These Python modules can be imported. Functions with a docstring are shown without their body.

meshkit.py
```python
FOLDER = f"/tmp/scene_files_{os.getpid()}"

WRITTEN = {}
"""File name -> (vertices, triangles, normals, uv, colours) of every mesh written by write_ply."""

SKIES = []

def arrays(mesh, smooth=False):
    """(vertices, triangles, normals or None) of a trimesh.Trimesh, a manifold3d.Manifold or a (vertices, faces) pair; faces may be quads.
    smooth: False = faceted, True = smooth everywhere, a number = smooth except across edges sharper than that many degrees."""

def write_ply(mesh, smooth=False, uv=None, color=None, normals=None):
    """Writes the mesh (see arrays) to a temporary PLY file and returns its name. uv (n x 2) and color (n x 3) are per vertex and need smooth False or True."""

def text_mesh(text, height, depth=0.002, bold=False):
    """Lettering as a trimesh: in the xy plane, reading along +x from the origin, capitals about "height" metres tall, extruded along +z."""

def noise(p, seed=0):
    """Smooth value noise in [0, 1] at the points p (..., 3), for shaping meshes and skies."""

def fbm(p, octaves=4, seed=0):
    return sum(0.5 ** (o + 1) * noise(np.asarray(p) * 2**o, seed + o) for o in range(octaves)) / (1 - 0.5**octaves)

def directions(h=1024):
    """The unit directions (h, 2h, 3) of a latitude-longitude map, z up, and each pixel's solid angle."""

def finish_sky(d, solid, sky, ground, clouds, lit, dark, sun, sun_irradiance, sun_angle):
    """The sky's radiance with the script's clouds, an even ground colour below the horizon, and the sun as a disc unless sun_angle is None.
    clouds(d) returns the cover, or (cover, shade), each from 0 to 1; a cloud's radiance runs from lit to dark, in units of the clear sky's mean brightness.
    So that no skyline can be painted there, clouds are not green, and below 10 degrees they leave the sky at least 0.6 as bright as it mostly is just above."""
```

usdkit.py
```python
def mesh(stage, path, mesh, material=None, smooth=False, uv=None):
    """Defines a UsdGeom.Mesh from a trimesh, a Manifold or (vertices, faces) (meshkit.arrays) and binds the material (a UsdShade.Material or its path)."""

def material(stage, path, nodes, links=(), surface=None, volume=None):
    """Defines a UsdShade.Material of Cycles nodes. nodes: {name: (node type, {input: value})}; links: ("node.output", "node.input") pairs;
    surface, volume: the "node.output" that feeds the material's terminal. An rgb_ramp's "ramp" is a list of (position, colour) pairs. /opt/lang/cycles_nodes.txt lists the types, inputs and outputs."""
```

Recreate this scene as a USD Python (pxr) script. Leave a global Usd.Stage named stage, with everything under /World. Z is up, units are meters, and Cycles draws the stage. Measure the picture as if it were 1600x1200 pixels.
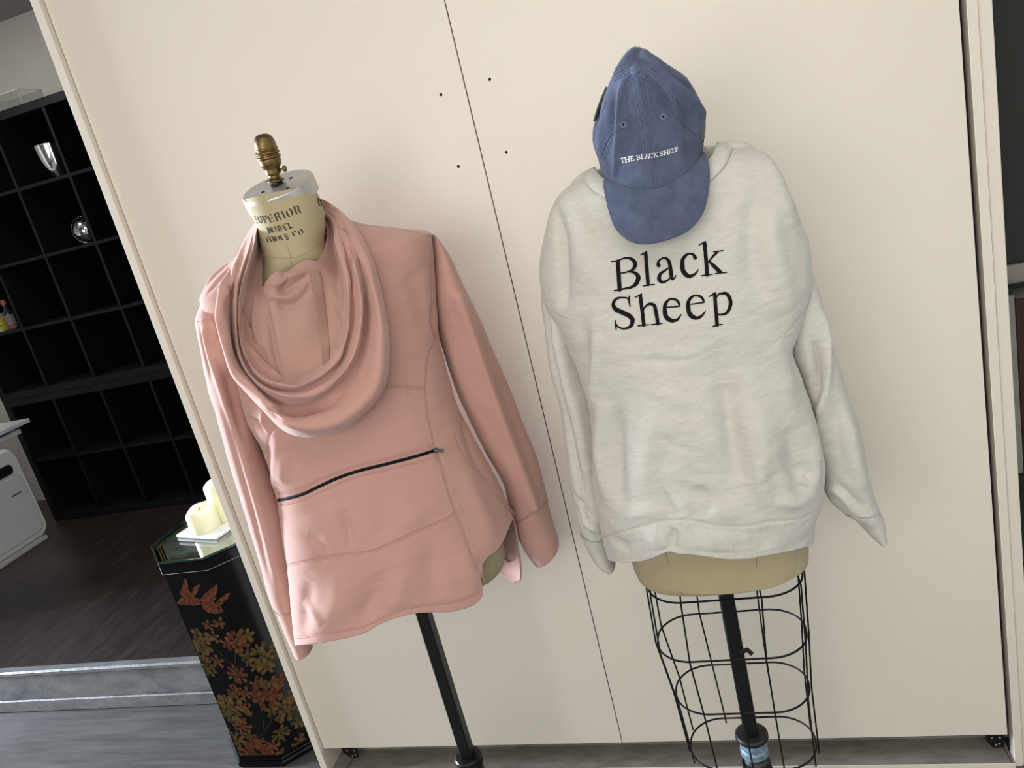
import math, random
import numpy as np
import trimesh
import usdkit, meshkit
from pxr import Usd, UsdGeom, UsdLux, UsdShade, Gf, Sdf
from scipy.interpolate import PchipInterpolator, CubicSpline, LinearNDInterpolator
from shapely.geometry import Polygon
from scipy.spatial import cKDTree
stage = Usd.Stage.CreateInMemory()
UsdGeom.SetStageUpAxis(stage, "Z"); UsdGeom.SetStageMetersPerUnit(stage, 1.0)
UsdGeom.Xform.Define(stage, "/World"); UsdGeom.Scope.Define(stage, "/World/Looks")

# ---------------------------------------------------------------- camera, lights, exposure
EXPOSURE = -0.13
cam = UsdGeom.Camera.Define(stage, "/World/camera")
cam.CreateHorizontalApertureAttr(36.0); cam.CreateFocalLengthAttr(27.0); cam.CreateExposureAttr(EXPOSURE)
cam.AddTransformOp().Set(Gf.Matrix4d(0.9473, 0.2209, -0.2322, 0, 0.1521, 0.3278, 0.9324, 0, 0.2821, -0.9185, 0.2770, 0, 0.4284, -1.5732, 1.5617, 1))
cam.CreateClippingRangeAttr(Gf.Vec2f(0.02, 100))


def rect_light(name, at, target, w, h, intensity, color):
    l = UsdLux.RectLight.Define(stage, "/World/" + name)
    at, target = np.array(at, float), np.array(target, float)
    b = at - target; b /= np.linalg.norm(b)
    r = np.cross([0, 0, 1.0] if abs(b[2]) < 0.95 else [0, 1.0, 0], b); r /= np.linalg.norm(r)
    u = np.cross(b, r)
    l.AddTransformOp().Set(Gf.Matrix4d(*r, 0, *u, 0, *b, 0, *at, 1))
    l.CreateWidthAttr(w); l.CreateHeightAttr(h); l.CreateIntensityAttr(intensity); l.CreateColorAttr(Gf.Vec3f(*color))


rect_light("window_light_side", (-7.0, -0.12, 1.75), (-1, -0.30, 1.2), 1.5, 2.0, 160.0, (0.76, 0.87, 1.0))       # daylight outside the side window
rect_light("window_light_front", (-0.25, -3.38, 1.6), (-0.1, 0, 1.1), 2.8, 1.9, 4.75, (1.0, 0.975, 0.915))      # daylight from the shop front behind the viewer
rect_light("ceiling_lamp_light", (0.7, -1.6, 2.78), (0.7, -1.4, 0), 2.4, 1.2, 2.3, (1.0, 0.93, 0.80))       # ceiling panel lamps
rect_light("back_fill_light", (-2.75, 0.95, 2.78), (-2.75, 1.15, 0), 0.5, 0.3, 34.0, (1.0, 0.97, 0.92))       # unseen fill added over the raised floor to brighten back wall and appliance
dome = UsdLux.DomeLight.Define(stage, "/World/sky"); dome.CreateIntensityAttr(0.25); dome.CreateColorAttr(Gf.Vec3f(0.9, 0.95, 1.0))


# ---------------------------------------------------------------- materials
def mat(name, color, rough=0.6, metallic=0.0, bump=None, vary=None, sheen=0.0, coat=0.0, stretch=None, spec=0.5, extra=None):
    """A principled material with procedural grain: bump = (scale, strength, distance), vary = (scale, other colour, detail)."""
    nodes = {"c": ("texture_coordinate", {}), "p": ("principled_bsdf", {"base_color": color, "roughness": rough, "metallic": metallic, "sheen_weight": sheen, "sheen_roughness": 0.5, "coat_weight": coat, "coat_roughness": 0.12, "specular_ior_level": spec, **(extra or {})})}
    links = []
    src = "c.object"
    if stretch:
        nodes["m"] = ("mapping", {"scale": stretch}); links.append(("c.object", "m.vector")); src = "m.vector"
    if vary:
        nodes["v"] = ("noise_texture", {"scale": vary[0], "detail": vary[2], "roughness": 0.6})
        nodes["r"] = ("rgb_ramp", {"ramp": [(0.3, color), (0.7, vary[1])]})
        links += [(src, "v.vector"), ("v.fac", "r.fac"), ("r.color", "p.base_color")]
    if bump:
        nodes["n"] = ("noise_texture", {"scale": bump[0], "detail": 3.0, "roughness": 0.6})
        nodes["b"] = ("bump", {"strength": bump[1], "distance": bump[2]})
        links += [(src, "n.vector"), ("n.fac", "b.height"), ("b.normal", "p.normal")]
    return usdkit.material(stage, "/World/Looks/" + name, nodes, links, surface="p.BSDF")


M = {}
M["white_paint"] = mat("white_paint", (0.74, 0.685, 0.60), 0.42, bump=(60, 0.03, 0.002), vary=(2.5, (0.725, 0.67, 0.585), 3))
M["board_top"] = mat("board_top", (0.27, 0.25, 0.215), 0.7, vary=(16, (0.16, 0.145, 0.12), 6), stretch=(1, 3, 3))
M["wall_grey"] = mat("wall_grey", (0.50, 0.485, 0.45), 0.85, bump=(40, 0.05, 0.003), vary=(3, (0.47, 0.455, 0.42), 3))
M["ceiling_grey"] = mat("ceiling_grey", (0.30, 0.28, 0.27), 0.8, vary=(2, (0.36, 0.34, 0.33), 3))
M["room_wall"] = mat("room_wall", (0.62, 0.59, 0.54), 0.8)
M["dark_floor"] = mat("dark_floor", (0.055, 0.053, 0.053), 0.38, bump=(9, 0.28, 0.008), vary=(7, (0.13, 0.126, 0.124), 6), stretch=(0.5, 5, 1), spec=0.8)
M["brown_floor"] = mat("brown_floor", (0.013, 0.0085, 0.008), 0.38, bump=(9, 0.25, 0.008), vary=(6, (0.040, 0.028, 0.026), 6), stretch=(3.5, 0.9, 1), spec=0.6)
M["step_paint"] = mat("step_paint", (0.12, 0.125, 0.135), 0.42, bump=(12, 0.5, 0.006), vary=(8, (0.24, 0.24, 0.24), 5), stretch=(1, 2, 2), spec=0.6)
M["black_shelf"] = mat("black_shelf", (0.0040, 0.0046, 0.0058), 0.5, bump=(80, 0.05, 0.001), spec=0.22)
M["black_metal"] = mat("black_metal", (0.0045, 0.0045, 0.005), 0.35, bump=(120, 0.08, 0.0008), vary=(30, (0.009, 0.009, 0.01), 4), spec=0.3)
M["cage_wire"] = mat("cage_wire", (0.004, 0.004, 0.004), 0.45, spec=0.25)
M["worn_metal"] = mat("worn_metal", (0.06, 0.06, 0.062), 0.45, 0.6, bump=(70, 0.2, 0.001), vary=(40, (0.02, 0.02, 0.022), 4))
M["blue_enamel"] = mat("blue_enamel", (0.10, 0.17, 0.25), 0.5, 0.2, bump=(160, 0.3, 0.001), vary=(90, (0.30, 0.40, 0.50), 5))
M["canvas"] = mat("canvas", (0.43, 0.362, 0.222), 0.85, bump=(700, 0.15, 0.0006), vary=(9, (0.385, 0.322, 0.192), 5), sheen=0.1)
M["canvas_seam"] = mat("canvas_seam", (0.33, 0.26, 0.17), 0.9)
M["ink"] = mat("ink", (0.020, 0.018, 0.016), 0.8, vary=(300, (0.06, 0.05, 0.04), 3))
M["brass"] = mat("brass", (0.215, 0.145, 0.060), 0.42, 1.0, bump=(60, 0.12, 0.001), vary=(25, (0.12, 0.08, 0.035), 5))
M["aluminium"] = mat("aluminium", (0.60, 0.60, 0.60), 0.42, 0.75, bump=(50, 0.06, 0.001), vary=(14, (0.44, 0.44, 0.43), 6))
M["steel"] = mat("steel", (0.25, 0.28, 0.31), 0.3, 1.0)
M["pink_fleece"] = mat("pink_fleece", (0.515, 0.292, 0.247), 0.92, bump=(900, 0.22, 0.0008), vary=(6, (0.485, 0.273, 0.231), 4), sheen=0.3)
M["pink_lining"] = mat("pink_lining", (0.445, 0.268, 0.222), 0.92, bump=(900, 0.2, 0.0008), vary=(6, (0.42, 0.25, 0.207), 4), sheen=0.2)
M["pink_tape"] = mat("pink_tape", (0.385, 0.232, 0.185), 0.9, bump=(500, 0.4, 0.0008), vary=(260, (0.33, 0.195, 0.152), 3))
M["pink_thread"] = mat("pink_thread", (0.45, 0.25, 0.21), 0.9)
M["zip_black"] = mat("zip_black", (0.006, 0.006, 0.010), 0.7, bump=(900, 0.6, 0.001), spec=0.2)
M["zip_metal"] = mat("zip_metal", (0.12, 0.12, 0.13), 0.35, 0.9)
M["rose_metal"] = mat("rose_metal", (0.55, 0.30, 0.25), 0.4, 0.4)
M["white_fleece"] = mat("white_fleece", (0.625, 0.608, 0.562), 0.92, bump=(150, 0.4, 0.0018), vary=(60, (0.555, 0.539, 0.497), 5), sheen=0.2, stretch=(1, 1, 3.6))
M["white_rib"] = mat("white_rib", (0.62, 0.605, 0.562), 0.92, bump=(150, 0.3, 0.0014), vary=(45, (0.55, 0.535, 0.495), 4), sheen=0.2, stretch=(3.5, 3.5, 0.7))
M["white_thread"] = mat("white_thread", (0.52, 0.505, 0.465), 0.9)
M["black_thread"] = mat("black_thread", (0.006, 0.0065, 0.009), 0.8, bump=(700, 0.6, 0.001), stretch=(1, 1, 3), spec=0.2)
M["washed_blue"] = mat("washed_blue", (0.050, 0.067, 0.125), 0.92, bump=(800, 0.4, 0.0008), vary=(42, (0.092, 0.113, 0.185), 8), sheen=0.12)
M["blue_seam"] = mat("blue_seam", (0.040, 0.054, 0.105), 0.92, vary=(220, (0.10, 0.12, 0.20), 4))
M["blue_thread"] = mat("blue_thread", (0.135, 0.16, 0.255), 0.9)
M["cap_white_thread"] = mat("cap_white_thread", (0.72, 0.73, 0.74), 0.8)
M["black_strap"] = mat("black_strap", (0.015, 0.015, 0.018), 0.7)
M["lacquer"] = mat("lacquer", (0.003, 0.003, 0.0035), 0.16, spec=0.18, bump=(25, 0.02, 0.001))
M["lacquer_gold"] = mat("lacquer_gold", (0.125, 0.069, 0.016), 0.5, vary=(120, tuple(v * 0.5 for v in (0.125, 0.069, 0.016)), 5), spec=0.2)
M["lacquer_orange"] = mat("lacquer_orange", (0.145, 0.047, 0.010), 0.5, vary=(120, tuple(v * 0.5 for v in (0.145, 0.047, 0.010)), 5), spec=0.2)
M["lacquer_red"] = mat("lacquer_red", (0.115, 0.026, 0.009), 0.5, vary=(120, tuple(v * 0.5 for v in (0.115, 0.026, 0.009)), 5), spec=0.2)
M["lacquer_olive"] = mat("lacquer_olive", (0.068, 0.051, 0.012), 0.5, vary=(120, tuple(v * 0.5 for v in (0.068, 0.051, 0.012)), 5), spec=0.2)
M["lacquer_dark"] = mat("lacquer_dark", (0.030, 0.015, 0.005), 0.5, spec=0.2)
M["gold_line"] = mat("gold_line", (0.42, 0.25, 0.08), 0.4, 0.5)
M["stitch_white"] = mat("stitch_white", (0.5, 0.5, 0.5), 0.5)
M["swirl"] = mat("swirl", (0.03, 0.035, 0.035), 0.35, vary=(16, (0.28, 0.27, 0.25), 7), stretch=(1, 2.4, 1))
M["wax"] = mat("wax", (0.86, 0.80, 0.56), 0.45, extra={"subsurface_weight": 0.35, "subsurface_radius": (0.03, 0.02, 0.01), "subsurface_scale": 0.6})
M["porcelain"] = mat("porcelain", (0.85, 0.84, 0.82), 0.3)
M["chrome"] = mat("chrome", (0.80, 0.79, 0.77), 0.08, 1.0)
M["mirror_tile"] = mat("mirror_tile", (0.75, 0.76, 0.78), 0.06, 1.0)
M["mirror_gap"] = mat("mirror_gap", (0.03, 0.03, 0.035), 0.5)
M["marble"] = mat("marble", (0.55, 0.56, 0.55), 0.25, vary=(9, (0.40, 0.42, 0.42), 7))
M["appliance_grey"] = mat("appliance_grey", (0.62, 0.62, 0.63), 0.45)
M["appliance_trim"] = mat("appliance_trim", (0.72, 0.72, 0.72), 0.3)
M["dark_plastic"] = mat("dark_plastic", (0.01, 0.01, 0.011), 0.4)
M["grey_print"] = mat("grey_print", (0.10, 0.10, 0.11), 0.6)
M["jar_yellow"] = mat("jar_yellow", (0.28, 0.24, 0.02), 0.25, vary=(40, (0.22, 0.20, 0.02), 3))
M["jar_lid"] = mat("jar_lid", (0.35, 0.35, 0.33), 0.35, 0.5)
M["bottle_dark"] = mat("bottle_dark", (0.012, 0.012, 0.02), 0.12)
M["bottle_cap"] = mat("bottle_cap", (0.20, 0.045, 0.036), 0.4)
M["bottle_label"] = mat("bottle_label", (0.10, 0.10, 0.09), 0.6)
M["label_red"] = mat("label_red", (0.16, 0.03, 0.03), 0.6)
M["charcoal_panel"] = mat("charcoal_panel", (0.015, 0.0155, 0.0145), 0.6, vary=(5, (0.019, 0.019, 0.018), 3), spec=0.3)
M["grey_board"] = mat("grey_board", (0.20, 0.195, 0.175), 0.6)
M["book_brown"] = mat("book_brown", (0.040, 0.018, 0.010), 0.5, vary=(14, (0.028, 0.013, 0.008), 4), spec=0.3)
M["book_white"] = mat("book_white", (0.24, 0.23, 0.22), 0.6, vary=(30, (0.19, 0.18, 0.175), 3))
M["paper"] = mat("paper", (0.6, 0.57, 0.5), 0.8)
M["spine_print"] = mat("spine_print", (0.36, 0.34, 0.31), 0.6)
M["hole_dark"] = mat("hole_dark", (0.004, 0.004, 0.004), 0.9)


def glass_mat(name, tint, ior=1.45, edge=0.06):
    return usdkit.material(stage, "/World/Looks/" + name, {"l": ("layer_weight", {"blend": 0.5}), "q": ("math", {"math_type": "power", "value2": 3.0}), "f": ("math", {"math_type": "multiply_add", "value2": 0.85, "value3": edge}), "t": ("transparent_bsdf", {"color": tint}), "g": ("glossy_bsdf", {"color": (1, 1, 1), "roughness": 0.02}), "x": ("mix_closure", {})},
                           [("l.facing", "q.value1"), ("q.value", "f.value1"), ("f.value", "x.fac"), ("t.BSDF", "x.closure1"), ("g.BSDF", "x.closure2")], surface="x.closure")


M["pane_glass"] = glass_mat("pane_glass", (0.93, 0.97, 0.95))
M["clear_acrylic"] = glass_mat("clear_acrylic", (0.90, 0.91, 0.91), 1.5)
M["acrylic_glint"] = mat("acrylic_glint", (0.45, 0.46, 0.46), 0.15)  # opaque pale grey standing in for light caught by the clear edges
M["glass_edge"] = mat("glass_edge", (0.012, 0.05, 0.038), 0.08)

# ---------------------------------------------------------------- naming
used = {}


def numbered(parent, name):
    k = used.get((parent, name), 0); used[(parent, name)] = k + 1
    return f"{parent}/{name}" + (f"_{k:03d}" if k else "")


def tag(prim, label=None, category=None, group=None, kind=None):
    for k, v in (("label", label), ("category", category), ("group", group), ("kind", kind)):
        if v:
            prim.SetCustomDataByKey(k, v)
    return prim


def thing(name, label, category, origin=(0, 0, 0), group=None):
    x = UsdGeom.Xform.Define(stage, numbered("/World", name))
    x.AddTranslateOp().Set(Gf.Vec3d(*map(float, origin)))
    tag(x.GetPrim(), label, category, group)
    ORIGIN[str(x.GetPath())] = np.array(origin, float)
    return str(x.GetPath())


ORIGIN = {}


def part(parent, name, mesh, material, smooth=35, label=None):
    """A part of a thing; the mesh is given in world metres and written from the thing's base."""
    path = numbered(parent, name)
    root = "/".join(parent.split("/")[:3])
    v, f = (mesh if isinstance(mesh, (tuple, list)) else (mesh.vertices, mesh.faces))
    v = np.asarray(v, float) - ORIGIN.get(root, 0)
    m = usdkit.mesh(stage, path, (v, np.asarray(f)), M[material], smooth)
    if label:
        m.GetPrim().SetCustomDataByKey("label", label)
    return path


def structure(name, mesh, material, label, category, smooth=False):
    path = numbered("/World", name)
    m = usdkit.mesh(stage, path, mesh, M[material], smooth)
    tag(m.GetPrim(), label, category, None, "structure")
    ORIGIN[path] = np.zeros(3)
    return path


# ---------------------------------------------------------------- helpers
def frame_of(origin, facing):
    """A garment's own frame: origin on the stand's axis, w = the way it faces (horizontal), u = to its side, z up."""
    w = np.array([facing[0], facing[1], 0.0]); w /= np.linalg.norm(w)
    u = np.array([-w[1], w[0], 0.0])
    return np.array([origin[0], origin[1], 0.0]), u, w


class Loft:
    """A sleeve or torso of cloth: rows of (side point, other side point, offset, front depth, back depth), joined by splines."""
    def __init__(self, rows, wdir, power=2.3):
        r = np.asarray(rows, float)
        self.w = np.asarray(wdir, float)
        mid = (r[:, 0:3] + r[:, 3:6]) / 2
        d = np.concatenate([[0], np.cumsum(np.linalg.norm(np.diff(mid, axis=0), axis=1))])
        self.length = d[-1]
        self.s = PchipInterpolator(d / d[-1], r, axis=0)
        self.knots = d / d[-1]
        self.p = power

    def at(self, th, t):
        r = self.s(np.clip(t, 0, 1))
        c, s = np.cos(th), np.sin(th)
        e = 2.0 / self.p
        cc, ss = np.sign(c) * np.abs(c) ** e, np.sign(s) * np.abs(s) ** e
        L, R = r[..., 0:3], r[..., 3:6]
        b = np.where(ss > 0, r[..., 7], r[..., 8])
        return (L + R) / 2 + (R - L) / 2 * cc[..., None] + self.w * (r[..., 6] + b * ss)[..., None]


def grid_faces(n, m, closed=True, flip=False):
    i, j = np.meshgrid(np.arange(n if closed else n - 1), np.arange(m - 1), indexing="ij")
    a, b = i * m + j, ((i + 1) % n) * m + j
    q = np.stack([a, b, b + 1, a + 1], -1).reshape(-1, 4)
    return q[:, ::-1] if flip else q


def grid_normals(P, closed=True):
    if closed:
        du = np.roll(P, -1, 0) - np.roll(P, 1, 0)
    else:
        du = np.gradient(P, axis=0)
    dv = np.gradient(P, axis=1)
    n = np.cross(du, dv)
    return n / (np.linalg.norm(n, axis=-1, keepdims=True) + 1e-12)


def seg_dist(p, line):
    """Distance of points p from a polyline."""
    a, b = line[:-1], line[1:]
    ab = b - a
    best = np.full(len(p), 1e9)
    for k in range(len(a)):
        t = np.clip(((p - a[k]) @ ab[k]) / (ab[k] @ ab[k] + 1e-12), 0, 1)
        best = np.minimum(best, np.linalg.norm(p - a[k] - t[:, None] * ab[k], axis=1))
    return best


def taper_dist(p, line):
    a, b = line[:-1], line[1:]
    ab = b - a
    L = np.linalg.norm(ab, axis=1); acc = np.concatenate([[0], np.cumsum(L)])
    best, along = np.full(len(p), 1e9), np.zeros(len(p))
    for k in range(len(a)):
        t = np.clip(((p - a[k]) @ ab[k]) / (ab[k] @ ab[k] + 1e-12), 0, 1)
        d = np.linalg.norm(p - a[k] - t[:, None] * ab[k], axis=1)
        m = d < best
        best[m] = d[m]; along[m] = (acc[k] + t[m] * L[k]) / acc[-1]
    return best, along


def fold(P, N, folds):
    """Raises ridges (amount > 0) or sinks valleys (amount < 0) along lines lying on the cloth."""
    shape = P.shape
    p, n = P.reshape(-1, 3).copy(), N.reshape(-1, 3)
    add = np.zeros(len(p))
    for line, amount, width, soft in folds:
        line = np.asarray(line, float)
        lo, hi = line.min(0) - 3 * width, line.max(0) + 3 * width
        near = np.nonzero(((p > lo) & (p < hi)).all(1))[0]
        if not len(near):
            continue
        d, al = taper_dist(p[near], line)
        f = amount * np.exp(-(d / width) ** 2)
        if soft:
            f *= np.sin(np.pi * np.clip(al * 0.94 + 0.03, 0, 1)) ** 0.7
        add[near] += f
    return (p + n * add[:, None]).reshape(shape)


def cloth(loft, n, m, t0=0.0, t1=1.0, folds=(), lip=0.05, wave=0.0, seed=0, thick=0.004, scale=9.0, cut=None):
    """The cloth grid (n around, m along) from t0 to t1 (numbers or functions of the angle) with folds, and a turned-in hem."""
    th = np.arange(n) * 2 * np.pi / n
    a = np.interp(th, *t0, period=2 * np.pi) if isinstance(t0, tuple) else np.full(n, float(t0))
    b = np.interp(th, *t1, period=2 * np.pi) if isinstance(t1, tuple) else np.full(n, float(t1))
    t = a[:, None] + (b - a)[:, None] * np.linspace(0, 1, m)[None, :]
    P = loft.at(np.repeat(th[:, None], m, 1), t)
    N = grid_normals(P)
    if wave:
        fine = (meshkit.fbm(P * np.array([26.0, 26.0, 55.0]), 2, seed + 50) - 0.5) * 0.7
        P = P + N * (((meshkit.fbm(P * scale, 3, seed) - 0.5) * 2 + fine) * wave)[..., None]
    P = fold(P, N, folds)
    N = grid_normals(P)
    out = [P]
    if lip:
        k = max(2, int(lip / max(1e-4, loft.length * float((b - a).mean()) / m)))
        inner = (P - N * thick)[:, ::-1][:, 1:min(k + 1, m - 1)]
        edge = P[:, -1:] - N[:, -1:] * thick * 0.5
        end = P[:, -1:] - P[:, -2:-1]
        edge = edge + end / (np.linalg.norm(end, axis=-1, keepdims=True) + 1e-9) * thick * 0.4
        out = [P, edge, (P - N * thick)[:, -1:], inner]
    Q = np.concatenate(out, 1)
    F = grid_faces(Q.shape[0], Q.shape[1], True, False)
    if cut is not None:                                   # leave out the cloth above a neckline
        c = np.interp(th, *cut, period=2 * np.pi)
        gone = np.zeros(Q.shape[:2], bool); gone[:, :m] = t < c[:, None]
        F = F[~gone.reshape(-1)[F].all(1)]
    return P, N, (Q.reshape(-1, 3), F)


def sweep(points, radius, sides=8, closed=False, cap=True, smooth=0):
    """A cord or rod along a line; radius a number or one per point."""
    p = np.asarray(points, float)
    if smooth:
        d = np.concatenate([[0], np.cumsum(np.linalg.norm(np.diff(p, axis=0), axis=1))])
        p = CubicSpline(d, p, axis=0)(np.linspace(0, d[-1], smooth)) if not closed else CubicSpline(np.append(d, d[-1] + np.linalg.norm(p[0] - p[-1])), np.vstack([p, p[:1]]), axis=0, bc_type="periodic")(np.linspace(0, d[-1] + np.linalg.norm(p[0] - p[-1]), smooth, endpoint=False))
    n = len(p)
    t = (np.roll(p, -1, 0) - np.roll(p, 1, 0)) if closed else np.gradient(p, axis=0)
    t /= np.linalg.norm(t, axis=1, keepdims=True) + 1e-12
    ref = np.array([0, 0, 1.0]) if abs(t[0][2]) < 0.9 else np.array([1.0, 0, 0])
    a = np.zeros_like(p); x = np.cross(t[0], ref); x /= np.linalg.norm(x)
    for i in range(n):
        x = x - t[i] * (x @ t[i]); x /= np.linalg.norm(x) + 1e-12
        a[i] = x
    b = np.cross(t, a)
    ang = np.arange(sides) * 2 * np.pi / sides
    if np.ndim(radius) and len(radius) != n:
        radius = np.interp(np.linspace(0, 1, n), np.linspace(0, 1, len(radius)), radius)
    r = np.broadcast_to(radius, (n,))[:, None, None]
    v = p[:, None] + r * (np.cos(ang)[None, :, None] * a[:, None] + np.sin(ang)[None, :, None] * b[:, None])
    q = grid_faces(n, sides, closed)  # along x around, then close around
    i, j = np.meshgrid(np.arange(n if closed else n - 1), np.arange(sides), indexing="ij")
    i2 = (i + 1) % n; j2 = (j + 1) % sides
    q = np.stack([i * sides + j, i * sides + j2, i2 * sides + j2, i2 * sides + j], -1).reshape(-1, 4)
    f = np.vstack([q[:, [0, 1, 2]], q[:, [0, 2, 3]]])
    v = v.reshape(-1, 3)
    if cap and not closed:
        v = np.vstack([v, p[:1], p[-1:]])
        c0, c1 = len(v) - 2, len(v) - 1
        k = np.arange(sides); k2 = (k + 1) % sides
        f = np.vstack([f, np.stack([np.full(sides, c0), k2, k], 1), np.stack([np.full(sides, c1), (n - 1) * sides + k, (n - 1) * sides + k2], 1)])
    return v, f


def ribbon(points, normals, half, lift):
    """A flat band lying on cloth along a line: half its width, and how far it stands proud."""
    p, n = np.asarray(points, float), np.asarray(normals, float)
    t = np.gradient(p, axis=0); t /= np.linalg.norm(t, axis=1, keepdims=True) + 1e-12
    s = np.cross(t, n); s /= np.linalg.norm(s, axis=1, keepdims=True) + 1e-12
    pr = [(-half, -lift), (-half, lift * 0.7), (-half * 0.7, lift), (half * 0.7, lift), (half, lift * 0.7), (half, -lift)]
    v = np.stack([p + s * a + n * b for a, b in pr], 1)
    k = len(pr)
    i, j = np.meshgrid(np.arange(len(p) - 1), np.arange(k), indexing="ij")
    q = np.stack([i * k + j, i * k + (j + 1) % k, (i + 1) * k + (j + 1) % k, (i + 1) * k + j], -1).reshape(-1, 4)
    f = np.vstack([q[:, [0, 1, 2]], q[:, [0, 2, 3]], [[0, 2, 1], [0, 3, 2], [0, 4, 3], [0, 5, 4]], np.array([[0, 1, 2], [0, 2, 3], [0, 3, 4], [0, 4, 5]]) + (len(p) - 1) * k])
    return v.reshape(-1, 3), f


def lathe(profile, segs=48, axis=None, origin=(0, 0, 0)):
    """Profile of (radius, height) turned about z, then carried to origin, its z turned to axis."""
    pr = np.asarray(profile, float)
    m = trimesh.creation.revolve(pr, sections=segs)
    m.merge_vertices()
    if axis is not None:
        m.apply_transform(trimesh.geometry.align_vectors([0, 0, 1], axis))
    m.apply_translation(origin)
    return m


def box(x0, x1, y0, y1, z0, z1, ch=0.0):
    """A box with its edges chamfered by ch."""
    lo, hi = np.array([x0, y0, z0]), np.array([x1, y1, z1])
    if ch <= 0:
        m = trimesh.creation.box(hi - lo); m.apply_translation((lo + hi) / 2); return m
    pts = []
    for c in np.ndindex(2, 2, 2):
        c = np.array(c); corner = np.where(c, hi, lo); s = np.where(c, -1, 1)
        for k in range(3):
            q = corner + s * ch; q[k] = corner[k]; pts.append(q)
    return trimesh.convex.convex_hull(np.array(pts))


def prism(poly, z0, z1, ch=0.0):
    """An upright prism over a convex plan, top and bottom edges chamfered."""
    p = np.asarray(poly, float); c = p.mean(0)
    q = c + (p - c) * (1 - ch / np.linalg.norm(p - c, axis=1).mean())
    pts = [np.column_stack([p, np.full(len(p), z0 + ch)]), np.column_stack([p, np.full(len(p), z1 - ch)])]
    if ch:
        pts += [np.column_stack([q, np.full(len(p), z0)]), np.column_stack([q, np.full(len(p), z1)])]
    return trimesh.convex.convex_hull(np.vstack(pts))


def join(*ms):
    out = []
    for m in ms:
        if isinstance(m, (tuple, list)):
            v, f = np.asarray(m[0]), np.asarray(m[1])
            if f.shape[1] == 4:
                f = np.vstack([f[:, [0, 1, 2]], f[:, [0, 2, 3]]])
            m = trimesh.Trimesh(v, f, process=False)
        out.append(m)
    return trimesh.util.concatenate(out)


class Drape:
    """Lays flat print on a front: (u, z) in the garment's frame to the place on the cloth."""
    def __init__(self, P, N, fr):
        o, u, w = fr
        p, n = P.reshape(-1, 3), N.reshape(-1, 3)
        keep = (n @ w) > 0.12
        p = p[keep]
        self.fr = fr
        self.f = LinearNDInterpolator(np.column_stack([(p - o) @ u, p[:, 2]]), (p - o) @ w)

    def __call__(self, uz, lift=0.0):
        o, u, w = self.fr
        uz = np.asarray(uz, float)
        h = self.f(uz)
        bad = np.isnan(h)
        if bad.any():
            h[bad] = np.nanmean(h) if (~bad).any() else 0.0
        return o + uz[:, :1] * u + uz[:, 1:] * np.array([0, 0, 1.0]) + (h + lift)[:, None] * w


def print_mesh(drape, polys, lift, size, thick=0.0006):
    """Thread or print: polygons [(outer, holes)] in (u, z), cut small and laid on the cloth."""
    ms = []
    for outer, holes in polys:
        g = Polygon(outer, holes).buffer(0)
        for q in getattr(g, "geoms", [g]):
            if q.is_empty or q.area < 1e-9:
                continue
            m = trimesh.creation.extrude_polygon(q, thick, engine="earcut")
            m = m.subdivide_to_size(size, max_iter=12)
            v = drape(m.vertices[:, :2]) + np.outer(m.vertices[:, 2] - thick + lift, drape.fr[2])
            f = m.faces
            ms.append(trimesh.Trimesh(v, f, process=False))
    return trimesh.util.concatenate(ms)


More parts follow.
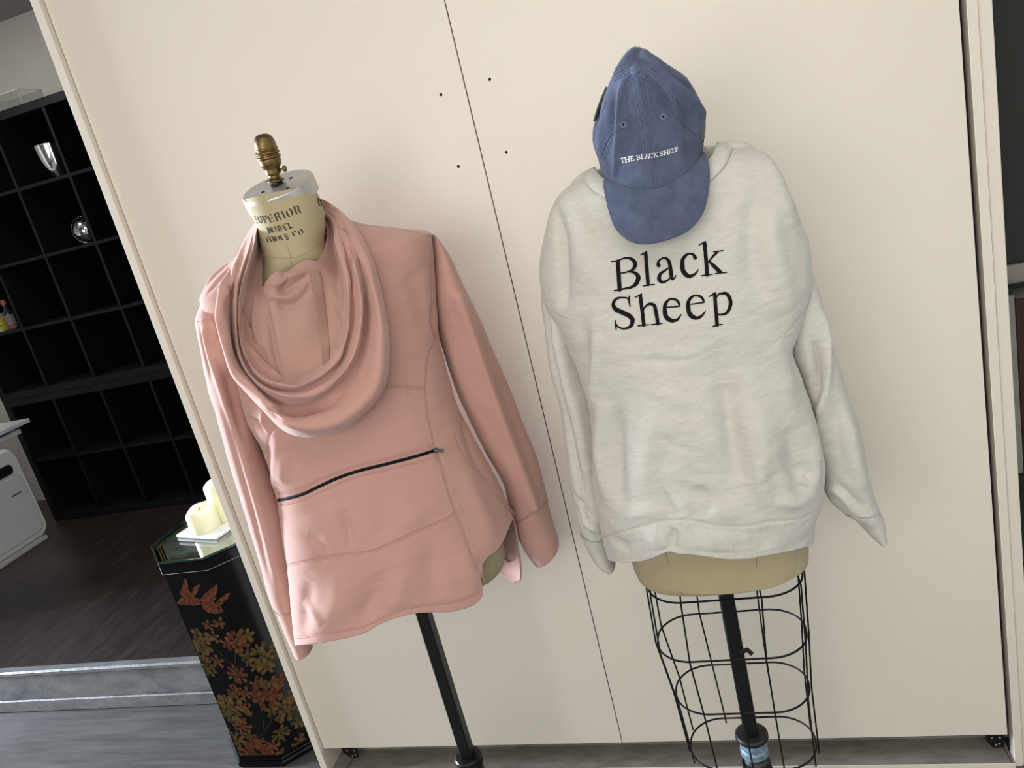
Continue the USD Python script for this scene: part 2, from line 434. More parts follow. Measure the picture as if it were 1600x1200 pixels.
def loops_surface(loops, n, m):
    """A rolled collar: closed loops one after another, joined by splines into an n by m grid."""
    L = np.asarray(loops, float)                        # loops x around x 3
    k = L.shape[0]
    th = np.linspace(0, 1, L.shape[1] + 1)
    around = CubicSpline(th, np.concatenate([L, L[:, :1]], 1), axis=1, bc_type="periodic")(np.arange(n) / n)
    s = np.linspace(0, k - 1, m)
    P = CubicSpline(np.arange(k), around, axis=0)(s)
    return np.transpose(P, (1, 0, 2))


def thread(points, gap=0.006, r=0.0005, closed=False):
    """A row of stitches along a line, each a short raised dash."""
    p = np.asarray(points, float)
    d = np.concatenate([[0], np.cumsum(np.linalg.norm(np.diff(p, axis=0), axis=1))])
    ms, s = [], 0.0
    while s + gap * 0.65 < d[-1]:
        ss = np.array([s, s + gap * 0.32, s + gap * 0.65])
        ms.append(sweep(np.column_stack([np.interp(ss, d, p[:, k]) for k in range(3)]), r, 5))
        s += gap
    return join(*ms)
# measured outlines, folds and lettering, in metres
D = {"pink_frame":[[-0.275,-0.3],[0.7034,-1.2732]],
"pink_torso":[[-0.3609,-0.3246,1.5322,-0.2348,-0.255,1.5448,-0.0,0.06,0.06],[-0.3996,-0.3517,1.5027,-0.1846,-0.2329,1.5075,-0.0,0.075,0.07],[-0.4351,-0.377,1.4796,-0.1248,-0.2056,1.4813,-0.0,0.085,0.08],[-0.4548,-0.3993,1.4531,-0.0806,-0.1926,1.4604,0.0,0.092,0.085],[-0.4597,-0.402,1.4169,-0.0892,-0.1973,1.3965,0.0,0.098,0.09],[-0.452,-0.3978,1.3417,-0.1028,-0.2049,1.3251,0.0,0.104,0.1],[-0.4474,-0.3953,1.2841,-0.1126,-0.2103,1.2507,0.0,0.11,0.1],[-0.4491,-0.3962,1.221,-0.1143,-0.2112,1.1551,0.0,0.112,0.1],[-0.4415,-0.392,1.1488,-0.1028,-0.2048,1.0679,0.0,0.115,0.1],[-0.4426,-0.3926,1.0956,-0.0855,-0.1953,0.99,0.0,0.122,0.105],[-0.4483,-0.3957,1.0405,-0.0721,-0.1879,0.9068,0.0,0.13,0.11],[-0.4592,-0.4017,0.978,-0.066,-0.1845,0.8485,0.0,0.137,0.115],[-0.4679,-0.4066,0.9147,-0.0696,-0.1865,0.7793,0.0,0.142,0.118],[-0.4809,-0.4137,0.8474,-0.0708,-0.1872,0.7137,0.0,0.145,0.12],[-0.5026,-0.4257,0.7355,-0.0757,-0.1899,0.6107,0.0,0.148,0.12]],
"pink_hem":[[0.1459,0.3049,0.3908,0.4578,0.5145,0.5644,0.6097,0.6513,0.6901,0.7267,0.7621,0.7967,0.8309,0.8702,0.9113,0.9478,0.9757,1.0012,1.0255,1.047,1.0567,1.0577,1.064,1.0646,1.0662,1.0727,1.0749,1.0777,1.0859,1.1089,1.1314,1.1578,1.1864,1.2146,1.2415,1.2688,1.2959,1.3221,1.3478,1.3728,1.3969,1.4201,1.4429,1.465,1.4866,1.5071,1.5266,1.5451,1.5608,1.5765,1.5921,1.6094,1.6285,1.6488,1.6697,1.6911,1.7127,1.7347,1.757,1.7795,1.8023,1.8254,1.8486,1.8719,1.8952,1.9188,1.9427,1.9672,1.9923,2.0183,2.045,2.0727,2.1011,2.1305,2.1607,2.1918,2.2239,2.257,2.2912,2.3265,2.3632,2.4016,2.4422,2.4851,2.5312,2.581,2.6359,2.6982,2.7716,2.8681,3.0845,3.25,3.6,4.2,4.7,5.2,5.6,5.85,6.05,6.2],[0.7,0.6965,0.6988,0.7025,0.7067,0.7112,0.7161,0.7211,0.7261,0.7309,0.7354,0.7395,0.743,0.7454,0.7472,0.7496,0.7533,0.758,0.7635,0.7695,0.8207,0.8131,0.776,0.8052,0.8277,0.7973,0.7827,0.7897,0.8343,0.84,0.8446,0.8485,0.8518,0.8542,0.856,0.8573,0.8581,0.8588,0.8595,0.8598,0.8595,0.8587,0.8578,0.857,0.8562,0.8555,0.8549,0.8543,0.8537,0.8533,0.853,0.853,0.8534,0.8542,0.8553,0.8566,0.858,0.8595,0.8615,0.8639,0.8665,0.8693,0.8722,0.8754,0.879,0.8828,0.8865,0.89,0.8929,0.8953,0.8976,0.8999,0.9021,0.9043,0.9064,0.9086,0.9108,0.9131,0.9155,0.9179,0.9205,0.9233,0.9262,0.9292,0.9325,0.936,0.94,0.9447,0.9505,0.9587,0.98,0.985,0.92,0.88,0.88,0.88,0.9,0.925,0.905,0.85]],
"pink_neck":[[0.6106,0.7238,0.8201,0.9008,0.9737,1.0451,1.1127,1.1718,1.2194,1.2567,1.2917,1.322,1.3313,1.3314,1.3315,1.3317,1.3323,1.3324,1.3336,1.3339,1.3353,1.336,1.3377,1.3385,1.3409,1.3413,1.3428,1.3442,1.3449,1.347,1.3494,1.3498,1.3511,1.3556,1.3621,1.3691,1.3764,1.384,1.392,1.4001,1.4083,1.4167,1.4254,1.4347,1.4456,1.458,1.4713,1.4857,1.5004,1.5155,1.5303,1.5447,1.557,1.5704,1.5849,1.6006,1.62,1.6407,1.6622,1.6841,1.7072,1.7323,1.759,1.7872,1.8162,1.8457,1.8752,1.9043,1.9325,1.9614,1.9909,2.0206,2.0501,2.079,2.1066,2.1326,2.1565,2.1787,2.1971,2.1972,2.1991,2.1992,2.1997,2.2027,2.206,2.2082,2.2158,2.2181,2.2194,2.2243,2.2316,2.2355,2.2369,2.2374,2.2425,2.2483,2.2516,2.255,2.2576,2.2631,2.2667,2.2723,2.2808,2.2824,2.2826,2.294,2.2944,2.3052,2.306,2.307,2.3185,2.3186,2.3288,2.3288,2.3306,2.3377,2.34,2.3452,2.3475,2.3511,2.353,2.3535,2.3553,2.3566,2.3577,2.3587,2.3589,2.3593,2.3803,2.4111,2.4461,3.4,4.2,5.2,6.0],[0.0183,0.0236,0.0292,0.0349,0.0407,0.0468,0.053,0.0593,0.0659,0.0727,0.0796,0.0865,0.1582,0.1644,0.1523,0.1706,0.1466,0.1769,0.1833,0.141,0.1896,0.1355,0.1959,0.13,0.2023,0.1245,0.0934,0.1188,0.2085,0.1129,0.1067,0.2148,0.1002,0.2209,0.2271,0.2332,0.2393,0.2453,0.2512,0.2571,0.2629,0.2687,0.2743,0.2799,0.2855,0.2911,0.2965,0.3019,0.3072,0.3124,0.3174,0.3223,0.3269,0.3316,0.3362,0.3406,0.3448,0.3486,0.3519,0.3545,0.3568,0.359,0.3611,0.363,0.3645,0.3657,0.3663,0.3663,0.3654,0.3639,0.3619,0.3594,0.3566,0.3536,0.3504,0.3472,0.3432,0.3383,0.0837,0.089,0.3327,0.0785,0.0945,0.0731,0.1003,0.0675,0.1068,0.3266,0.0616,0.1135,0.1206,0.3203,0.0557,0.128,0.1355,0.143,0.3138,0.1504,0.0497,0.1576,0.3074,0.1645,0.3013,0.0438,0.1711,0.1774,0.2952,0.038,0.1835,0.289,0.2826,0.1895,0.0324,0.2762,0.1953,0.2697,0.2012,0.2632,0.2072,0.2567,0.2131,0.0267,0.2503,0.2191,0.2439,0.2252,0.2376,0.2314,0.0212,0.0156,0.0101,0.02,0.01,0.01,0.02]],
"pink_torso_folds":[[[[-0.3321,-0.4482,1.0505],[-0.325,-0.4492,1.035],[-0.3181,-0.45,1.0195],[-0.3112,-0.4507,1.0038],[-0.3044,-0.4513,0.988],[-0.2977,-0.4517,0.9721],[-0.2911,-0.4519,0.956]],0.00405,0.03,1],[[[-0.2368,-0.4163,1.0591],[-0.226,-0.4132,1.0386],[-0.2211,-0.4131,1.0195],[-0.222,-0.416,1.002],[-0.2289,-0.4218,0.9861],[-0.2418,-0.4303,0.9717]],-0.00405,0.02,1],[[[-0.2713,-0.4511,0.9022],[-0.2679,-0.4517,0.8823],[-0.2696,-0.4538,0.8642],[-0.2798,-0.4587,0.8493],[-0.2931,-0.4643,0.8351],[-0.2985,-0.4672,0.8177],[-0.297,-0.4681,0.7975]],-0.0108,0.02,1],[[[-0.3123,-0.4607,0.9295],[-0.3181,-0.4641,0.9095],[-0.3249,-0.4673,0.8905],[-0.3326,-0.4704,0.8725],[-0.3448,-0.4737,0.8559],[-0.3613,-0.4767,0.8402],[-0.3813,-0.4786,0.8248]],0.00945,0.026,1],[[[-0.2228,-0.4291,0.9008],[-0.2289,-0.434,0.8817],[-0.235,-0.4386,0.8624],[-0.2412,-0.443,0.8429],[-0.2475,-0.4471,0.8231]],0.0081,0.028,1],[[[-0.3828,-0.4664,0.9139],[-0.3921,-0.4673,0.8957],[-0.4013,-0.4681,0.8772],[-0.4104,-0.4689,0.8585],[-0.4197,-0.4694,0.8393],[-0.4293,-0.4695,0.8196],[-0.439,-0.4692,0.7994]],-0.00675,0.018,1],[[[-0.1641,-0.3916,0.9235],[-0.1672,-0.3958,0.9058],[-0.1698,-0.3993,0.8877],[-0.1721,-0.4023,0.8694],[-0.1738,-0.4048,0.8507],[-0.1743,-0.4063,0.8313],[-0.174,-0.4072,0.8115]],-0.00675,0.022,1],[[[-0.125,-0.3662,0.8868],[-0.1212,-0.3645,0.8677],[-0.1183,-0.3632,0.8484],[-0.1162,-0.3624,0.8289],[-0.115,-0.3622,0.8093],[-0.1146,-0.3625,0.7895]],0.00675,0.02,1],[[[-0.359,-0.4425,1.1608],[-0.3711,-0.4408,1.1416],[-0.3834,-0.4391,1.1222],[-0.3971,-0.4357,1.1017]],0.0081,0.014,1],[[[-0.3651,-0.4445,1.1981],[-0.3731,-0.4428,1.1808],[-0.3824,-0.4395,1.1627],[-0.3921,-0.4358,1.1441],[-0.4018,-0.4322,1.1254],[-0.4135,-0.4262,1.1054],[-0.4358,-0.4061,1.0792]],0.00675,0.012,1],[[[-0.3315,-0.4418,1.1803],[-0.3402,-0.4422,1.1633],[-0.3492,-0.4421,1.1459],[-0.3581,-0.4424,1.1285]],-0.0054,0.014,1],[[[-0.2902,-0.4409,1.0374],[-0.291,-0.4435,1.019],[-0.2911,-0.4459,1.0005],[-0.2906,-0.4483,0.982],[-0.2894,-0.4504,0.9634]],-0.00405,0.016,1],[[[-0.1806,-0.3902,1.0096],[-0.1782,-0.3913,0.9908],[-0.1818,-0.3956,0.9767],[-0.1953,-0.405,0.9689]],0.00405,0.02,1],[[[-0.2345,-0.4069,1.1493],[-0.2195,-0.3984,1.1533],[-0.2047,-0.3895,1.1575],[-0.1902,-0.38,1.1617],[-0.1762,-0.3698,1.1659],[-0.1625,-0.3586,1.1703],[-0.1492,-0.3464,1.1746]],-0.00405,0.03,1],[[[-0.1007,-0.2857,1.4161],[-0.1005,-0.2848,1.3991],[-0.1003,-0.2839,1.3821],[-0.1005,-0.2829,1.3648],[-0.1009,-0.2818,1.3474],[-0.1014,-0.2808,1.3299],[-0.1021,-0.2801,1.3122],[-0.1029,-0.2793,1.2944]],-0.0054,0.02,1],[[[-0.102,-0.2211,1.1182],[-0.098,-0.2372,1.1043],[-0.0934,-0.2511,1.0898],[-0.0906,-0.258,1.0732],[-0.0878,-0.2627,1.0562],[-0.0844,-0.2664,1.0393],[-0.0803,-0.2677,1.0215],[-0.0757,-0.2663,1.0028],[-0.071,-0.2618,0.9828],[-0.0662,-0.2546,0.9618]],-0.00675,0.012,1],[[[-0.0983,-0.3038,1.0404],[-0.0953,-0.3052,1.0233],[-0.0922,-0.3061,1.006],[-0.0892,-0.3065,0.9884],[-0.0862,-0.3066,0.9706],[-0.0831,-0.3065,0.9527],[-0.0799,-0.306,0.9345],[-0.0767,-0.3052,0.9162],[-0.0733,-0.3043,0.8977],[-0.07,-0.3028,0.8788]],0.00675,0.02,1],[[[-0.1258,-0.3566,0.9552],[-0.1173,-0.3522,0.9344],[-0.1095,-0.3482,0.913],[-0.1024,-0.3443,0.891],[-0.0962,-0.34,0.8679]],-0.00405,0.02,1],[[[-0.0904,-0.2469,1.3392],[-0.0931,-0.2517,1.3227],[-0.0956,-0.2552,1.306],[-0.0976,-0.2531,1.288],[-0.1,-0.244,1.2681]],-0.0081,0.008,1],[[[-0.109,-0.2691,1.4732],[-0.0946,-0.2766,1.46],[-0.0902,-0.2718,1.4449],[-0.0888,-0.2688,1.4284],[-0.0898,-0.2686,1.4105]],0.00405,0.03,1],[[[-0.3874,-0.4406,1.186],[-0.402,-0.433,1.1668],[-0.418,-0.4214,1.1456],[-0.4331,-0.4085,1.123],[-0.4363,-0.4089,1.1046],[-0.4378,-0.4086,1.086]],-0.0054,0.01,1],[[[-0.4282,-0.4227,1.2317],[-0.3994,-0.439,1.2236],[-0.3843,-0.4428,1.2083]],-0.00675,0.007,1],[[[-0.3785,-0.4429,1.2414],[-0.3837,-0.4428,1.223],[-0.3821,-0.4431,1.205]],0.00675,0.006,1],[[[-0.4389,-0.3996,1.4679],[-0.4285,-0.3888,1.4788],[-0.422,-0.38,1.4853],[-0.4065,-0.3705,1.4944],[-0.3911,-0.3622,1.5035]],0.0054,0.007,1],[[[-0.4175,-0.4214,1.4633],[-0.408,-0.4121,1.4732],[-0.3977,-0.4031,1.4824],[-0.3875,-0.3931,1.4909],[-0.3761,-0.3838,1.4987]],-0.0054,0.006,1],[[[-0.2877,-0.4407,1.0329],[-0.2862,-0.4424,1.0155],[-0.2862,-0.4447,0.9982],[-0.2872,-0.4474,0.9808],[-0.2894,-0.4504,0.9634]],-0.0054,0.008,1],[[[-0.3668,-0.4558,1.0002],[-0.3483,-0.4581,0.9873],[-0.3414,-0.4597,0.9736],[-0.345,-0.4619,0.9598],[-0.3602,-0.4642,0.945]],-0.00405,0.012,1],[[[-0.4159,-0.4648,0.8716],[-0.403,-0.4711,0.857],[-0.3917,-0.4755,0.8413],[-0.3813,-0.4786,0.8248]],0.0054,0.012,1],[[[-0.2624,-0.4519,0.8497],[-0.2498,-0.4453,0.8668],[-0.2434,-0.4407,0.8864],[-0.2418,-0.4379,0.9082]],-0.0054,0.016,1]],
"pink_seams":{"shoulder":[[-0.1806,-0.269,1.5102],[-0.178,-0.2642,1.5086],[-0.1757,-0.2589,1.5071],[-0.1734,-0.2533,1.5055],[-0.1709,-0.2483,1.5039],[-0.1678,-0.2444,1.5023],[-0.1641,-0.2419,1.5008],[-0.1604,-0.2393,1.4992],[-0.1565,-0.2371,1.4977],[-0.1526,-0.235,1.4961],[-0.1491,-0.2319,1.4945],[-0.1455,-0.2291,1.4929],[-0.1411,-0.2281,1.4913],[-0.1372,-0.226,1.4896],[-0.1328,-0.225,1.488],[-0.1288,-0.2234,1.4863],[-0.1246,-0.2222,1.4845],[-0.12,-0.2222,1.4827],[-0.1151,-0.2228,1.4808],[-0.1094,-0.2257,1.479],[-0.1032,-0.23,1.4772],[-0.0972,-0.2339,1.4753],[-0.0917,-0.2367,1.4733],[-0.0866,-0.2388,1.4712],[-0.0819,-0.2397,1.469],[-0.0778,-0.2395,1.4667],[-0.0745,-0.2371,1.4642],[-0.0722,-0.2323,1.4613],[-0.0714,-0.2236,1.4579],[-0.0737,-0.2065,1.4538]],
"armhole":[[-0.0737,-0.2071,1.4527],[-0.0749,-0.2052,1.4483],[-0.0738,-0.2122,1.4443],[-0.0733,-0.2175,1.4402],[-0.0734,-0.221,1.4359],[-0.0737,-0.224,1.4315],[-0.0743,-0.2263,1.4272],[-0.0752,-0.2277,1.4227],[-0.0761,-0.2289,1.4182],[-0.0769,-0.2306,1.4137],[-0.0777,-0.2321,1.4093],[-0.0785,-0.2337,1.4048],[-0.0793,-0.2353,1.4003],[-0.08,-0.237,1.3959],[-0.0808,-0.2387,1.3914],[-0.0814,-0.2407,1.387],[-0.0821,-0.2425,1.3826],[-0.0831,-0.2435,1.378],[-0.0842,-0.2441,1.3734],[-0.0854,-0.2446,1.3688],[-0.0865,-0.2453,1.3641],[-0.0873,-0.2465,1.3596],[-0.0881,-0.2477,1.355],[-0.0889,-0.2487,1.3504],[-0.0899,-0.2489,1.3456],[-0.0912,-0.2485,1.3407],[-0.0931,-0.2463,1.3356],[-0.0945,-0.2453,1.3306],[-0.0953,-0.2453,1.3257],[-0.0959,-0.2456,1.3208],[-0.0964,-0.2458,1.3159],[-0.0968,-0.2458,1.311],[-0.0972,-0.2461,1.3061]],
"princess":[[-0.1004,-0.2426,1.2837],[-0.1021,-0.2443,1.2794],[-0.1031,-0.248,1.2757],[-0.1006,-0.2607,1.274],[-0.1014,-0.2656,1.2707],[-0.1024,-0.2701,1.2675],[-0.1036,-0.2752,1.2646],[-0.105,-0.28,1.2617],[-0.1065,-0.2842,1.2586],[-0.1077,-0.2873,1.255],[-0.1089,-0.2902,1.2512],[-0.1101,-0.293,1.2474],[-0.1112,-0.2956,1.2434],[-0.1123,-0.2977,1.2392],[-0.1134,-0.2996,1.235],[-0.1143,-0.3012,1.2307],[-0.1153,-0.3029,1.2264],[-0.1163,-0.3045,1.222],[-0.1172,-0.3061,1.2177],[-0.1182,-0.3075,1.2133],[-0.1191,-0.309,1.2089],[-0.1199,-0.3106,1.2045],[-0.1207,-0.3121,1.2001],[-0.1216,-0.3132,1.1955],[-0.1224,-0.3142,1.1909],[-0.1232,-0.3152,1.1863],[-0.1239,-0.3161,1.1817],[-0.1245,-0.3171,1.177],[-0.1251,-0.3181,1.1724],[-0.1256,-0.3192,1.1678],[-0.1261,-0.3202,1.1631],[-0.1266,-0.321,1.1584],[-0.1272,-0.3217,1.1537],[-0.1276,-0.3224,1.149],[-0.1278,-0.3231,1.1442],[-0.1279,-0.3238,1.1394],[-0.1279,-0.3244,1.1346],[-0.1278,-0.325,1.1298],[-0.1277,-0.3257,1.125],[-0.1276,-0.3265,1.1202],[-0.1275,-0.3272,1.1154],[-0.1275,-0.3278,1.1106],[-0.1274,-0.3284,1.1058],[-0.1272,-0.3291,1.101],[-0.127,-0.3298,1.0962],[-0.1267,-0.3303,1.0914],[-0.1263,-0.3307,1.0865],[-0.1259,-0.3309,1.0816],[-0.1254,-0.3312,1.0767],[-0.1248,-0.3316,1.0718],[-0.1243,-0.3321,1.067],[-0.124,-0.3327,1.0621],[-0.1236,-0.3335,1.0574],[-0.1233,-0.3344,1.0526],[-0.1231,-0.3353,1.0478],[-0.1228,-0.3364,1.0431],[-0.1225,-0.3374,1.0384],[-0.1223,-0.3383,1.0336],[-0.1221,-0.339,1.0288],[-0.122,-0.3396,1.0239],[-0.1218,-0.34,1.0189],[-0.1215,-0.3407,1.0141],[-0.121,-0.3416,1.0093],[-0.1206,-0.3424,1.0045],[-0.1201,-0.3431,0.9997],[-0.1198,-0.3435,0.9947],[-0.1195,-0.3438,0.9896],[-0.1191,-0.3442,0.9847],[-0.1186,-0.3446,0.9797],[-0.1182,-0.3451,0.9747],[-0.1177,-0.3457,0.9698],[-0.1171,-0.3464,0.9649],[-0.1168,-0.3467,0.9599],[-0.1166,-0.3464,0.9546],[-0.1164,-0.3464,0.9493],[-0.1161,-0.3464,0.9441],[-0.1158,-0.3463,0.9388],[-0.1154,-0.3466,0.9337],[-0.1149,-0.347,0.9287],[-0.1144,-0.3472,0.9236],[-0.1139,-0.3475,0.9185],[-0.1134,-0.3475,0.9133],[-0.1128,-0.3476,0.9081],[-0.112,-0.3482,0.9032],[-0.1111,-0.3488,0.8983],[-0.1103,-0.3492,0.8933],[-0.1094,-0.3498,0.8884],[-0.1085,-0.3505,0.8835],[-0.1078,-0.3511,0.8786],[-0.1071,-0.3519,0.8737],[-0.1064,-0.3527,0.8688],[-0.1057,-0.3536,0.864],[-0.1052,-0.3541,0.8589],[-0.1048,-0.3545,0.8537],[-0.1044,-0.3549,0.8486],[-0.104,-0.3553,0.8434],[-0.1037,-0.3558,0.8383]],
"yoke":[[-0.1723,-0.366,1.2306],[-0.1687,-0.3633,1.2287],[-0.1652,-0.3603,1.2267],[-0.1617,-0.3573,1.2247],[-0.1582,-0.3541,1.2227],[-0.1548,-0.3509,1.2207],[-0.1514,-0.3475,1.2187],[-0.1479,-0.3442,1.2166],[-0.1445,-0.3408,1.2146],[-0.1411,-0.3373,1.2126],[-0.1377,-0.3337,1.2105],[-0.1343,-0.3301,1.2084],[-0.131,-0.3262,1.2063],[-0.1277,-0.322,1.2041],[-0.1245,-0.3177,1.2018],[-0.1214,-0.3132,1.1995]],
"pocket":[[-0.1188,-0.3487,0.9596],[-0.1221,-0.3519,0.9578],[-0.1254,-0.3552,0.9564],[-0.1287,-0.3585,0.9556],[-0.1322,-0.3618,0.9551],[-0.1359,-0.3651,0.955],[-0.1396,-0.3682,0.9549],[-0.1435,-0.3713,0.9549],[-0.1474,-0.3742,0.955],[-0.1512,-0.3772,0.955],[-0.155,-0.3802,0.9549],[-0.1588,-0.3831,0.955],[-0.1626,-0.3859,0.9551],[-0.1664,-0.3888,0.9552],[-0.1703,-0.3916,0.9553],[-0.1741,-0.3944,0.9554],[-0.178,-0.397,0.9553],[-0.1819,-0.3996,0.9551],[-0.1859,-0.402,0.9547],[-0.1898,-0.4043,0.9542],[-0.1937,-0.4068,0.9536],[-0.1976,-0.4092,0.953],[-0.2015,-0.4116,0.9523],[-0.2055,-0.4139,0.9515],[-0.2095,-0.4161,0.9509],[-0.2135,-0.4183,0.9504],[-0.2176,-0.4205,0.9499],[-0.2216,-0.4227,0.9493],[-0.2257,-0.4249,0.9487],[-0.2298,-0.4271,0.9481],[-0.2339,-0.4292,0.9476],[-0.2381,-0.4313,0.9471],[-0.2422,-0.4333,0.9466],[-0.2464,-0.4353,0.9463],[-0.2506,-0.4372,0.9462],[-0.2547,-0.439,0.9462],[-0.2589,-0.4408,0.9465],[-0.263,-0.4426,0.947],[-0.2671,-0.4443,0.9477],[-0.2713,-0.446,0.9484],[-0.2755,-0.4476,0.9492],[-0.2799,-0.449,0.95],[-0.2843,-0.4504,0.9508],[-0.2887,-0.4517,0.9515],[-0.2931,-0.4531,0.9523],[-0.2974,-0.4546,0.9531],[-0.3017,-0.4562,0.9539],[-0.306,-0.4577,0.9546],[-0.3105,-0.4589,0.9551],[-0.3152,-0.4599,0.9555],[-0.32,-0.4607,0.9557],[-0.3249,-0.4612,0.9557],[-0.3302,-0.4613,0.9555],[-0.3359,-0.4609,0.955],[-0.3416,-0.4604,0.9544],[-0.3471,-0.4604,0.954],[-0.3523,-0.4607,0.9538],[-0.3573,-0.4613,0.9537],[-0.3623,-0.4619,0.9536],[-0.3675,-0.4623,0.9533],[-0.3731,-0.4621,0.9526],[-0.379,-0.4616,0.9518],[-0.3852,-0.4607,0.9507],[-0.3917,-0.4595,0.9494],[-0.3985,-0.4578,0.9478],[-0.4058,-0.4555,0.9458],[-0.4137,-0.4525,0.9435],[-0.4222,-0.4487,0.9406],[-0.4323,-0.443,0.9367],[-0.4468,-0.4316,0.9296]],
"side":[[-0.1002,-0.2859,1.0921],[-0.0997,-0.2868,1.0871],[-0.099,-0.2876,1.0821],[-0.0985,-0.2878,1.077],[-0.0978,-0.288,1.0719],[-0.097,-0.288,1.0668],[-0.096,-0.288,1.0618],[-0.0949,-0.2881,1.0569],[-0.0937,-0.2882,1.052],[-0.0923,-0.2883,1.0472],[-0.091,-0.2881,1.0424],[-0.0897,-0.2877,1.0376],[-0.0881,-0.2869,1.0327],[-0.0866,-0.2852,1.0275],[-0.0854,-0.2823,1.0219],[-0.0842,-0.2788,1.0161],[-0.083,-0.2751,1.0102],[-0.0817,-0.2715,1.0042],[-0.0802,-0.2686,0.9986],[-0.0787,-0.2659,0.993],[-0.0771,-0.264,0.9876],[-0.0754,-0.2626,0.9823],[-0.0736,-0.2616,0.9772],[-0.0717,-0.2609,0.9722],[-0.0698,-0.26,0.9671],[-0.068,-0.2591,0.962],[-0.0665,-0.2575,0.9565],[-0.0649,-0.2559,0.951],[-0.0634,-0.2544,0.9456],[-0.0621,-0.2519,0.9396],[-0.0608,-0.2494,0.9337],[-0.0595,-0.247,0.9278],[-0.0585,-0.2436,0.9214],[-0.0577,-0.2396,0.9147],[-0.0572,-0.2348,0.9075],[-0.0562,-0.2312,0.9009],[-0.0557,-0.2263,0.8937],[-0.0555,-0.2204,0.8859],[-0.0563,-0.2116,0.8766]],
"left":[[-0.3529,-0.4449,1.215],[-0.3584,-0.4452,1.2131],[-0.3635,-0.4455,1.2107],[-0.3682,-0.4456,1.2078],[-0.3725,-0.4452,1.2044],[-0.3765,-0.4448,1.2004],[-0.3812,-0.4431,1.1955],[-0.3866,-0.4401,1.1898],[-0.3917,-0.437,1.1841],[-0.3972,-0.4331,1.1781],[-0.4029,-0.4288,1.1719],[-0.4083,-0.4246,1.1656],[-0.4135,-0.4205,1.1591]],
"hem":[[-0.4634,-0.4574,0.7867],[-0.4527,-0.4636,0.791],[-0.444,-0.4674,0.7938],[-0.4356,-0.4708,0.7962],[-0.4281,-0.4731,0.798],[-0.4205,-0.4756,0.7999],[-0.413,-0.478,0.8018],[-0.4059,-0.4798,0.8034],[-0.3994,-0.481,0.8045],[-0.3931,-0.4818,0.8055],[-0.3871,-0.4824,0.8062],[-0.3813,-0.4827,0.8069],[-0.3756,-0.4828,0.8074],[-0.3701,-0.4826,0.8078],[-0.3646,-0.4825,0.8082],[-0.3592,-0.4821,0.8086],[-0.354,-0.4815,0.8089],[-0.349,-0.4808,0.809],[-0.344,-0.4799,0.8092],[-0.339,-0.4789,0.8093],[-0.3342,-0.4778,0.8094],[-0.3295,-0.4766,0.8095],[-0.3249,-0.4751,0.8094],[-0.3206,-0.4734,0.8092],[-0.3163,-0.4715,0.809],[-0.3122,-0.4694,0.8086],[-0.3082,-0.4672,0.8083],[-0.304,-0.4651,0.8083],[-0.2997,-0.4633,0.8087],[-0.2951,-0.4619,0.8095],[-0.2902,-0.4609,0.8107],[-0.2851,-0.4602,0.8122],[-0.2801,-0.4595,0.8137],[-0.2753,-0.4583,0.8149],[-0.2704,-0.4573,0.8161],[-0.2657,-0.4561,0.8171],[-0.2611,-0.4546,0.8177],[-0.2567,-0.4529,0.8183],[-0.2523,-0.4511,0.8188],[-0.248,-0.4491,0.8193],[-0.2437,-0.447,0.8197],[-0.2395,-0.4449,0.8199],[-0.2351,-0.4431,0.8203],[-0.2308,-0.4411,0.8204],[-0.2267,-0.4388,0.8201],[-0.2227,-0.4364,0.8195],[-0.2188,-0.434,0.8186],[-0.2149,-0.4315,0.8175],[-0.2109,-0.4291,0.8163],[-0.207,-0.4266,0.815],[-0.203,-0.4242,0.8137],[-0.1989,-0.4218,0.8124],[-0.1949,-0.4194,0.8109],[-0.1909,-0.4168,0.8095],[-0.1869,-0.4142,0.8079],[-0.1829,-0.4116,0.8064],[-0.179,-0.409,0.805],[-0.1749,-0.4065,0.8037],[-0.1708,-0.4041,0.8024],[-0.1666,-0.4018,0.8011],[-0.1623,-0.3994,0.7998],[-0.1582,-0.397,0.7984],[-0.1541,-0.3943,0.7969],[-0.1501,-0.3916,0.7954],[-0.1462,-0.3887,0.794],[-0.1423,-0.3857,0.7926],[-0.1384,-0.3827,0.7914],[-0.1345,-0.3797,0.7904],[-0.1305,-0.3765,0.7899],[-0.1264,-0.3734,0.7899],[-0.1224,-0.3704,0.7903],[-0.1187,-0.3677,0.7912],[-0.1152,-0.3652,0.793],[-0.1118,-0.3627,0.7956],[-0.1087,-0.3601,0.7987]],
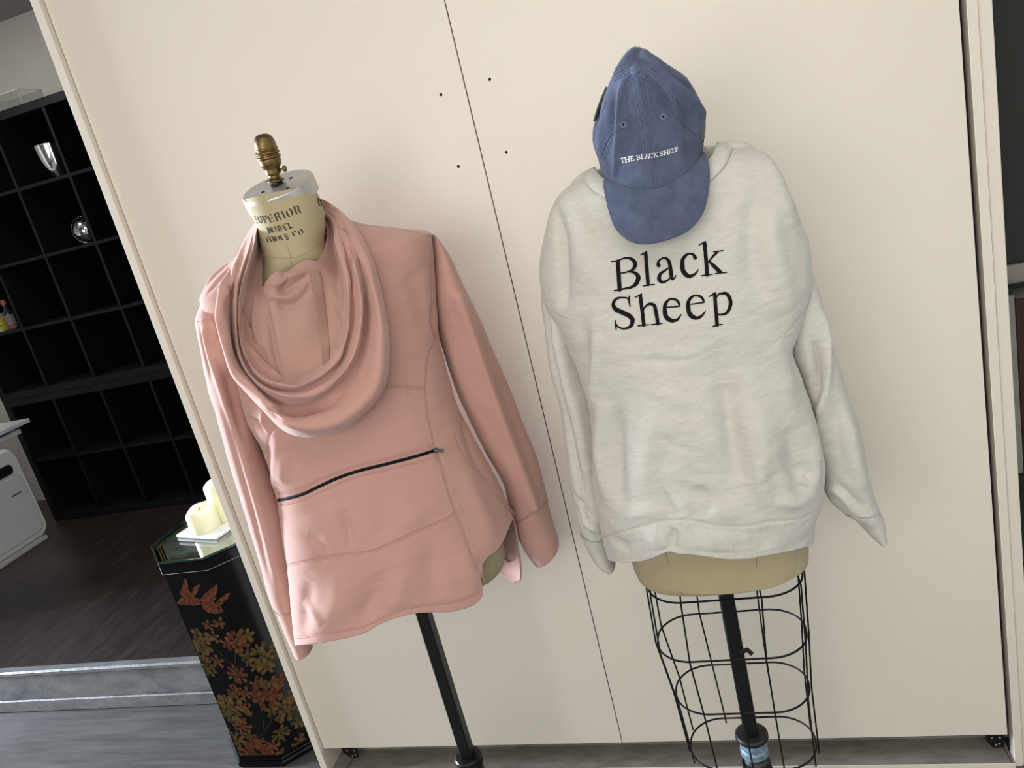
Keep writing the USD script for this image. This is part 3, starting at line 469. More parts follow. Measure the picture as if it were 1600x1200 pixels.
"ziptop":[[-0.419,-0.4248,1.0773],[-0.4084,-0.4316,1.0798],[-0.3997,-0.4359,1.0815],[-0.392,-0.4389,1.0828],[-0.385,-0.441,1.0839],[-0.3785,-0.4424,1.0849],[-0.3724,-0.4433,1.0857],[-0.3666,-0.4439,1.0866],[-0.361,-0.4443,1.0874],[-0.3556,-0.4444,1.0882],[-0.3503,-0.4444,1.0891],[-0.3452,-0.444,1.0903],[-0.3403,-0.4435,1.0917],[-0.3353,-0.4428,1.0934],[-0.3304,-0.4422,1.095],[-0.3255,-0.4415,1.0966],[-0.3207,-0.4407,1.0979],[-0.3161,-0.4398,1.099],[-0.3114,-0.4387,1.0999],[-0.3068,-0.4376,1.1007],[-0.3023,-0.4365,1.1015],[-0.2977,-0.4353,1.1022],[-0.2933,-0.434,1.1028],[-0.2889,-0.4326,1.1034],[-0.2845,-0.4311,1.1039],[-0.2802,-0.4296,1.1044],[-0.2759,-0.428,1.1049],[-0.2717,-0.4263,1.1053],[-0.2675,-0.4246,1.1057],[-0.2633,-0.4227,1.106],[-0.2592,-0.4209,1.1063],[-0.2551,-0.4189,1.1064],[-0.251,-0.417,1.1065],[-0.247,-0.4149,1.1065],[-0.2429,-0.4129,1.1064],[-0.2389,-0.4108,1.1062],[-0.2349,-0.4088,1.106],[-0.2308,-0.4068,1.1058],[-0.2267,-0.4049,1.1055],[-0.2226,-0.4029,1.1052],[-0.2185,-0.4008,1.1048],[-0.2145,-0.3986,1.1044],[-0.2105,-0.3964,1.104],[-0.2066,-0.3941,1.1036],[-0.2026,-0.3919,1.1032],[-0.1986,-0.3896,1.1029],[-0.1947,-0.3872,1.1025],[-0.1908,-0.3848,1.1021],[-0.1869,-0.3822,1.1017],[-0.1831,-0.3796,1.1013],[-0.1792,-0.3769,1.1008],[-0.1755,-0.3741,1.1003],[-0.1717,-0.3713,1.0998],[-0.1679,-0.3684,1.0993],[-0.1642,-0.3654,1.0988],[-0.1605,-0.3624,1.0983],[-0.1568,-0.3593,1.0978],[-0.1532,-0.3561,1.0973],[-0.1495,-0.3528,1.0968],[-0.1459,-0.3495,1.0963],[-0.1423,-0.3461,1.0959],[-0.1387,-0.3426,1.0955],[-0.1351,-0.3391,1.0951],[-0.1316,-0.3354,1.0946],[-0.1281,-0.3315,1.0941]],
"zipbot":[[-0.432,-0.4156,1.0502],[-0.4159,-0.4298,1.0564],[-0.4058,-0.4361,1.0593],[-0.3975,-0.4399,1.0612],[-0.3902,-0.4423,1.0626],[-0.3835,-0.444,1.0639],[-0.3771,-0.4453,1.065],[-0.3711,-0.4462,1.066],[-0.3653,-0.4468,1.067],[-0.3597,-0.4471,1.0679],[-0.3543,-0.4473,1.069],[-0.3489,-0.4472,1.0702],[-0.3438,-0.4469,1.0715],[-0.3387,-0.4464,1.0729],[-0.3338,-0.4458,1.0742],[-0.3289,-0.4451,1.0755],[-0.3241,-0.4443,1.0767],[-0.3194,-0.4434,1.0778],[-0.3148,-0.4424,1.0789],[-0.3103,-0.4412,1.0799],[-0.3059,-0.44,1.081],[-0.3014,-0.4387,1.082],[-0.297,-0.4374,1.0829],[-0.2927,-0.4359,1.0837],[-0.2884,-0.4344,1.0844],[-0.2842,-0.4328,1.085],[-0.28,-0.4311,1.0856],[-0.2758,-0.4294,1.0861],[-0.2716,-0.4278,1.0865],[-0.2674,-0.426,1.0869],[-0.2632,-0.4243,1.0872],[-0.259,-0.4225,1.0874],[-0.2549,-0.4207,1.0876],[-0.2508,-0.4188,1.0876],[-0.2467,-0.4169,1.0875],[-0.2427,-0.4149,1.0874],[-0.2386,-0.413,1.0871],[-0.2346,-0.4109,1.0868],[-0.2306,-0.4088,1.0864],[-0.2266,-0.4067,1.086],[-0.2226,-0.4046,1.0856],[-0.2186,-0.4025,1.0852],[-0.2146,-0.4003,1.0847],[-0.2106,-0.3981,1.0843],[-0.2067,-0.3958,1.0838],[-0.2028,-0.3935,1.0834],[-0.1989,-0.3911,1.083],[-0.195,-0.3887,1.0825],[-0.1911,-0.3862,1.0821],[-0.1872,-0.3838,1.0816],[-0.1833,-0.3813,1.0812],[-0.1794,-0.3787,1.0807],[-0.1756,-0.3761,1.0802],[-0.1718,-0.3734,1.0797],[-0.168,-0.3706,1.0792],[-0.1643,-0.3677,1.0786],[-0.1606,-0.3647,1.078],[-0.1569,-0.3617,1.0774],[-0.1532,-0.3587,1.0769],[-0.1495,-0.3556,1.0763],[-0.1458,-0.3524,1.0757],[-0.1421,-0.3491,1.075],[-0.1385,-0.3458,1.0744],[-0.1349,-0.3423,1.0737],[-0.1314,-0.3387,1.073],[-0.1279,-0.335,1.0722],[-0.1244,-0.3312,1.0715]]},"pink_zip":[[[-0.4296,-0.4164,1.0602],[-0.4144,-0.4293,1.0659],[-0.4046,-0.435,1.0686],[-0.3964,-0.4387,1.0705],[-0.3889,-0.4413,1.0722],[-0.382,-0.4431,1.0735],[-0.3757,-0.4442,1.0746],[-0.3697,-0.4449,1.0757],[-0.3639,-0.4454,1.0767],[-0.3583,-0.4457,1.0777],[-0.3529,-0.4457,1.0788],[-0.3476,-0.4455,1.0799],[-0.3425,-0.4451,1.0812],[-0.3374,-0.4445,1.0826],[-0.3325,-0.4439,1.084],[-0.3276,-0.4431,1.0853],[-0.3228,-0.4423,1.0865],[-0.318,-0.4414,1.0876],[-0.3132,-0.4405,1.0887],[-0.3086,-0.4394,1.0898],[-0.304,-0.4382,1.0908],[-0.2996,-0.4368,1.0917],[-0.2952,-0.4354,1.0926],[-0.2909,-0.4339,1.0934],[-0.2865,-0.4324,1.0941],[-0.2822,-0.4308,1.0947],[-0.2778,-0.4292,1.0952],[-0.2736,-0.4276,1.0956],[-0.2693,-0.4258,1.096],[-0.2651,-0.424,1.0963],[-0.2609,-0.4222,1.0966],[-0.2567,-0.4203,1.0967],[-0.2526,-0.4184,1.0968],[-0.2484,-0.4165,1.0968],[-0.2443,-0.4146,1.0968],[-0.2402,-0.4126,1.0966],[-0.236,-0.4107,1.0964],[-0.2319,-0.4086,1.0961],[-0.2279,-0.4065,1.0958],[-0.2238,-0.4044,1.0954],[-0.2198,-0.4022,1.095],[-0.2158,-0.3999,1.0946],[-0.2118,-0.3976,1.0941],[-0.2078,-0.3954,1.0937],[-0.2038,-0.3931,1.0933],[-0.1998,-0.3907,1.093],[-0.1959,-0.3883,1.0926],[-0.1919,-0.3859,1.0922],[-0.188,-0.3833,1.0918],[-0.1841,-0.3807,1.0913],[-0.1803,-0.378,1.0909],[-0.1764,-0.3752,1.0904],[-0.1726,-0.3725,1.0899],[-0.1688,-0.3696,1.0894],[-0.165,-0.3667,1.089],[-0.1612,-0.3638,1.0885],[-0.1575,-0.3607,1.088],[-0.1538,-0.3575,1.0875],[-0.1501,-0.3543,1.087],[-0.1464,-0.351,1.0865],[-0.1427,-0.3477,1.0861],[-0.1391,-0.3442,1.0856],[-0.1354,-0.3407,1.0852],[-0.1318,-0.3371,1.0847],[-0.1283,-0.3333,1.0842]],[[-0.738,-0.668,0.094],[-0.583,-0.802,0.133],[-0.468,-0.867,0.173],[-0.394,-0.906,0.152],[-0.319,-0.938,0.133],[-0.231,-0.962,0.145],[-0.164,-0.975,0.152],[-0.123,-0.981,0.152],[-0.097,-0.983,0.155],[-0.063,-0.984,0.167],[-0.018,-0.984,0.179],[0.025,-0.983,0.179],[0.052,-0.984,0.169],[0.071,-0.984,0.166],[0.092,-0.979,0.18],[0.112,-0.975,0.192],[0.129,-0.975,0.179],[0.146,-0.978,0.145],[0.174,-0.978,0.118],[0.215,-0.97,0.111],[0.259,-0.959,0.116],[0.288,-0.951,0.111],[0.303,-0.949,0.09],[0.312,-0.948,0.067],[0.322,-0.945,0.052],[0.335,-0.941,0.052],[0.35,-0.935,0.065],[0.365,-0.927,0.086],[0.377,-0.921,0.1],[0.386,-0.916,0.107],[0.395,-0.912,0.113],[0.404,-0.907,0.119],[0.415,-0.901,0.126],[0.42,-0.898,0.133],[0.424,-0.896,0.135],[0.431,-0.892,0.134],[0.441,-0.888,0.131],[0.453,-0.882,0.125],[0.468,-0.876,0.114],[0.482,-0.871,0.098],[0.493,-0.866,0.083],[0.497,-0.865,0.072],[0.498,-0.864,0.07],[0.5,-0.863,0.068],[0.506,-0.86,0.061],[0.514,-0.856,0.054],[0.525,-0.85,0.051],[0.541,-0.839,0.05],[0.56,-0.827,0.053],[0.574,-0.817,0.057],[0.581,-0.811,0.065],[0.586,-0.807,0.075],[0.593,-0.801,0.082],[0.604,-0.793,0.084],[0.618,-0.783,0.079],[0.635,-0.77,0.07],[0.65,-0.757,0.068],[0.658,-0.748,0.084],[0.662,-0.742,0.107],[0.669,-0.734,0.116],[0.682,-0.724,0.106],[0.695,-0.713,0.092],[0.682,-0.716,0.09],[0.719,-0.687,0.105],[0.744,-0.66,0.106]]],
"pink_slider":[[[-0.1283,-0.3333,1.0842],[-0.1146,-0.3182,1.0734]],[[0.744,-0.66,0.106],[0.808,-0.568,0.157]]],
"pink_puller":[[[-0.0564,-0.216,0.8846],[-0.0559,-0.2107,0.8666]],[[0.957,0.256,0.135],[0.953,0.291,0.052]]],
"pink_sleeve_right":[[-0.082,-0.1819,1.4591,-0.0748,-0.178,1.4521,-0.0,0.02,0.03],[-0.0903,-0.1865,1.4196,-0.0616,-0.1707,1.4084,-0.0,0.045,0.05],[-0.1011,-0.1902,1.3723,-0.0537,-0.164,1.3524,-0.0,0.055,0.06],[-0.1115,-0.1925,1.3237,-0.0432,-0.1548,1.2911,-0.0,0.06,0.062],[-0.1167,-0.192,1.2724,-0.0353,-0.147,1.2358,-0.0,0.06,0.062],[-0.1153,-0.1889,1.1773,-0.023,-0.1379,1.1418,-0.0,0.058,0.06],[-0.1024,-0.1818,1.0682,-0.0104,-0.131,1.0292,-0.0,0.055,0.055],[-0.091,-0.1755,1.0005,-0.0018,-0.1262,0.9568,-0.0,0.052,0.05],[-0.0745,-0.1664,0.9065,-0.001,-0.1258,0.8811,-0.0,0.048,0.046],[-0.077,-0.1678,0.8251,-0.0027,-0.1267,0.848,-0.0,0.045,0.042],[-0.0754,-0.1669,0.8089,-0.0017,-0.1262,0.8087,-0.0,0.044,0.04],[-0.0682,-0.1629,0.7586,-0.0001,-0.1253,0.7718,-0.0,0.043,0.038],[-0.0568,-0.1566,0.7201,-0.0013,-0.1259,0.7596,-0.0,0.04,0.035]],
"pink_cuff_right":[[0.617,0.8869,1.0805,1.2471,1.4001,1.546,1.692,1.8401,1.9914,2.1478,2.315,2.5042,2.7386,3.1776,4.2,5.2],[0.8214,0.8199,0.8218,0.8243,0.8267,0.829,0.831,0.833,0.8351,0.8376,0.8405,0.8441,0.8491,0.8617,0.885,0.87]],
"pink_sleeve_right_folds":[[[[-0.047,-0.2248,1.3367],[-0.0451,-0.2242,1.3193],[-0.0436,-0.2226,1.3016],[-0.0424,-0.2205,1.2837],[-0.0413,-0.2185,1.2656],[-0.0401,-0.2171,1.2475],[-0.0389,-0.2157,1.2292],[-0.0377,-0.2142,1.2108],[-0.0365,-0.2126,1.1921],[-0.0353,-0.2109,1.1733],[-0.0341,-0.2093,1.1544],[-0.0327,-0.2079,1.1354],[-0.0313,-0.2067,1.1162],[-0.0298,-0.2055,1.097],[-0.0282,-0.2042,1.0776],[-0.0265,-0.2028,1.058],[-0.0246,-0.201,1.0382],[-0.0226,-0.1991,1.0181],[-0.0207,-0.197,0.9979],[-0.0191,-0.1951,0.9774],[-0.0178,-0.1933,0.9568],[-0.0166,-0.1916,0.9359],[-0.0157,-0.1899,0.9149],[-0.0149,-0.1883,0.8936],[-0.0144,-0.1867,0.8721]],0.01215,0.011,0],[[[-0.0324,-0.205,1.2732],[-0.0303,-0.2017,1.2549],[-0.0281,-0.199,1.2365],[-0.026,-0.1965,1.218],[-0.024,-0.194,1.1993],[-0.022,-0.1917,1.1805],[-0.0201,-0.1896,1.1615],[-0.0182,-0.1877,1.1424],[-0.0165,-0.1863,1.1233],[-0.0147,-0.1853,1.104],[-0.013,-0.1845,1.0847],[-0.0113,-0.1838,1.0652],[-0.0096,-0.1831,1.0456],[-0.0078,-0.1822,1.0258],[-0.0059,-0.1814,1.006],[-0.0042,-0.1803,0.9858],[-0.0026,-0.1784,0.9652],[-0.0012,-0.1762,0.9442],[0.0003,-0.174,0.9231],[0.0017,-0.1713,0.9015]],-0.0081,0.022,1],[[[-0.084,-0.223,1.2875],[-0.0859,-0.2219,1.2687],[-0.0874,-0.2203,1.2498],[-0.0884,-0.2187,1.2307],[-0.089,-0.2171,1.2115],[-0.089,-0.2157,1.1923],[-0.0884,-0.2146,1.173],[-0.0873,-0.2134,1.1536],[-0.0858,-0.2119,1.134],[-0.0839,-0.2101,1.1142],[-0.0814,-0.2083,1.0943]],0.0054,0.012,1],[[[-0.0796,-0.2151,1.1389],[-0.0714,-0.2154,1.1206],[-0.0648,-0.2145,1.1015],[-0.0599,-0.213,1.0816],[-0.0565,-0.2111,1.0612],[-0.0544,-0.2087,1.0399],[-0.0536,-0.2056,1.0177],[-0.0542,-0.2022,0.9946]],-0.00405,0.012,1],[[[-0.0335,-0.2029,1.0046],[-0.0364,-0.2013,0.9808],[-0.0383,-0.1985,0.9564],[-0.0394,-0.1949,0.9316],[-0.0383,-0.1927,0.9074],[-0.0348,-0.1924,0.8842]],0.0054,0.014,1]],
"pink_sleeve_left":[[-0.45,-0.383,1.4531,-0.4282,-0.3709,1.4533,-0.0,0.006,0.006],[-0.462,-0.3999,1.4381,-0.4256,-0.3798,1.4311,-0.0,0.04,0.045],[-0.4719,-0.4088,1.4185,-0.4211,-0.3807,1.4066,0.0,0.062,0.06],[-0.4807,-0.4114,1.3631,-0.4236,-0.3798,1.346,-0.0,0.066,0.06],[-0.4952,-0.408,1.2964,-0.4378,-0.3762,1.2796,-0.0,0.06,0.055],[-0.5029,-0.403,1.241,-0.4513,-0.3745,1.2218,-0.0,0.052,0.052],[-0.51,-0.4012,1.1838,-0.4558,-0.3713,1.1589,-0.0,0.052,0.05],[-0.5168,-0.3993,1.1263,-0.4581,-0.3669,1.0988,-0.0,0.052,0.05],[-0.5241,-0.3976,1.0282,-0.461,-0.3628,1.0103,-0.0,0.05,0.048],[-0.533,-0.3968,0.9252,-0.4737,-0.364,0.9078,-0.0,0.048,0.045],[-0.5395,-0.3981,0.8418,-0.4838,-0.3674,0.8237,-0.0,0.045,0.042],[-0.5376,-0.3959,0.7974,-0.4856,-0.3672,0.793,-0.0,0.042,0.04],[-0.5372,-0.3957,0.7741,-0.4882,-0.3687,0.7663,-0.0,0.04,0.038],[-0.5361,-0.3951,0.7361,-0.4926,-0.3711,0.737,-0.0,0.038,0.036],[-0.5349,-0.3945,0.7023,-0.4973,-0.3737,0.7109,-0.0,0.035,0.033]],
"pink_cuff_left":[[0.3,0.7381,0.9788,1.1972,1.4072,1.6184,1.8525,2.1072,2.4381,4.2,5.2],[0.83,0.8527,0.8525,0.8531,0.8541,0.8554,0.8576,0.8592,0.8618,0.84,0.84]],
"pink_sleeve_left_folds":[[[[-0.4302,-0.4486,1.418],[-0.4287,-0.4524,1.4028],[-0.4287,-0.4542,1.3873],[-0.4295,-0.4552,1.3716],[-0.4301,-0.4554,1.3558],[-0.4311,-0.4545,1.3397],[-0.4335,-0.4521,1.323],[-0.4367,-0.449,1.3061],[-0.4401,-0.4458,1.2888],[-0.444,-0.442,1.2712],[-0.4484,-0.4377,1.2533],[-0.4518,-0.4347,1.2354],[-0.4537,-0.4338,1.218]],0.0081,0.007,1],[[[-0.416,-0.4486,1.4125],[-0.4218,-0.4533,1.3944],[-0.4253,-0.4551,1.3752],[-0.425,-0.4551,1.3551]],-0.0054,0.006,1],[[[-0.4096,-0.4379,1.4142],[-0.4104,-0.4438,1.3974],[-0.4115,-0.4462,1.3802],[-0.4121,-0.4459,1.3623],[-0.4137,-0.4447,1.3442],[-0.4168,-0.4408,1.3254]],0.00675,0.008,1],[[[-0.4134,-0.446,1.3503],[-0.4169,-0.4451,1.3327],[-0.4217,-0.4421,1.3145],[-0.4269,-0.4384,1.2959],[-0.4317,-0.4348,1.277],[-0.4372,-0.43,1.2577],[-0.4422,-0.4262,1.2382],[-0.445,-0.4252,1.2194],[-0.4472,-0.4252,1.2006],[-0.4493,-0.4253,1.1818]],-0.00675,0.012,1],[[[-0.4395,-0.4452,1.4173],[-0.4431,-0.4469,1.4009],[-0.4463,-0.4473,1.3842],[-0.4478,-0.4482,1.3674],[-0.4491,-0.449,1.3504],[-0.4507,-0.4489,1.3333],[-0.4526,-0.448,1.3158]],-0.0054,0.005,1],[[[-0.4206,-0.4484,1.4176],[-0.4252,-0.453,1.4002],[-0.4276,-0.4548,1.3817]],0.0054,0.005,1],[[[-0.4131,-0.4435,1.4164],[-0.4138,-0.4486,1.3978],[-0.4199,-0.4537,1.38]],0.0054,0.005,1],[[[-0.4542,-0.44,1.2581],[-0.4583,-0.4369,1.2404],[-0.4607,-0.436,1.2232],[-0.4628,-0.4353,1.2059],[-0.4649,-0.4347,1.1885],[-0.467,-0.434,1.1709],[-0.4692,-0.4331,1.1531],[-0.4714,-0.4322,1.1351],[-0.4733,-0.4314,1.1171],[-0.4752,-0.4307,1.0989],[-0.4773,-0.4297,1.0805],[-0.4796,-0.4288,1.0618],[-0.4821,-0.4279,1.043],[-0.4846,-0.4272,1.0241],[-0.487,-0.4267,1.0051],[-0.4895,-0.4262,0.986],[-0.4921,-0.4258,0.9667],[-0.4948,-0.4255,0.9472],[-0.4977,-0.425,0.9275],[-0.5006,-0.4247,0.9077]],-0.0054,0.008,1],[[[-0.4525,-0.4344,1.2306],[-0.4543,-0.4337,1.2134],[-0.4561,-0.4331,1.196],[-0.4579,-0.4324,1.1784],[-0.4597,-0.4317,1.1607],[-0.4616,-0.4308,1.1428],[-0.4633,-0.43,1.1248],[-0.4649,-0.4293,1.1066],[-0.4664,-0.4285,1.0883],[-0.468,-0.4277,1.0698],[-0.4697,-0.4268,1.0511],[-0.4715,-0.4261,1.0324],[-0.4733,-0.4257,1.0135],[-0.4752,-0.4254,0.9945],[-0.4773,-0.425,0.9754],[-0.4794,-0.4247,0.956],[-0.4817,-0.4244,0.9365],[-0.4841,-0.4241,0.9168],[-0.4865,-0.4241,0.8971],[-0.4889,-0.4242,0.8772]],0.0054,0.01,1]],
"pink_drop_seam":[[-0.4471,-0.4382,1.4206],[-0.4273,-0.4458,1.4219],[-0.4147,-0.4417,1.4196],[-0.4093,-0.4324,1.4162]],
"cowl":[[[-0.3338,-0.2182,1.5716],[-0.2468,-0.2387,1.5454],[-0.1751,-0.3133,1.4962],[-0.1537,-0.3392,1.4485],[-0.1524,-0.3351,1.4073],[-0.1566,-0.3488,1.3472],[-0.1679,-0.3665,1.295],[-0.189,-0.3839,1.2442],[-0.2197,-0.4066,1.215],[-0.2556,-0.4321,1.2038],[-0.2945,-0.4536,1.2062],[-0.3262,-0.4654,1.2242],[-0.3434,-0.4692,1.2582],[-0.3603,-0.4671,1.3014],[-0.3754,-0.4583,1.3534],[-0.3756,-0.455,1.404],[-0.3644,-0.4351,1.459],[-0.352,-0.4054,1.5008],[-0.3615,-0.325,1.5405]],[[-0.3331,-0.2121,1.5829],[-0.2528,-0.2249,1.5642],[-0.1641,-0.3073,1.4998],[-0.1366,-0.3469,1.4295],[-0.1354,-0.3543,1.368],[-0.1391,-0.3677,1.314],[-0.1516,-0.3861,1.2568],[-0.1703,-0.4078,1.2234],[-0.1995,-0.4296,1.2027],[-0.2329,-0.4538,1.1912],[-0.2767,-0.478,1.1947],[-0.3113,-0.4914,1.2138],[-0.3277,-0.4948,1.2423],[-0.3426,-0.4973,1.2724],[-0.3635,-0.4974,1.3092],[-0.3699,-0.5032,1.344],[-0.365,-0.4982,1.4084],[-0.3642,-0.4578,1.4695],[-0.3645,-0.3037,1.5532]],[[-0.3312,-0.2111,1.5897],[-0.2491,-0.2286,1.5614],[-0.1662,-0.3256,1.4984],[-0.1423,-0.3672,1.438],[-0.1376,-0.3841,1.3757],[-0.1408,-0.4029,1.3245],[-0.1519,-0.4262,1.2728],[-0.1716,-0.4463,1.2437],[-0.1981,-0.4666,1.2265],[-0.2275,-0.4885,1.2189],[-0.26,-0.5065,1.2241],[-0.2858,-0.515,1.2407],[-0.3036,-0.5157,1.2642],[-0.3242,-0.51,1.2937],[-0.346,-0.5049,1.3259],[-0.3544,-0.5061,1.3625],[-0.3521,-0.5025,1.4149],[-0.3519,-0.4624,1.4704],[-0.3599,-0.3012,1.5589]],[[-0.3282,-0.2151,1.5919],[-0.2487,-0.234,1.5548],[-0.1768,-0.3257,1.4962],[-0.1559,-0.3576,1.4355],[-0.1684,-0.3611,1.3758],[-0.1805,-0.3849,1.3205],[-0.2021,-0.4082,1.2786],[-0.2267,-0.4333,1.2583],[-0.2527,-0.459,1.2461],[-0.2763,-0.4744,1.2475],[-0.2999,-0.4851,1.2553],[-0.3226,-0.4885,1.2763],[-0.3421,-0.4856,1.3026],[-0.3604,-0.4786,1.332],[-0.3725,-0.4681,1.364],[-0.3674,-0.4619,1.4067],[-0.351,-0.4448,1.4641],[-0.3461,-0.3907,1.5137],[-0.3558,-0.2989,1.5624]],[[-0.3251,-0.2192,1.594],[-0.2431,-0.2424,1.551],[-0.1785,-0.3381,1.4962],[-0.1585,-0.3762,1.443],[-0.1591,-0.3902,1.3835],[-0.1703,-0.4135,1.335],[-0.1904,-0.436,1.2974],[-0.2137,-0.4603,1.2797],[-0.2395,-0.4815,1.272],[-0.2606,-0.4954,1.2736],[-0.283,-0.5044,1.2817],[-0.3107,-0.5082,1.2999],[-0.3319,-0.5051,1.3237],[-0.345,-0.4963,1.3522],[-0.3517,-0.4817,1.3847],[-0.3446,-0.4721,1.4252],[-0.3328,-0.4519,1.4731],[-0.3316,-0.3941,1.5191],[-0.3507,-0.3018,1.564]],[[-0.3181,-0.221,1.5914],[-0.2403,-0.2466,1.545],[-0.1884,-0.3321,1.4939],[-0.1733,-0.3672,1.4442],[-0.1832,-0.3749,1.3877],[-0.1923,-0.3971,1.3435],[-0.2129,-0.4199,1.3042],[-0.2393,-0.4437,1.2828],[-0.2626,-0.4622,1.2768],[-0.2803,-0.4743,1.2782],[-0.3003,-0.4831,1.2846],[-0.3258,-0.488,1.302],[-0.3432,-0.4862,1.3282],[-0.355,-0.4756,1.3575],[-0.3582,-0.4659,1.3847],[-0.3504,-0.4559,1.4244],[-0.3378,-0.4375,1.471],[-0.3302,-0.3876,1.52],[-0.3456,-0.3047,1.5656]],[[-0.3166,-0.2259,1.588],[-0.2395,-0.2518,1.5396],[-0.1906,-0.3391,1.4921],[-0.1764,-0.3746,1.4463],[-0.1808,-0.3908,1.3911],[-0.1883,-0.412,1.3492],[-0.2066,-0.4336,1.3143],[-0.2304,-0.4582,1.2943],[-0.2561,-0.4758,1.2886],[-0.2721,-0.4858,1.2902],[-0.291,-0.4939,1.2996],[-0.3143,-0.4988,1.3152],[-0.3302,-0.4961,1.3395],[-0.3422,-0.4857,1.3641],[-0.3484,-0.4719,1.3903],[-0.343,-0.4621,1.4268],[-0.3308,-0.4428,1.4708],[-0.3243,-0.39,1.5214],[-0.3406,-0.3077,1.5672]],[[-0.3148,-0.2306,1.5857],[-0.2423,-0.2534,1.5368],[-0.2022,-0.3283,1.4882],[-0.1924,-0.3606,1.4444],[-0.2005,-0.3731,1.3906],[-0.2121,-0.3909,1.3488],[-0.2325,-0.4079,1.3189],[-0.2563,-0.4267,1.2986],[-0.2782,-0.4412,1.293],[-0.2932,-0.4494,1.2948],[-0.3091,-0.4559,1.3032],[-0.3281,-0.4607,1.3195],[-0.344,-0.4581,1.3422],[-0.3533,-0.4518,1.3649],[-0.3576,-0.4427,1.3917],[-0.3515,-0.436,1.4252],[-0.3384,-0.4207,1.4676],[-0.3258,-0.3795,1.5211],[-0.3393,-0.307,1.5646]],[[-0.3135,-0.2379,1.5778],[-0.2579,-0.2357,1.5331],[-0.2326,-0.2789,1.4888],[-0.2205,-0.3065,1.4534],[-0.2185,-0.335,1.426],[-0.2269,-0.3534,1.3967],[-0.2409,-0.3703,1.3683],[-0.2555,-0.3875,1.3522],[-0.2722,-0.4024,1.3477],[-0.2906,-0.4148,1.3522],[-0.306,-0.4233,1.3632],[-0.3146,-0.4247,1.379],[-0.3223,-0.4221,1.3969],[-0.3322,-0.4161,1.4144],[-0.3401,-0.4045,1.4326],[-0.3438,-0.3883,1.456],[-0.3477,-0.3596,1.4856],[-0.3519,-0.3276,1.5156],[-0.355,-0.2837,1.5567]],[[-0.313,-0.241,1.5744],[-0.2576,-0.2412,1.5338],[-0.2403,-0.2774,1.4996],[-0.2356,-0.3091,1.4745],[-0.235,-0.335,1.4641],[-0.2382,-0.3482,1.4614],[-0.2443,-0.3584,1.4578],[-0.2526,-0.3688,1.4546],[-0.2619,-0.3773,1.4514],[-0.2751,-0.3869,1.4492],[-0.2855,-0.3926,1.4501],[-0.2892,-0.4015,1.4573],[-0.2968,-0.4057,1.4608],[-0.3113,-0.4046,1.4577],[-0.3277,-0.3977,1.4492],[-0.3337,-0.3827,1.4609],[-0.3413,-0.3561,1.4836],[-0.3466,-0.3281,1.5146],[-0.354,-0.2888,1.5513]],[[-0.3147,-0.2465,1.5611],[-0.2635,-0.2445,1.5235],[-0.2488,-0.2787,1.4921],[-0.2459,-0.3091,1.4708],[-0.2463,-0.3333,1.4602],[-0.2524,-0.3458,1.4534],[-0.2593,-0.3553,1.4487],[-0.2659,-0.3647,1.445],[-0.2731,-0.3721,1.4422],[-0.2825,-0.3796,1.4399],[-0.2912,-0.3844,1.4404],[-0.2976,-0.3902,1.4452],[-0.3055,-0.3923,1.4483],[-0.317,-0.3918,1.4458],[-0.3295,-0.3872,1.4404],[-0.34,-0.3702,1.4502],[-0.3427,-0.3511,1.4771],[-0.3453,-0.3274,1.5084],[-0.3513,-0.293,1.5442]]],
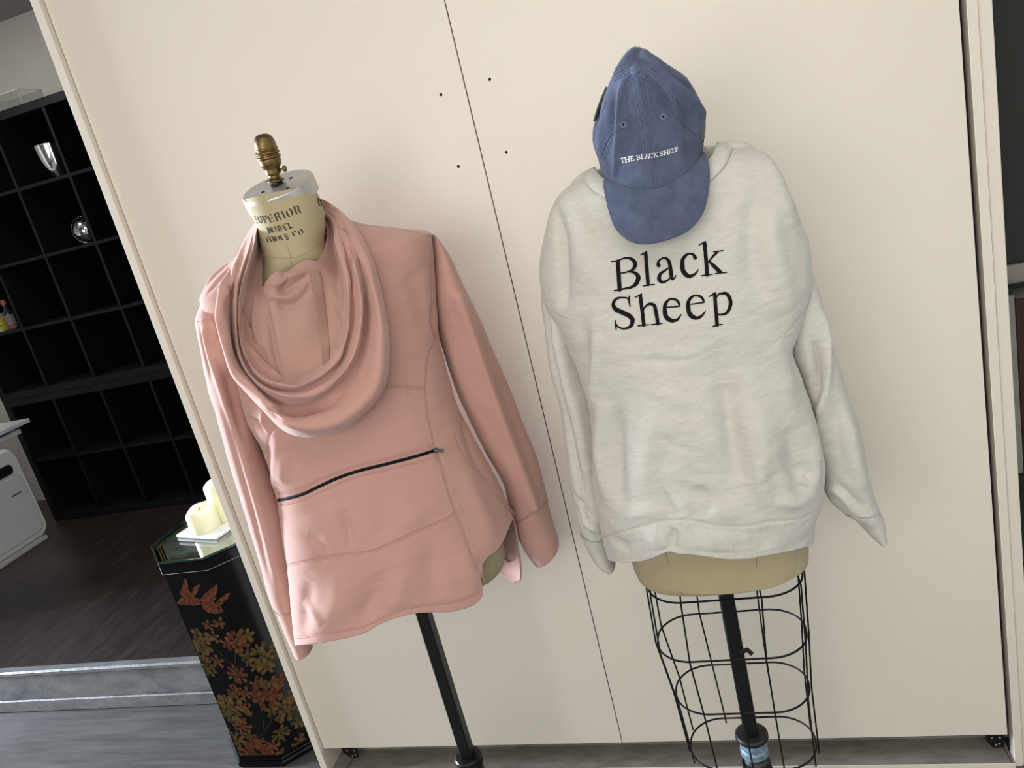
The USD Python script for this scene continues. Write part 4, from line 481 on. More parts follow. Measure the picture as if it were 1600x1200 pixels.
"cowl_folds":[[[[-0.3007,-0.5011,1.2552],[-0.2906,-0.4906,1.2456],[-0.2771,-0.4827,1.2411],[-0.2634,-0.473,1.2399],[-0.2503,-0.4626,1.2407],[-0.2367,-0.4528,1.2435],[-0.2225,-0.4442,1.2475]],-0.0165,0.008,1],[[[-0.2981,-0.4846,1.2542],[-0.2824,-0.4777,1.2485],[-0.2669,-0.4693,1.2451],[-0.2522,-0.4587,1.2459],[-0.2389,-0.4463,1.2509]],-0.006,0.005,1],[[[-0.3172,-0.5029,1.2411],[-0.2919,-0.5166,1.2406],[-0.2789,-0.5117,1.236],[-0.2683,-0.5023,1.2318],[-0.2569,-0.4928,1.2297],[-0.2446,-0.4847,1.2288],[-0.2321,-0.477,1.2291],[-0.2194,-0.4691,1.2309],[-0.2063,-0.4618,1.2341]],0.006,0.012,1],[[[-0.3249,-0.5069,1.2641],[-0.3108,-0.5112,1.2511],[-0.2915,-0.5168,1.2449],[-0.2789,-0.5078,1.2373]],-0.006,0.006,1],[[[-0.3276,-0.5109,1.2832],[-0.3098,-0.5155,1.2703],[-0.3038,-0.495,1.2562]],0.006,0.007,1],[[[-0.2592,-0.4937,1.2716],[-0.2457,-0.486,1.2717],[-0.2335,-0.477,1.2731],[-0.2218,-0.4675,1.2766],[-0.2108,-0.4572,1.2821]],0.006,0.008,1],[[[-0.156,-0.3478,1.4757],[-0.1663,-0.366,1.468],[-0.1737,-0.3647,1.4536],[-0.1748,-0.3686,1.4358]],-0.006,0.007,1],[[[-0.1932,-0.302,1.5131],[-0.1782,-0.3217,1.4991],[-0.1654,-0.3376,1.4852],[-0.1538,-0.351,1.4714],[-0.1451,-0.3596,1.4573],[-0.14,-0.3628,1.4425],[-0.1367,-0.3641,1.4273]],0.0075,0.009,1],[[[-0.23,-0.2706,1.5165],[-0.2127,-0.3031,1.5016],[-0.1921,-0.3429,1.4879],[-0.1827,-0.3615,1.4735],[-0.1784,-0.3706,1.4587],[-0.1765,-0.3757,1.4435],[-0.1764,-0.3783,1.4282],[-0.1793,-0.3758,1.4121],[-0.1825,-0.3733,1.3958]],0.006,0.006,1],[[[-0.2169,-0.2736,1.5316],[-0.1956,-0.302,1.5149],[-0.1777,-0.322,1.4989],[-0.1593,-0.3415,1.4838]],-0.006,0.006,1],[[[-0.3586,-0.4229,1.4943],[-0.3512,-0.447,1.48],[-0.3487,-0.4592,1.4648],[-0.3542,-0.4529,1.4472]],-0.006,0.005,1],[[[-0.3503,-0.3966,1.51],[-0.3484,-0.4155,1.4978],[-0.348,-0.4324,1.4859],[-0.3483,-0.4484,1.4745],[-0.3488,-0.4644,1.4634],[-0.3495,-0.4803,1.4527]],0.006,0.006,1],[[[-0.3635,-0.4342,1.486],[-0.362,-0.4546,1.4736],[-0.3564,-0.4755,1.4612],[-0.3529,-0.4917,1.448]],0.0045000000000000005,0.006,1],[[[-0.3514,-0.4285,1.4296],[-0.3531,-0.4453,1.4131],[-0.3499,-0.4656,1.3967]],-0.006,0.005,1],[[[-0.3517,-0.4867,1.4519],[-0.3503,-0.4948,1.437],[-0.3516,-0.4979,1.4215],[-0.3531,-0.4997,1.4058],[-0.3544,-0.5008,1.3899],[-0.3557,-0.5,1.3736],[-0.3556,-0.4999,1.3574]],0.0045000000000000005,0.008,1]],
"lining_folds":[[[[-0.3112,-0.4063,1.4536],[-0.2928,-0.4053,1.452],[-0.2838,-0.3898,1.456],[-0.2698,-0.3817,1.4588],[-0.2562,-0.3715,1.4582]],0.0084,0.006,1],[[[-0.3105,-0.4105,1.4402],[-0.295,-0.4067,1.4364],[-0.285,-0.3951,1.4356],[-0.2719,-0.3864,1.4422],[-0.26,-0.3765,1.4472],[-0.2489,-0.3651,1.4526]],-0.006999999999999999,0.006,1],[[[-0.321,-0.4142,1.4232],[-0.3022,-0.4125,1.425],[-0.293,-0.405,1.4123],[-0.2802,-0.3975,1.4086],[-0.2668,-0.3869,1.4147],[-0.2569,-0.3774,1.4244],[-0.2493,-0.3675,1.4389]],-0.006999999999999999,0.007,1],[[[-0.3139,-0.4098,1.4407],[-0.2988,-0.4101,1.4305],[-0.288,-0.3991,1.4253],[-0.2735,-0.3902,1.4257]],0.0084,0.009,1],[[[-0.3236,-0.4117,1.4288],[-0.322,-0.417,1.4141],[-0.3211,-0.4213,1.3993],[-0.3204,-0.4252,1.3844],[-0.32,-0.4289,1.3694],[-0.3196,-0.4329,1.3545],[-0.3186,-0.4371,1.3396],[-0.3164,-0.4417,1.325],[-0.312,-0.4476,1.3107],[-0.3025,-0.4598,1.2981]],-0.0084,0.006,1],[[[-0.3428,-0.3977,1.4435],[-0.3445,-0.4077,1.4283],[-0.3458,-0.4166,1.4129],[-0.3466,-0.425,1.3975],[-0.3467,-0.4329,1.3819],[-0.3448,-0.44,1.3659],[-0.3416,-0.4469,1.3498]],0.0084,0.007,1],[[[-0.3561,-0.4323,1.4029],[-0.3547,-0.4361,1.3869],[-0.3499,-0.4405,1.3717],[-0.3432,-0.4439,1.3566],[-0.3359,-0.4473,1.3419],[-0.3281,-0.4505,1.3275],[-0.3192,-0.4539,1.3135]],-0.006999999999999999,0.006,1],[[[-0.3539,-0.4605,1.3704],[-0.3498,-0.4545,1.3551],[-0.3413,-0.4539,1.3409],[-0.3314,-0.4545,1.3273],[-0.3207,-0.4556,1.314],[-0.3079,-0.4591,1.3017]],0.0084,0.006,1],[[[-0.342,-0.4877,1.3484],[-0.3338,-0.4844,1.334],[-0.3281,-0.4753,1.3195],[-0.3154,-0.4743,1.3077],[-0.2964,-0.4809,1.2987]],-0.006999999999999999,0.005,1],[[[-0.2629,-0.3828,1.422],[-0.2631,-0.3853,1.4059],[-0.2646,-0.3889,1.3904],[-0.2675,-0.3936,1.3753],[-0.2716,-0.3993,1.3607],[-0.2769,-0.4062,1.3467]],0.0056,0.02,1],[[[-0.213,-0.3749,1.3673],[-0.2221,-0.3816,1.3508],[-0.2249,-0.3948,1.3346],[-0.2216,-0.4157,1.3194]],-0.006999999999999999,0.007,1],[[[-0.2284,-0.347,1.4188],[-0.225,-0.3517,1.3994],[-0.2176,-0.3622,1.3811],[-0.2011,-0.3879,1.3656]],0.006999999999999999,0.008,1],[[[-0.2354,-0.4466,1.297],[-0.222,-0.44,1.3046],[-0.2098,-0.4335,1.3137],[-0.1996,-0.4259,1.3245]],0.0056,0.006,1]],
"strap":[[[-0.2441,-0.3587,1.4543],[-0.2442,-0.3597,1.4488],[-0.2443,-0.3607,1.4433],[-0.2446,-0.3618,1.4378],[-0.2449,-0.3629,1.4322],[-0.2452,-0.3641,1.4267],[-0.2455,-0.3653,1.4212],[-0.2459,-0.3665,1.4157],[-0.2463,-0.3677,1.4102],[-0.2467,-0.369,1.4046],[-0.2471,-0.3702,1.3991],[-0.2474,-0.3715,1.3936],[-0.2478,-0.3728,1.3881],[-0.2482,-0.3741,1.3825],[-0.2485,-0.3754,1.377],[-0.2489,-0.3768,1.3715],[-0.2492,-0.3783,1.366],[-0.2494,-0.3798,1.3605],[-0.2496,-0.3814,1.355],[-0.2497,-0.3831,1.3495],[-0.2496,-0.385,1.344],[-0.2491,-0.3871,1.3386],[-0.2484,-0.3897,1.3333],[-0.2472,-0.3929,1.3281],[-0.2457,-0.3971,1.3231],[-0.2437,-0.4025,1.3184],[-0.2414,-0.4089,1.314],[-0.2389,-0.4163,1.3099],[-0.2358,-0.425,1.3062]],[[0.795,-0.598,0.101],[0.793,-0.602,0.092],[0.792,-0.605,0.086],[0.79,-0.607,0.083],[0.788,-0.61,0.081],[0.786,-0.613,0.081],[0.784,-0.616,0.082],[0.78,-0.62,0.083],[0.776,-0.624,0.085],[0.772,-0.629,0.088],[0.767,-0.635,0.092],[0.76,-0.642,0.097],[0.753,-0.65,0.103],[0.744,-0.658,0.111],[0.733,-0.669,0.122],[0.721,-0.68,0.134],[0.703,-0.695,0.151],[0.682,-0.711,0.173],[0.649,-0.732,0.205],[0.606,-0.756,0.248],[0.537,-0.784,0.309],[0.431,-0.811,0.394],[0.28,-0.821,0.497],[0.093,-0.794,0.6],[-0.087,-0.728,0.679],[-0.221,-0.646,0.729],[-0.305,-0.569,0.763],[-0.346,-0.505,0.79],[-0.36,-0.449,0.818]]],
"form_left":[[-0.3431,-0.3376,1.5986,-0.2388,-0.28,1.5957,0.0,0.06,0.06],[-0.3434,-0.3378,1.5807,-0.2366,-0.2788,1.5849,0.0,0.06,0.06],[-0.3396,-0.3357,1.5524,-0.2338,-0.2773,1.5612,0.0,0.061,0.062],[-0.3436,-0.3356,1.521,-0.2378,-0.2771,1.5307,-0.0,0.062,0.065],[-0.3467,-0.3351,1.4924,-0.2503,-0.2818,1.487,-0.0,0.064,0.066],[-0.3672,-0.3395,1.456,-0.2469,-0.2731,1.4428,-0.0,0.055,0.07],[-0.4041,-0.3542,1.4244,-0.2006,-0.2418,1.4027,-0.0,0.055,0.075],[-0.4399,-0.3683,1.3799,-0.1413,-0.2033,1.3384,-0.0,0.055,0.08],[-0.4475,-0.3725,1.2824,-0.1557,-0.2112,1.232,-0.0,0.06,0.08],[-0.4308,-0.3747,1.1368,-0.1503,-0.2197,1.0699,-0.0,0.075,0.09],[-0.4425,-0.3925,1.0381,-0.1174,-0.213,0.9401,0.0,0.105,0.1],[-0.4481,-0.3956,0.9705,-0.1001,-0.2034,0.8584,0.0,0.11,0.1],[-0.4545,-0.3992,0.9232,-0.0966,-0.2014,0.8065,0.0,0.11,0.1],[-0.4584,-0.4013,0.8886,-0.104,-0.2055,0.7726,0.0,0.105,0.1],[-0.4529,-0.3983,0.8597,-0.1211,-0.215,0.7521,0.0,0.095,0.09],[-0.4321,-0.3868,0.8323,-0.1533,-0.2328,0.7431,0.0,0.08,0.08]],
"stencil":[[[[[-0.0702,1.5681],[-0.0708,1.5679],[-0.0712,1.5674],[-0.0712,1.5668],[-0.0711,1.5666],[-0.0691,1.5656],[-0.0689,1.5656],[-0.0683,1.5658],[-0.068,1.5662],[-0.0679,1.5664],[-0.0681,1.5669],[-0.0696,1.5679]],[]],[[[-0.0707,1.5648],[-0.071,1.5647],[-0.0714,1.5642],[-0.0714,1.5637],[-0.07,1.5604],[-0.0695,1.5601],[-0.0688,1.5601],[-0.0685,1.5603],[-0.0682,1.5608],[-0.0681,1.5613],[-0.0696,1.5646],[-0.0701,1.5649]],[]],[[[-0.0706,1.5575],[-0.0709,1.5574],[-0.0713,1.5569],[-0.0713,1.5563],[-0.0712,1.5561],[-0.0694,1.5545],[-0.0688,1.5543],[-0.0683,1.5545],[-0.0679,1.555],[-0.0679,1.5555],[-0.068,1.5557],[-0.0696,1.5575],[-0.0699,1.5576]],[]]],[[[[-0.0607,1.5667],[-0.0612,1.5665],[-0.0616,1.566],[-0.0616,1.5657],[-0.062,1.5549],[-0.0642,1.5557],[-0.0642,1.565],[-0.0644,1.5653],[-0.0649,1.5657],[-0.0657,1.5656],[-0.0663,1.5652],[-0.0665,1.5646],[-0.0665,1.5547],[-0.0663,1.5544],[-0.0657,1.5541],[-0.0654,1.5541],[-0.0649,1.5542],[-0.0618,1.553],[-0.0615,1.553],[-0.061,1.5532],[-0.0608,1.5534],[-0.0606,1.5539],[-0.0608,1.5542],[-0.0603,1.5546],[-0.0601,1.5551],[-0.0597,1.5658],[-0.0598,1.5661],[-0.0601,1.5665]],[]]],[[[[-0.0544,1.5654],[-0.0548,1.5651],[-0.055,1.5646],[-0.0549,1.5643],[-0.0546,1.5639],[-0.0531,1.563],[-0.0524,1.5622],[-0.0524,1.5614],[-0.0526,1.56],[-0.053,1.5595],[-0.0546,1.5591],[-0.055,1.5588],[-0.0551,1.5585],[-0.0558,1.5649],[-0.0562,1.5654],[-0.0569,1.5656],[-0.0577,1.5653],[-0.0581,1.5647],[-0.0582,1.5643],[-0.0569,1.5525],[-0.0565,1.5519],[-0.0557,1.5517],[-0.0554,1.5518],[-0.0548,1.5523],[-0.0545,1.553],[-0.0551,1.5581],[-0.0548,1.5578],[-0.0544,1.5577],[-0.0524,1.5577],[-0.0518,1.558],[-0.0507,1.5594],[-0.0503,1.5615],[-0.0505,1.563],[-0.0516,1.5643],[-0.0519,1.5645],[-0.0538,1.5654]],[]]],[[[[-0.044,1.5642],[-0.0445,1.5641],[-0.0447,1.5637],[-0.0447,1.5632],[-0.0446,1.563],[-0.0443,1.5628],[-0.0422,1.5628],[-0.0418,1.5629],[-0.0415,1.5633],[-0.0415,1.5638],[-0.0416,1.564],[-0.042,1.5642]],[]],[[[-0.0433,1.5582],[-0.0439,1.5579],[-0.044,1.5575],[-0.0438,1.5571],[-0.0435,1.5568],[-0.0411,1.5573],[-0.0407,1.5578],[-0.0407,1.5582],[-0.0411,1.5586]],[]],[[[-0.0484,1.5632],[-0.049,1.5628],[-0.0492,1.5622],[-0.0475,1.5516],[-0.0473,1.5513],[-0.0468,1.551],[-0.0461,1.551],[-0.0455,1.5514],[-0.0453,1.5521],[-0.047,1.5627],[-0.0472,1.5629],[-0.0477,1.5633]],[]],[[[-0.0408,1.5535],[-0.0427,1.553],[-0.0429,1.5528],[-0.0431,1.5523],[-0.0429,1.5518],[-0.0427,1.5516],[-0.0422,1.5515],[-0.0403,1.5521],[-0.04,1.5525],[-0.04,1.553],[-0.0403,1.5534]],[]]],[[[[-0.0314,1.5647],[-0.0335,1.5643],[-0.0339,1.5639],[-0.0341,1.5635],[-0.0339,1.563],[-0.0337,1.5628],[-0.0333,1.5627],[-0.0315,1.5629],[-0.0309,1.5628],[-0.0308,1.5625],[-0.0308,1.5611],[-0.0311,1.5601],[-0.0317,1.5594],[-0.0332,1.5586],[-0.0335,1.5582],[-0.0335,1.5578],[-0.0334,1.5576],[-0.033,1.5573],[-0.0319,1.5576],[-0.0318,1.5571],[-0.0294,1.5513],[-0.0288,1.5509],[-0.028,1.5509],[-0.0274,1.5514],[-0.0272,1.5518],[-0.0272,1.5525],[-0.0296,1.558],[-0.03,1.5585],[-0.0294,1.5588],[-0.0291,1.5594],[-0.0286,1.5611],[-0.0287,1.5632],[-0.0294,1.5643],[-0.0299,1.5646]],[]],[[[-0.0371,1.564],[-0.0374,1.5632],[-0.0365,1.5518],[-0.0365,1.5514],[-0.036,1.5508],[-0.0352,1.5506],[-0.0344,1.5509],[-0.0339,1.5516],[-0.0338,1.552],[-0.0347,1.5634],[-0.0349,1.5641],[-0.0356,1.5646],[-0.0364,1.5645]],[]]],[[[[-0.0225,1.5652],[-0.0233,1.5654],[-0.0241,1.5651],[-0.0245,1.5645],[-0.0246,1.564],[-0.0227,1.5525],[-0.0222,1.5519],[-0.0214,1.5517],[-0.0206,1.552],[-0.0202,1.5527],[-0.0201,1.5531],[-0.022,1.5646]],[]]],[[[[-0.0163,1.5637],[-0.0168,1.563],[-0.0173,1.561],[-0.0174,1.5596],[-0.0173,1.5582],[-0.017,1.5565],[-0.0163,1.5549],[-0.0155,1.5537],[-0.0141,1.5524],[-0.0134,1.5523],[-0.0131,1.5523],[-0.0125,1.5528],[-0.0123,1.5535],[-0.0125,1.5541],[-0.0134,1.5554],[-0.0139,1.5563],[-0.0143,1.5575],[-0.0145,1.5598],[-0.0145,1.5611],[-0.0142,1.5628],[-0.0143,1.5632],[-0.0148,1.5638],[-0.0151,1.5639],[-0.0155,1.564]],[]],[[[-0.0106,1.5661],[-0.011,1.5655],[-0.011,1.5649],[-0.0099,1.5633],[-0.0093,1.5622],[-0.0089,1.561],[-0.0088,1.5585],[-0.009,1.5572],[-0.0093,1.5553],[-0.0093,1.5549],[-0.0088,1.5543],[-0.008,1.5541],[-0.0076,1.5542],[-0.0069,1.5547],[-0.0063,1.5567],[-0.006,1.5587],[-0.006,1.5602],[-0.0062,1.5619],[-0.007,1.5636],[-0.0079,1.5648],[-0.0091,1.566],[-0.0097,1.5663],[-0.01,1.5663]],[]]],[[[[0.003,1.5676],[0.0009,1.5672],[0.0005,1.5669],[0.0004,1.5667],[0.0004,1.5663],[0.0007,1.5659],[0.0011,1.5658],[0.0029,1.5659],[0.0041,1.5656],[0.0043,1.5656],[0.0044,1.565],[0.0043,1.5636],[0.004,1.5627],[0.0033,1.5619],[0.0018,1.5608],[0.0017,1.5602],[0.0022,1.5598],[0.0027,1.5599],[0.0057,1.5546],[0.0063,1.5542],[0.007,1.5543],[0.0076,1.5547],[0.0078,1.5554],[0.0077,1.5558],[0.005,1.5608],[0.0059,1.5616],[0.0066,1.5631],[0.0067,1.5652],[0.0063,1.5668],[0.0061,1.5671],[0.0056,1.5674],[0.0044,1.5676]],[]],[[[-0.0027,1.567],[-0.003,1.5662],[-0.0021,1.5549],[-0.002,1.5545],[-0.0015,1.5538],[-0.0007,1.5536],[0.0001,1.5539],[0.0006,1.5546],[0.0006,1.555],[-0.0003,1.5664],[-0.0005,1.5672],[-0.0012,1.5676],[-0.0021,1.5676]],[]]],[[[[-0.0504,1.5444],[-0.051,1.544],[-0.0529,1.541],[-0.0542,1.5434],[-0.0544,1.5443],[-0.0548,1.5448],[-0.0555,1.545],[-0.0559,1.5449],[-0.0565,1.5444],[-0.0567,1.5441],[-0.0567,1.5437],[-0.0554,1.5345],[-0.0553,1.5342],[-0.0546,1.5338],[-0.0539,1.5339],[-0.0533,1.5344],[-0.0531,1.5347],[-0.0531,1.5351],[-0.0536,1.539],[-0.0532,1.5387],[-0.053,1.5387],[-0.0525,1.5389],[-0.0514,1.5403],[-0.0509,1.5345],[-0.0505,1.534],[-0.0499,1.5339],[-0.0493,1.5341],[-0.0489,1.5346],[-0.0489,1.5349],[-0.0497,1.5425],[-0.0493,1.543],[-0.0491,1.5435],[-0.0491,1.5438],[-0.0495,1.5443],[-0.0498,1.5444]],[]]],[[[[-0.0439,1.5438],[-0.0442,1.5434],[-0.0442,1.5429],[-0.0434,1.5415],[-0.0429,1.54],[-0.0427,1.5388],[-0.0426,1.5372],[-0.0427,1.5352],[-0.0424,1.5348],[-0.0421,1.5346],[-0.0415,1.5347],[-0.0412,1.5349],[-0.0408,1.5354],[-0.0406,1.5373],[-0.0407,1.5389],[-0.041,1.5407],[-0.0418,1.5424],[-0.0427,1.5437],[-0.0429,1.5439],[-0.0434,1.544]],[]],[[[-0.0481,1.5431],[-0.0484,1.5426],[-0.049,1.5403],[-0.0491,1.5387],[-0.0488,1.5369],[-0.0481,1.5356],[-0.0479,1.5354],[-0.0462,1.5346],[-0.0457,1.5346],[-0.0455,1.5347],[-0.0452,1.5351],[-0.0452,1.5355],[-0.0465,1.5368],[-0.0468,1.5377],[-0.047,1.5388],[-0.0469,1.5404],[-0.0465,1.5422],[-0.0465,1.5428],[-0.0469,1.5432],[-0.0472,1.5433],[-0.0475,1.5434]],[]]],[[[[-0.0357,1.5434],[-0.0361,1.543],[-0.0363,1.5425],[-0.0363,1.5423],[-0.0349,1.5409],[-0.034,1.5397],[-0.0338,1.5388],[-0.034,1.5363],[-0.0344,1.5344],[-0.0344,1.5342],[-0.0341,1.5338],[-0.0336,1.5337],[-0.0333,1.5337],[-0.0329,1.5341],[-0.0322,1.5359],[-0.0318,1.5374],[-0.0316,1.5391],[-0.0316,1.5394],[-0.0322,1.5409],[-0.0333,1.5421],[-0.035,1.5433],[-0.0355,1.5434]],[]],[[[-0.0385,1.5432],[-0.0388,1.5429],[-0.039,1.5422],[-0.0376,1.5334],[-0.0372,1.5329],[-0.0365,1.5327],[-0.0361,1.5328],[-0.0355,1.5332],[-0.0353,1.5339],[-0.0367,1.5427],[-0.0371,1.5433],[-0.0375,1.5434],[-0.0378,1.5434]],[]]],[[[[-0.0254,1.5439],[-0.0258,1.5438],[-0.0261,1.5434],[-0.026,1.5428],[-0.0256,1.5426],[-0.0234,1.5428],[-0.0229,1.5432],[-0.023,1.5439],[-0.0234,1.5441]],[]],[[[-0.0253,1.5385],[-0.0257,1.5383],[-0.026,1.538],[-0.026,1.5376],[-0.0255,1.5372],[-0.0238,1.5373],[-0.0233,1.5378],[-0.0233,1.5382],[-0.0238,1.5386]],[]],[[[-0.0289,1.5427],[-0.0294,1.5423],[-0.0296,1.5417],[-0.0276,1.5333],[-0.0275,1.533],[-0.027,1.5327],[-0.0267,1.5327],[-0.0261,1.5329],[-0.0258,1.5332],[-0.0253,1.533],[-0.0233,1.5337],[-0.0232,1.5339],[-0.023,1.5343],[-0.0232,1.5348],[-0.0235,1.535],[-0.024,1.535],[-0.0258,1.5343],[-0.0276,1.5422],[-0.028,1.5426],[-0.0286,1.5428]],[]]],[[[[-0.0196,1.5442],[-0.0203,1.544],[-0.0205,1.5437],[-0.0207,1.5431],[-0.0195,1.5342],[-0.0193,1.5336],[-0.019,1.5334],[-0.0184,1.5332],[-0.0177,1.5335],[-0.0175,1.5338],[-0.0141,1.5345],[-0.0139,1.5347],[-0.0138,1.5352],[-0.014,1.5356],[-0.0143,1.5358],[-0.0174,1.5352],[-0.0186,1.5435],[-0.019,1.544]],[]]],[[[[-0.0582,1.5293],[-0.0603,1.5292],[-0.0607,1.5289],[-0.0608,1.5283],[-0.0603,1.5279],[-0.058,1.528],[-0.0576,1.5283],[-0.0575,1.5289],[-0.0578,1.5292]],[]],[[[-0.0599,1.5255],[-0.0603,1.5254],[-0.0605,1.5249],[-0.0604,1.5245],[-0.0601,1.5243],[-0.0582,1.5245],[-0.0578,1.5249],[-0.0578,1.5253],[-0.0583,1.5256]],[]],[[[-0.063,1.5287],[-0.0635,1.5283],[-0.0637,1.5277],[-0.0623,1.5203],[-0.0619,1.5198],[-0.0616,1.5197],[-0.061,1.5197],[-0.0604,1.5202],[-0.0602,1.5208],[-0.0617,1.5282],[-0.0621,1.5287],[-0.0624,1.5288]],[]]],[[[[-0.0563,1.5283],[-0.0567,1.5278],[-0.0571,1.526],[-0.0573,1.5245],[-0.0573,1.5231],[-0.057,1.5215],[-0.0563,1.52],[-0.0554,1.5189],[-0.055,1.5187],[-0.0545,1.5187],[-0.0541,1.519],[-0.054,1.5195],[-0.0547,1.521],[-0.0551,1.5222],[-0.0552,1.5233],[-0.0552,1.5247],[-0.0551,1.5261],[-0.0548,1.5277],[-0.0549,1.528],[-0.055,1.5282],[-0.0555,1.5285],[-0.0561,1.5285]],[]],[[[-0.0531,1.5293],[-0.0534,1.5289],[-0.0534,1.5284],[-0.0526,1.5269],[-0.0521,1.5255],[-0.0521,1.5241],[-0.0522,1.5225],[-0.0525,1.5207],[-0.0525,1.5204],[-0.0523,1.5202],[-0.0518,1.5199],[-0.0513,1.5199],[-0.051,1.5201],[-0.0507,1.5205],[-0.0502,1.5223],[-0.05,1.5243],[-0.0501,1.5261],[-0.0509,1.5278],[-0.052,1.5292],[-0.0522,1.5293],[-0.0526,1.5294]],[]]],[[[[-0.0468,1.5276],[-0.0473,1.5275],[-0.0476,1.5271],[-0.0476,1.5268],[-0.0465,1.524],[-0.0469,1.524],[-0.0473,1.5237],[-0.0475,1.5232],[-0.0475,1.5229],[-0.0463,1.5197],[-0.0458,1.5194],[-0.0452,1.5194],[-0.0448,1.5198],[-0.0446,1.5203],[-0.0459,1.5235],[-0.0454,1.5236],[-0.045,1.5239],[-0.0448,1.5244],[-0.0449,1.5247],[-0.0462,1.5274],[-0.0464,1.5275]],[]],[[[-0.0495,1.5274],[-0.05,1.527],[-0.0502,1.5265],[-0.0495,1.519],[-0.0493,1.5185],[-0.0487,1.5181],[-0.0484,1.5181],[-0.0478,1.5184],[-0.0476,1.5186],[-0.0474,1.5192],[-0.0483,1.5269],[-0.0485,1.5271],[-0.0489,1.5274]],[]]],[[[[-0.0373,1.5271],[-0.0378,1.5268],[-0.0379,1.5265],[-0.0384,1.5247],[-0.0386,1.5239],[-0.0402,1.5258],[-0.0405,1.526],[-0.041,1.5261],[-0.0412,1.5269],[-0.0415,1.5273],[-0.042,1.5274],[-0.0422,1.5274],[-0.0426,1.5271],[-0.0428,1.5266],[-0.0418,1.5193],[-0.0415,1.5189],[-0.041,1.5188],[-0.0405,1.519],[-0.0402,1.5194],[-0.0406,1.5228],[-0.039,1.5209],[-0.0384,1.5206],[-0.0378,1.5195],[-0.0363,1.5182],[-0.0359,1.5181],[-0.0356,1.5181],[-0.0353,1.5184],[-0.0351,1.5188],[-0.0352,1.5191],[-0.0363,1.5206],[-0.0367,1.5217],[-0.0367,1.5229],[-0.0366,1.5245],[-0.0362,1.5264],[-0.0363,1.5266],[-0.0366,1.527],[-0.0371,1.5271]],[]]],[[[[-0.0271,1.5271],[-0.0313,1.5266],[-0.0315,1.5264],[-0.0318,1.5259],[-0.0318,1.5254],[-0.0315,1.525],[-0.031,1.5248],[-0.0268,1.5252],[-0.0265,1.5253],[-0.0261,1.5259],[-0.0261,1.5265],[-0.0265,1.5269]],[]],[[[-0.0312,1.523],[-0.0317,1.5228],[-0.0319,1.5226],[-0.032,1.5221],[-0.0319,1.5216],[-0.0315,1.5214],[-0.0263,1.5209],[-0.0258,1.5211],[-0.0255,1.5216],[-0.0255,1.5222],[-0.0256,1.5224],[-0.0261,1.5227]],[]],[[[-0.0299,1.5187],[-0.0305,1.5185],[-0.0309,1.518],[-0.0308,1.5174],[-0.0307,1.5171],[-0.0302,1.5168],[-0.0299,1.5168],[-0.0263,1.5174],[-0.026,1.5175],[-0.0256,1.518],[-0.0256,1.5186],[-0.0258,1.5189],[-0.0263,1.5192],[-0.0266,1.5193]],[]]],[[[[-0.0112,1.5279],[-0.0147,1.5277],[-0.0151,1.5274],[-0.0152,1.5269],[-0.0152,1.5266],[-0.0149,1.5262],[-0.0147,1.5261],[-0.0109,1.5262],[-0.0105,1.5265],[-0.0103,1.5271],[-0.0104,1.5274],[-0.0107,1.5278]],[]],[[[-0.0169,1.5274],[-0.0173,1.5273],[-0.0178,1.5268],[-0.0181,1.5261],[-0.0169,1.5202],[-0.0165,1.5197],[-0.016,1.5196],[-0.0154,1.5198],[-0.015,1.5203],[-0.015,1.5206],[-0.0158,1.5266],[-0.0162,1.5272]],[]]],[[[[-0.0032,1.5291],[-0.0035,1.5286],[-0.0035,1.5281],[-0.0022,1.5268],[-0.0015,1.5258],[-0.0013,1.5249],[-0.0013,1.5236],[-0.0016,1.5219],[-0.0016,1.5216],[-0.0014,1.5213],[-0.0009,1.521],[-0.0003,1.521],[0.0002,1.5214],[0.0004,1.5217],[0.0007,1.5236],[0.0007,1.5251],[0.0003,1.5266],[-0.0007,1.528],[-0.0022,1.5291],[-0.0027,1.5293]],[]],[[[-0.0072,1.5272],[-0.0079,1.5248],[-0.0079,1.5231],[-0.0077,1.5215],[-0.0064,1.52],[-0.0047,1.5192],[-0.0042,1.5192],[-0.0038,1.5196],[-0.0038,1.52],[-0.0051,1.5214],[-0.0056,1.5223],[-0.0058,1.5233],[-0.0057,1.5248],[-0.0054,1.5267],[-0.0054,1.527],[-0.0056,1.5273],[-0.0061,1.5276],[-0.0067,1.5276]],[]]],[[[[0.0415,1.5718],[0.041,1.571],[0.0399,1.5651],[0.0399,1.5637],[0.04,1.5607],[0.0397,1.5603],[0.0397,1.5598],[0.0401,1.5594],[0.0404,1.5588],[0.041,1.5584],[0.0414,1.5584],[0.0417,1.5585],[0.0423,1.5589],[0.0425,1.5592],[0.0425,1.5598],[0.0442,1.5603],[0.0441,1.5569],[0.0444,1.5565],[0.045,1.5564],[0.0453,1.5565],[0.0458,1.5568],[0.046,1.5573],[0.0466,1.5634],[0.047,1.5638],[0.0471,1.5641],[0.0468,1.5654],[0.0464,1.5657],[0.0448,1.5696],[0.0443,1.5698],[0.0436,1.5697],[0.0439,1.5709],[0.0436,1.5716],[0.0429,1.5721],[0.0424,1.5721]],[[[0.0422,1.5638],[0.0425,1.5663],[0.0432,1.5686],[0.0444,1.564],[0.0443,1.5621],[0.0436,1.562],[0.0423,1.5616]]]]]],
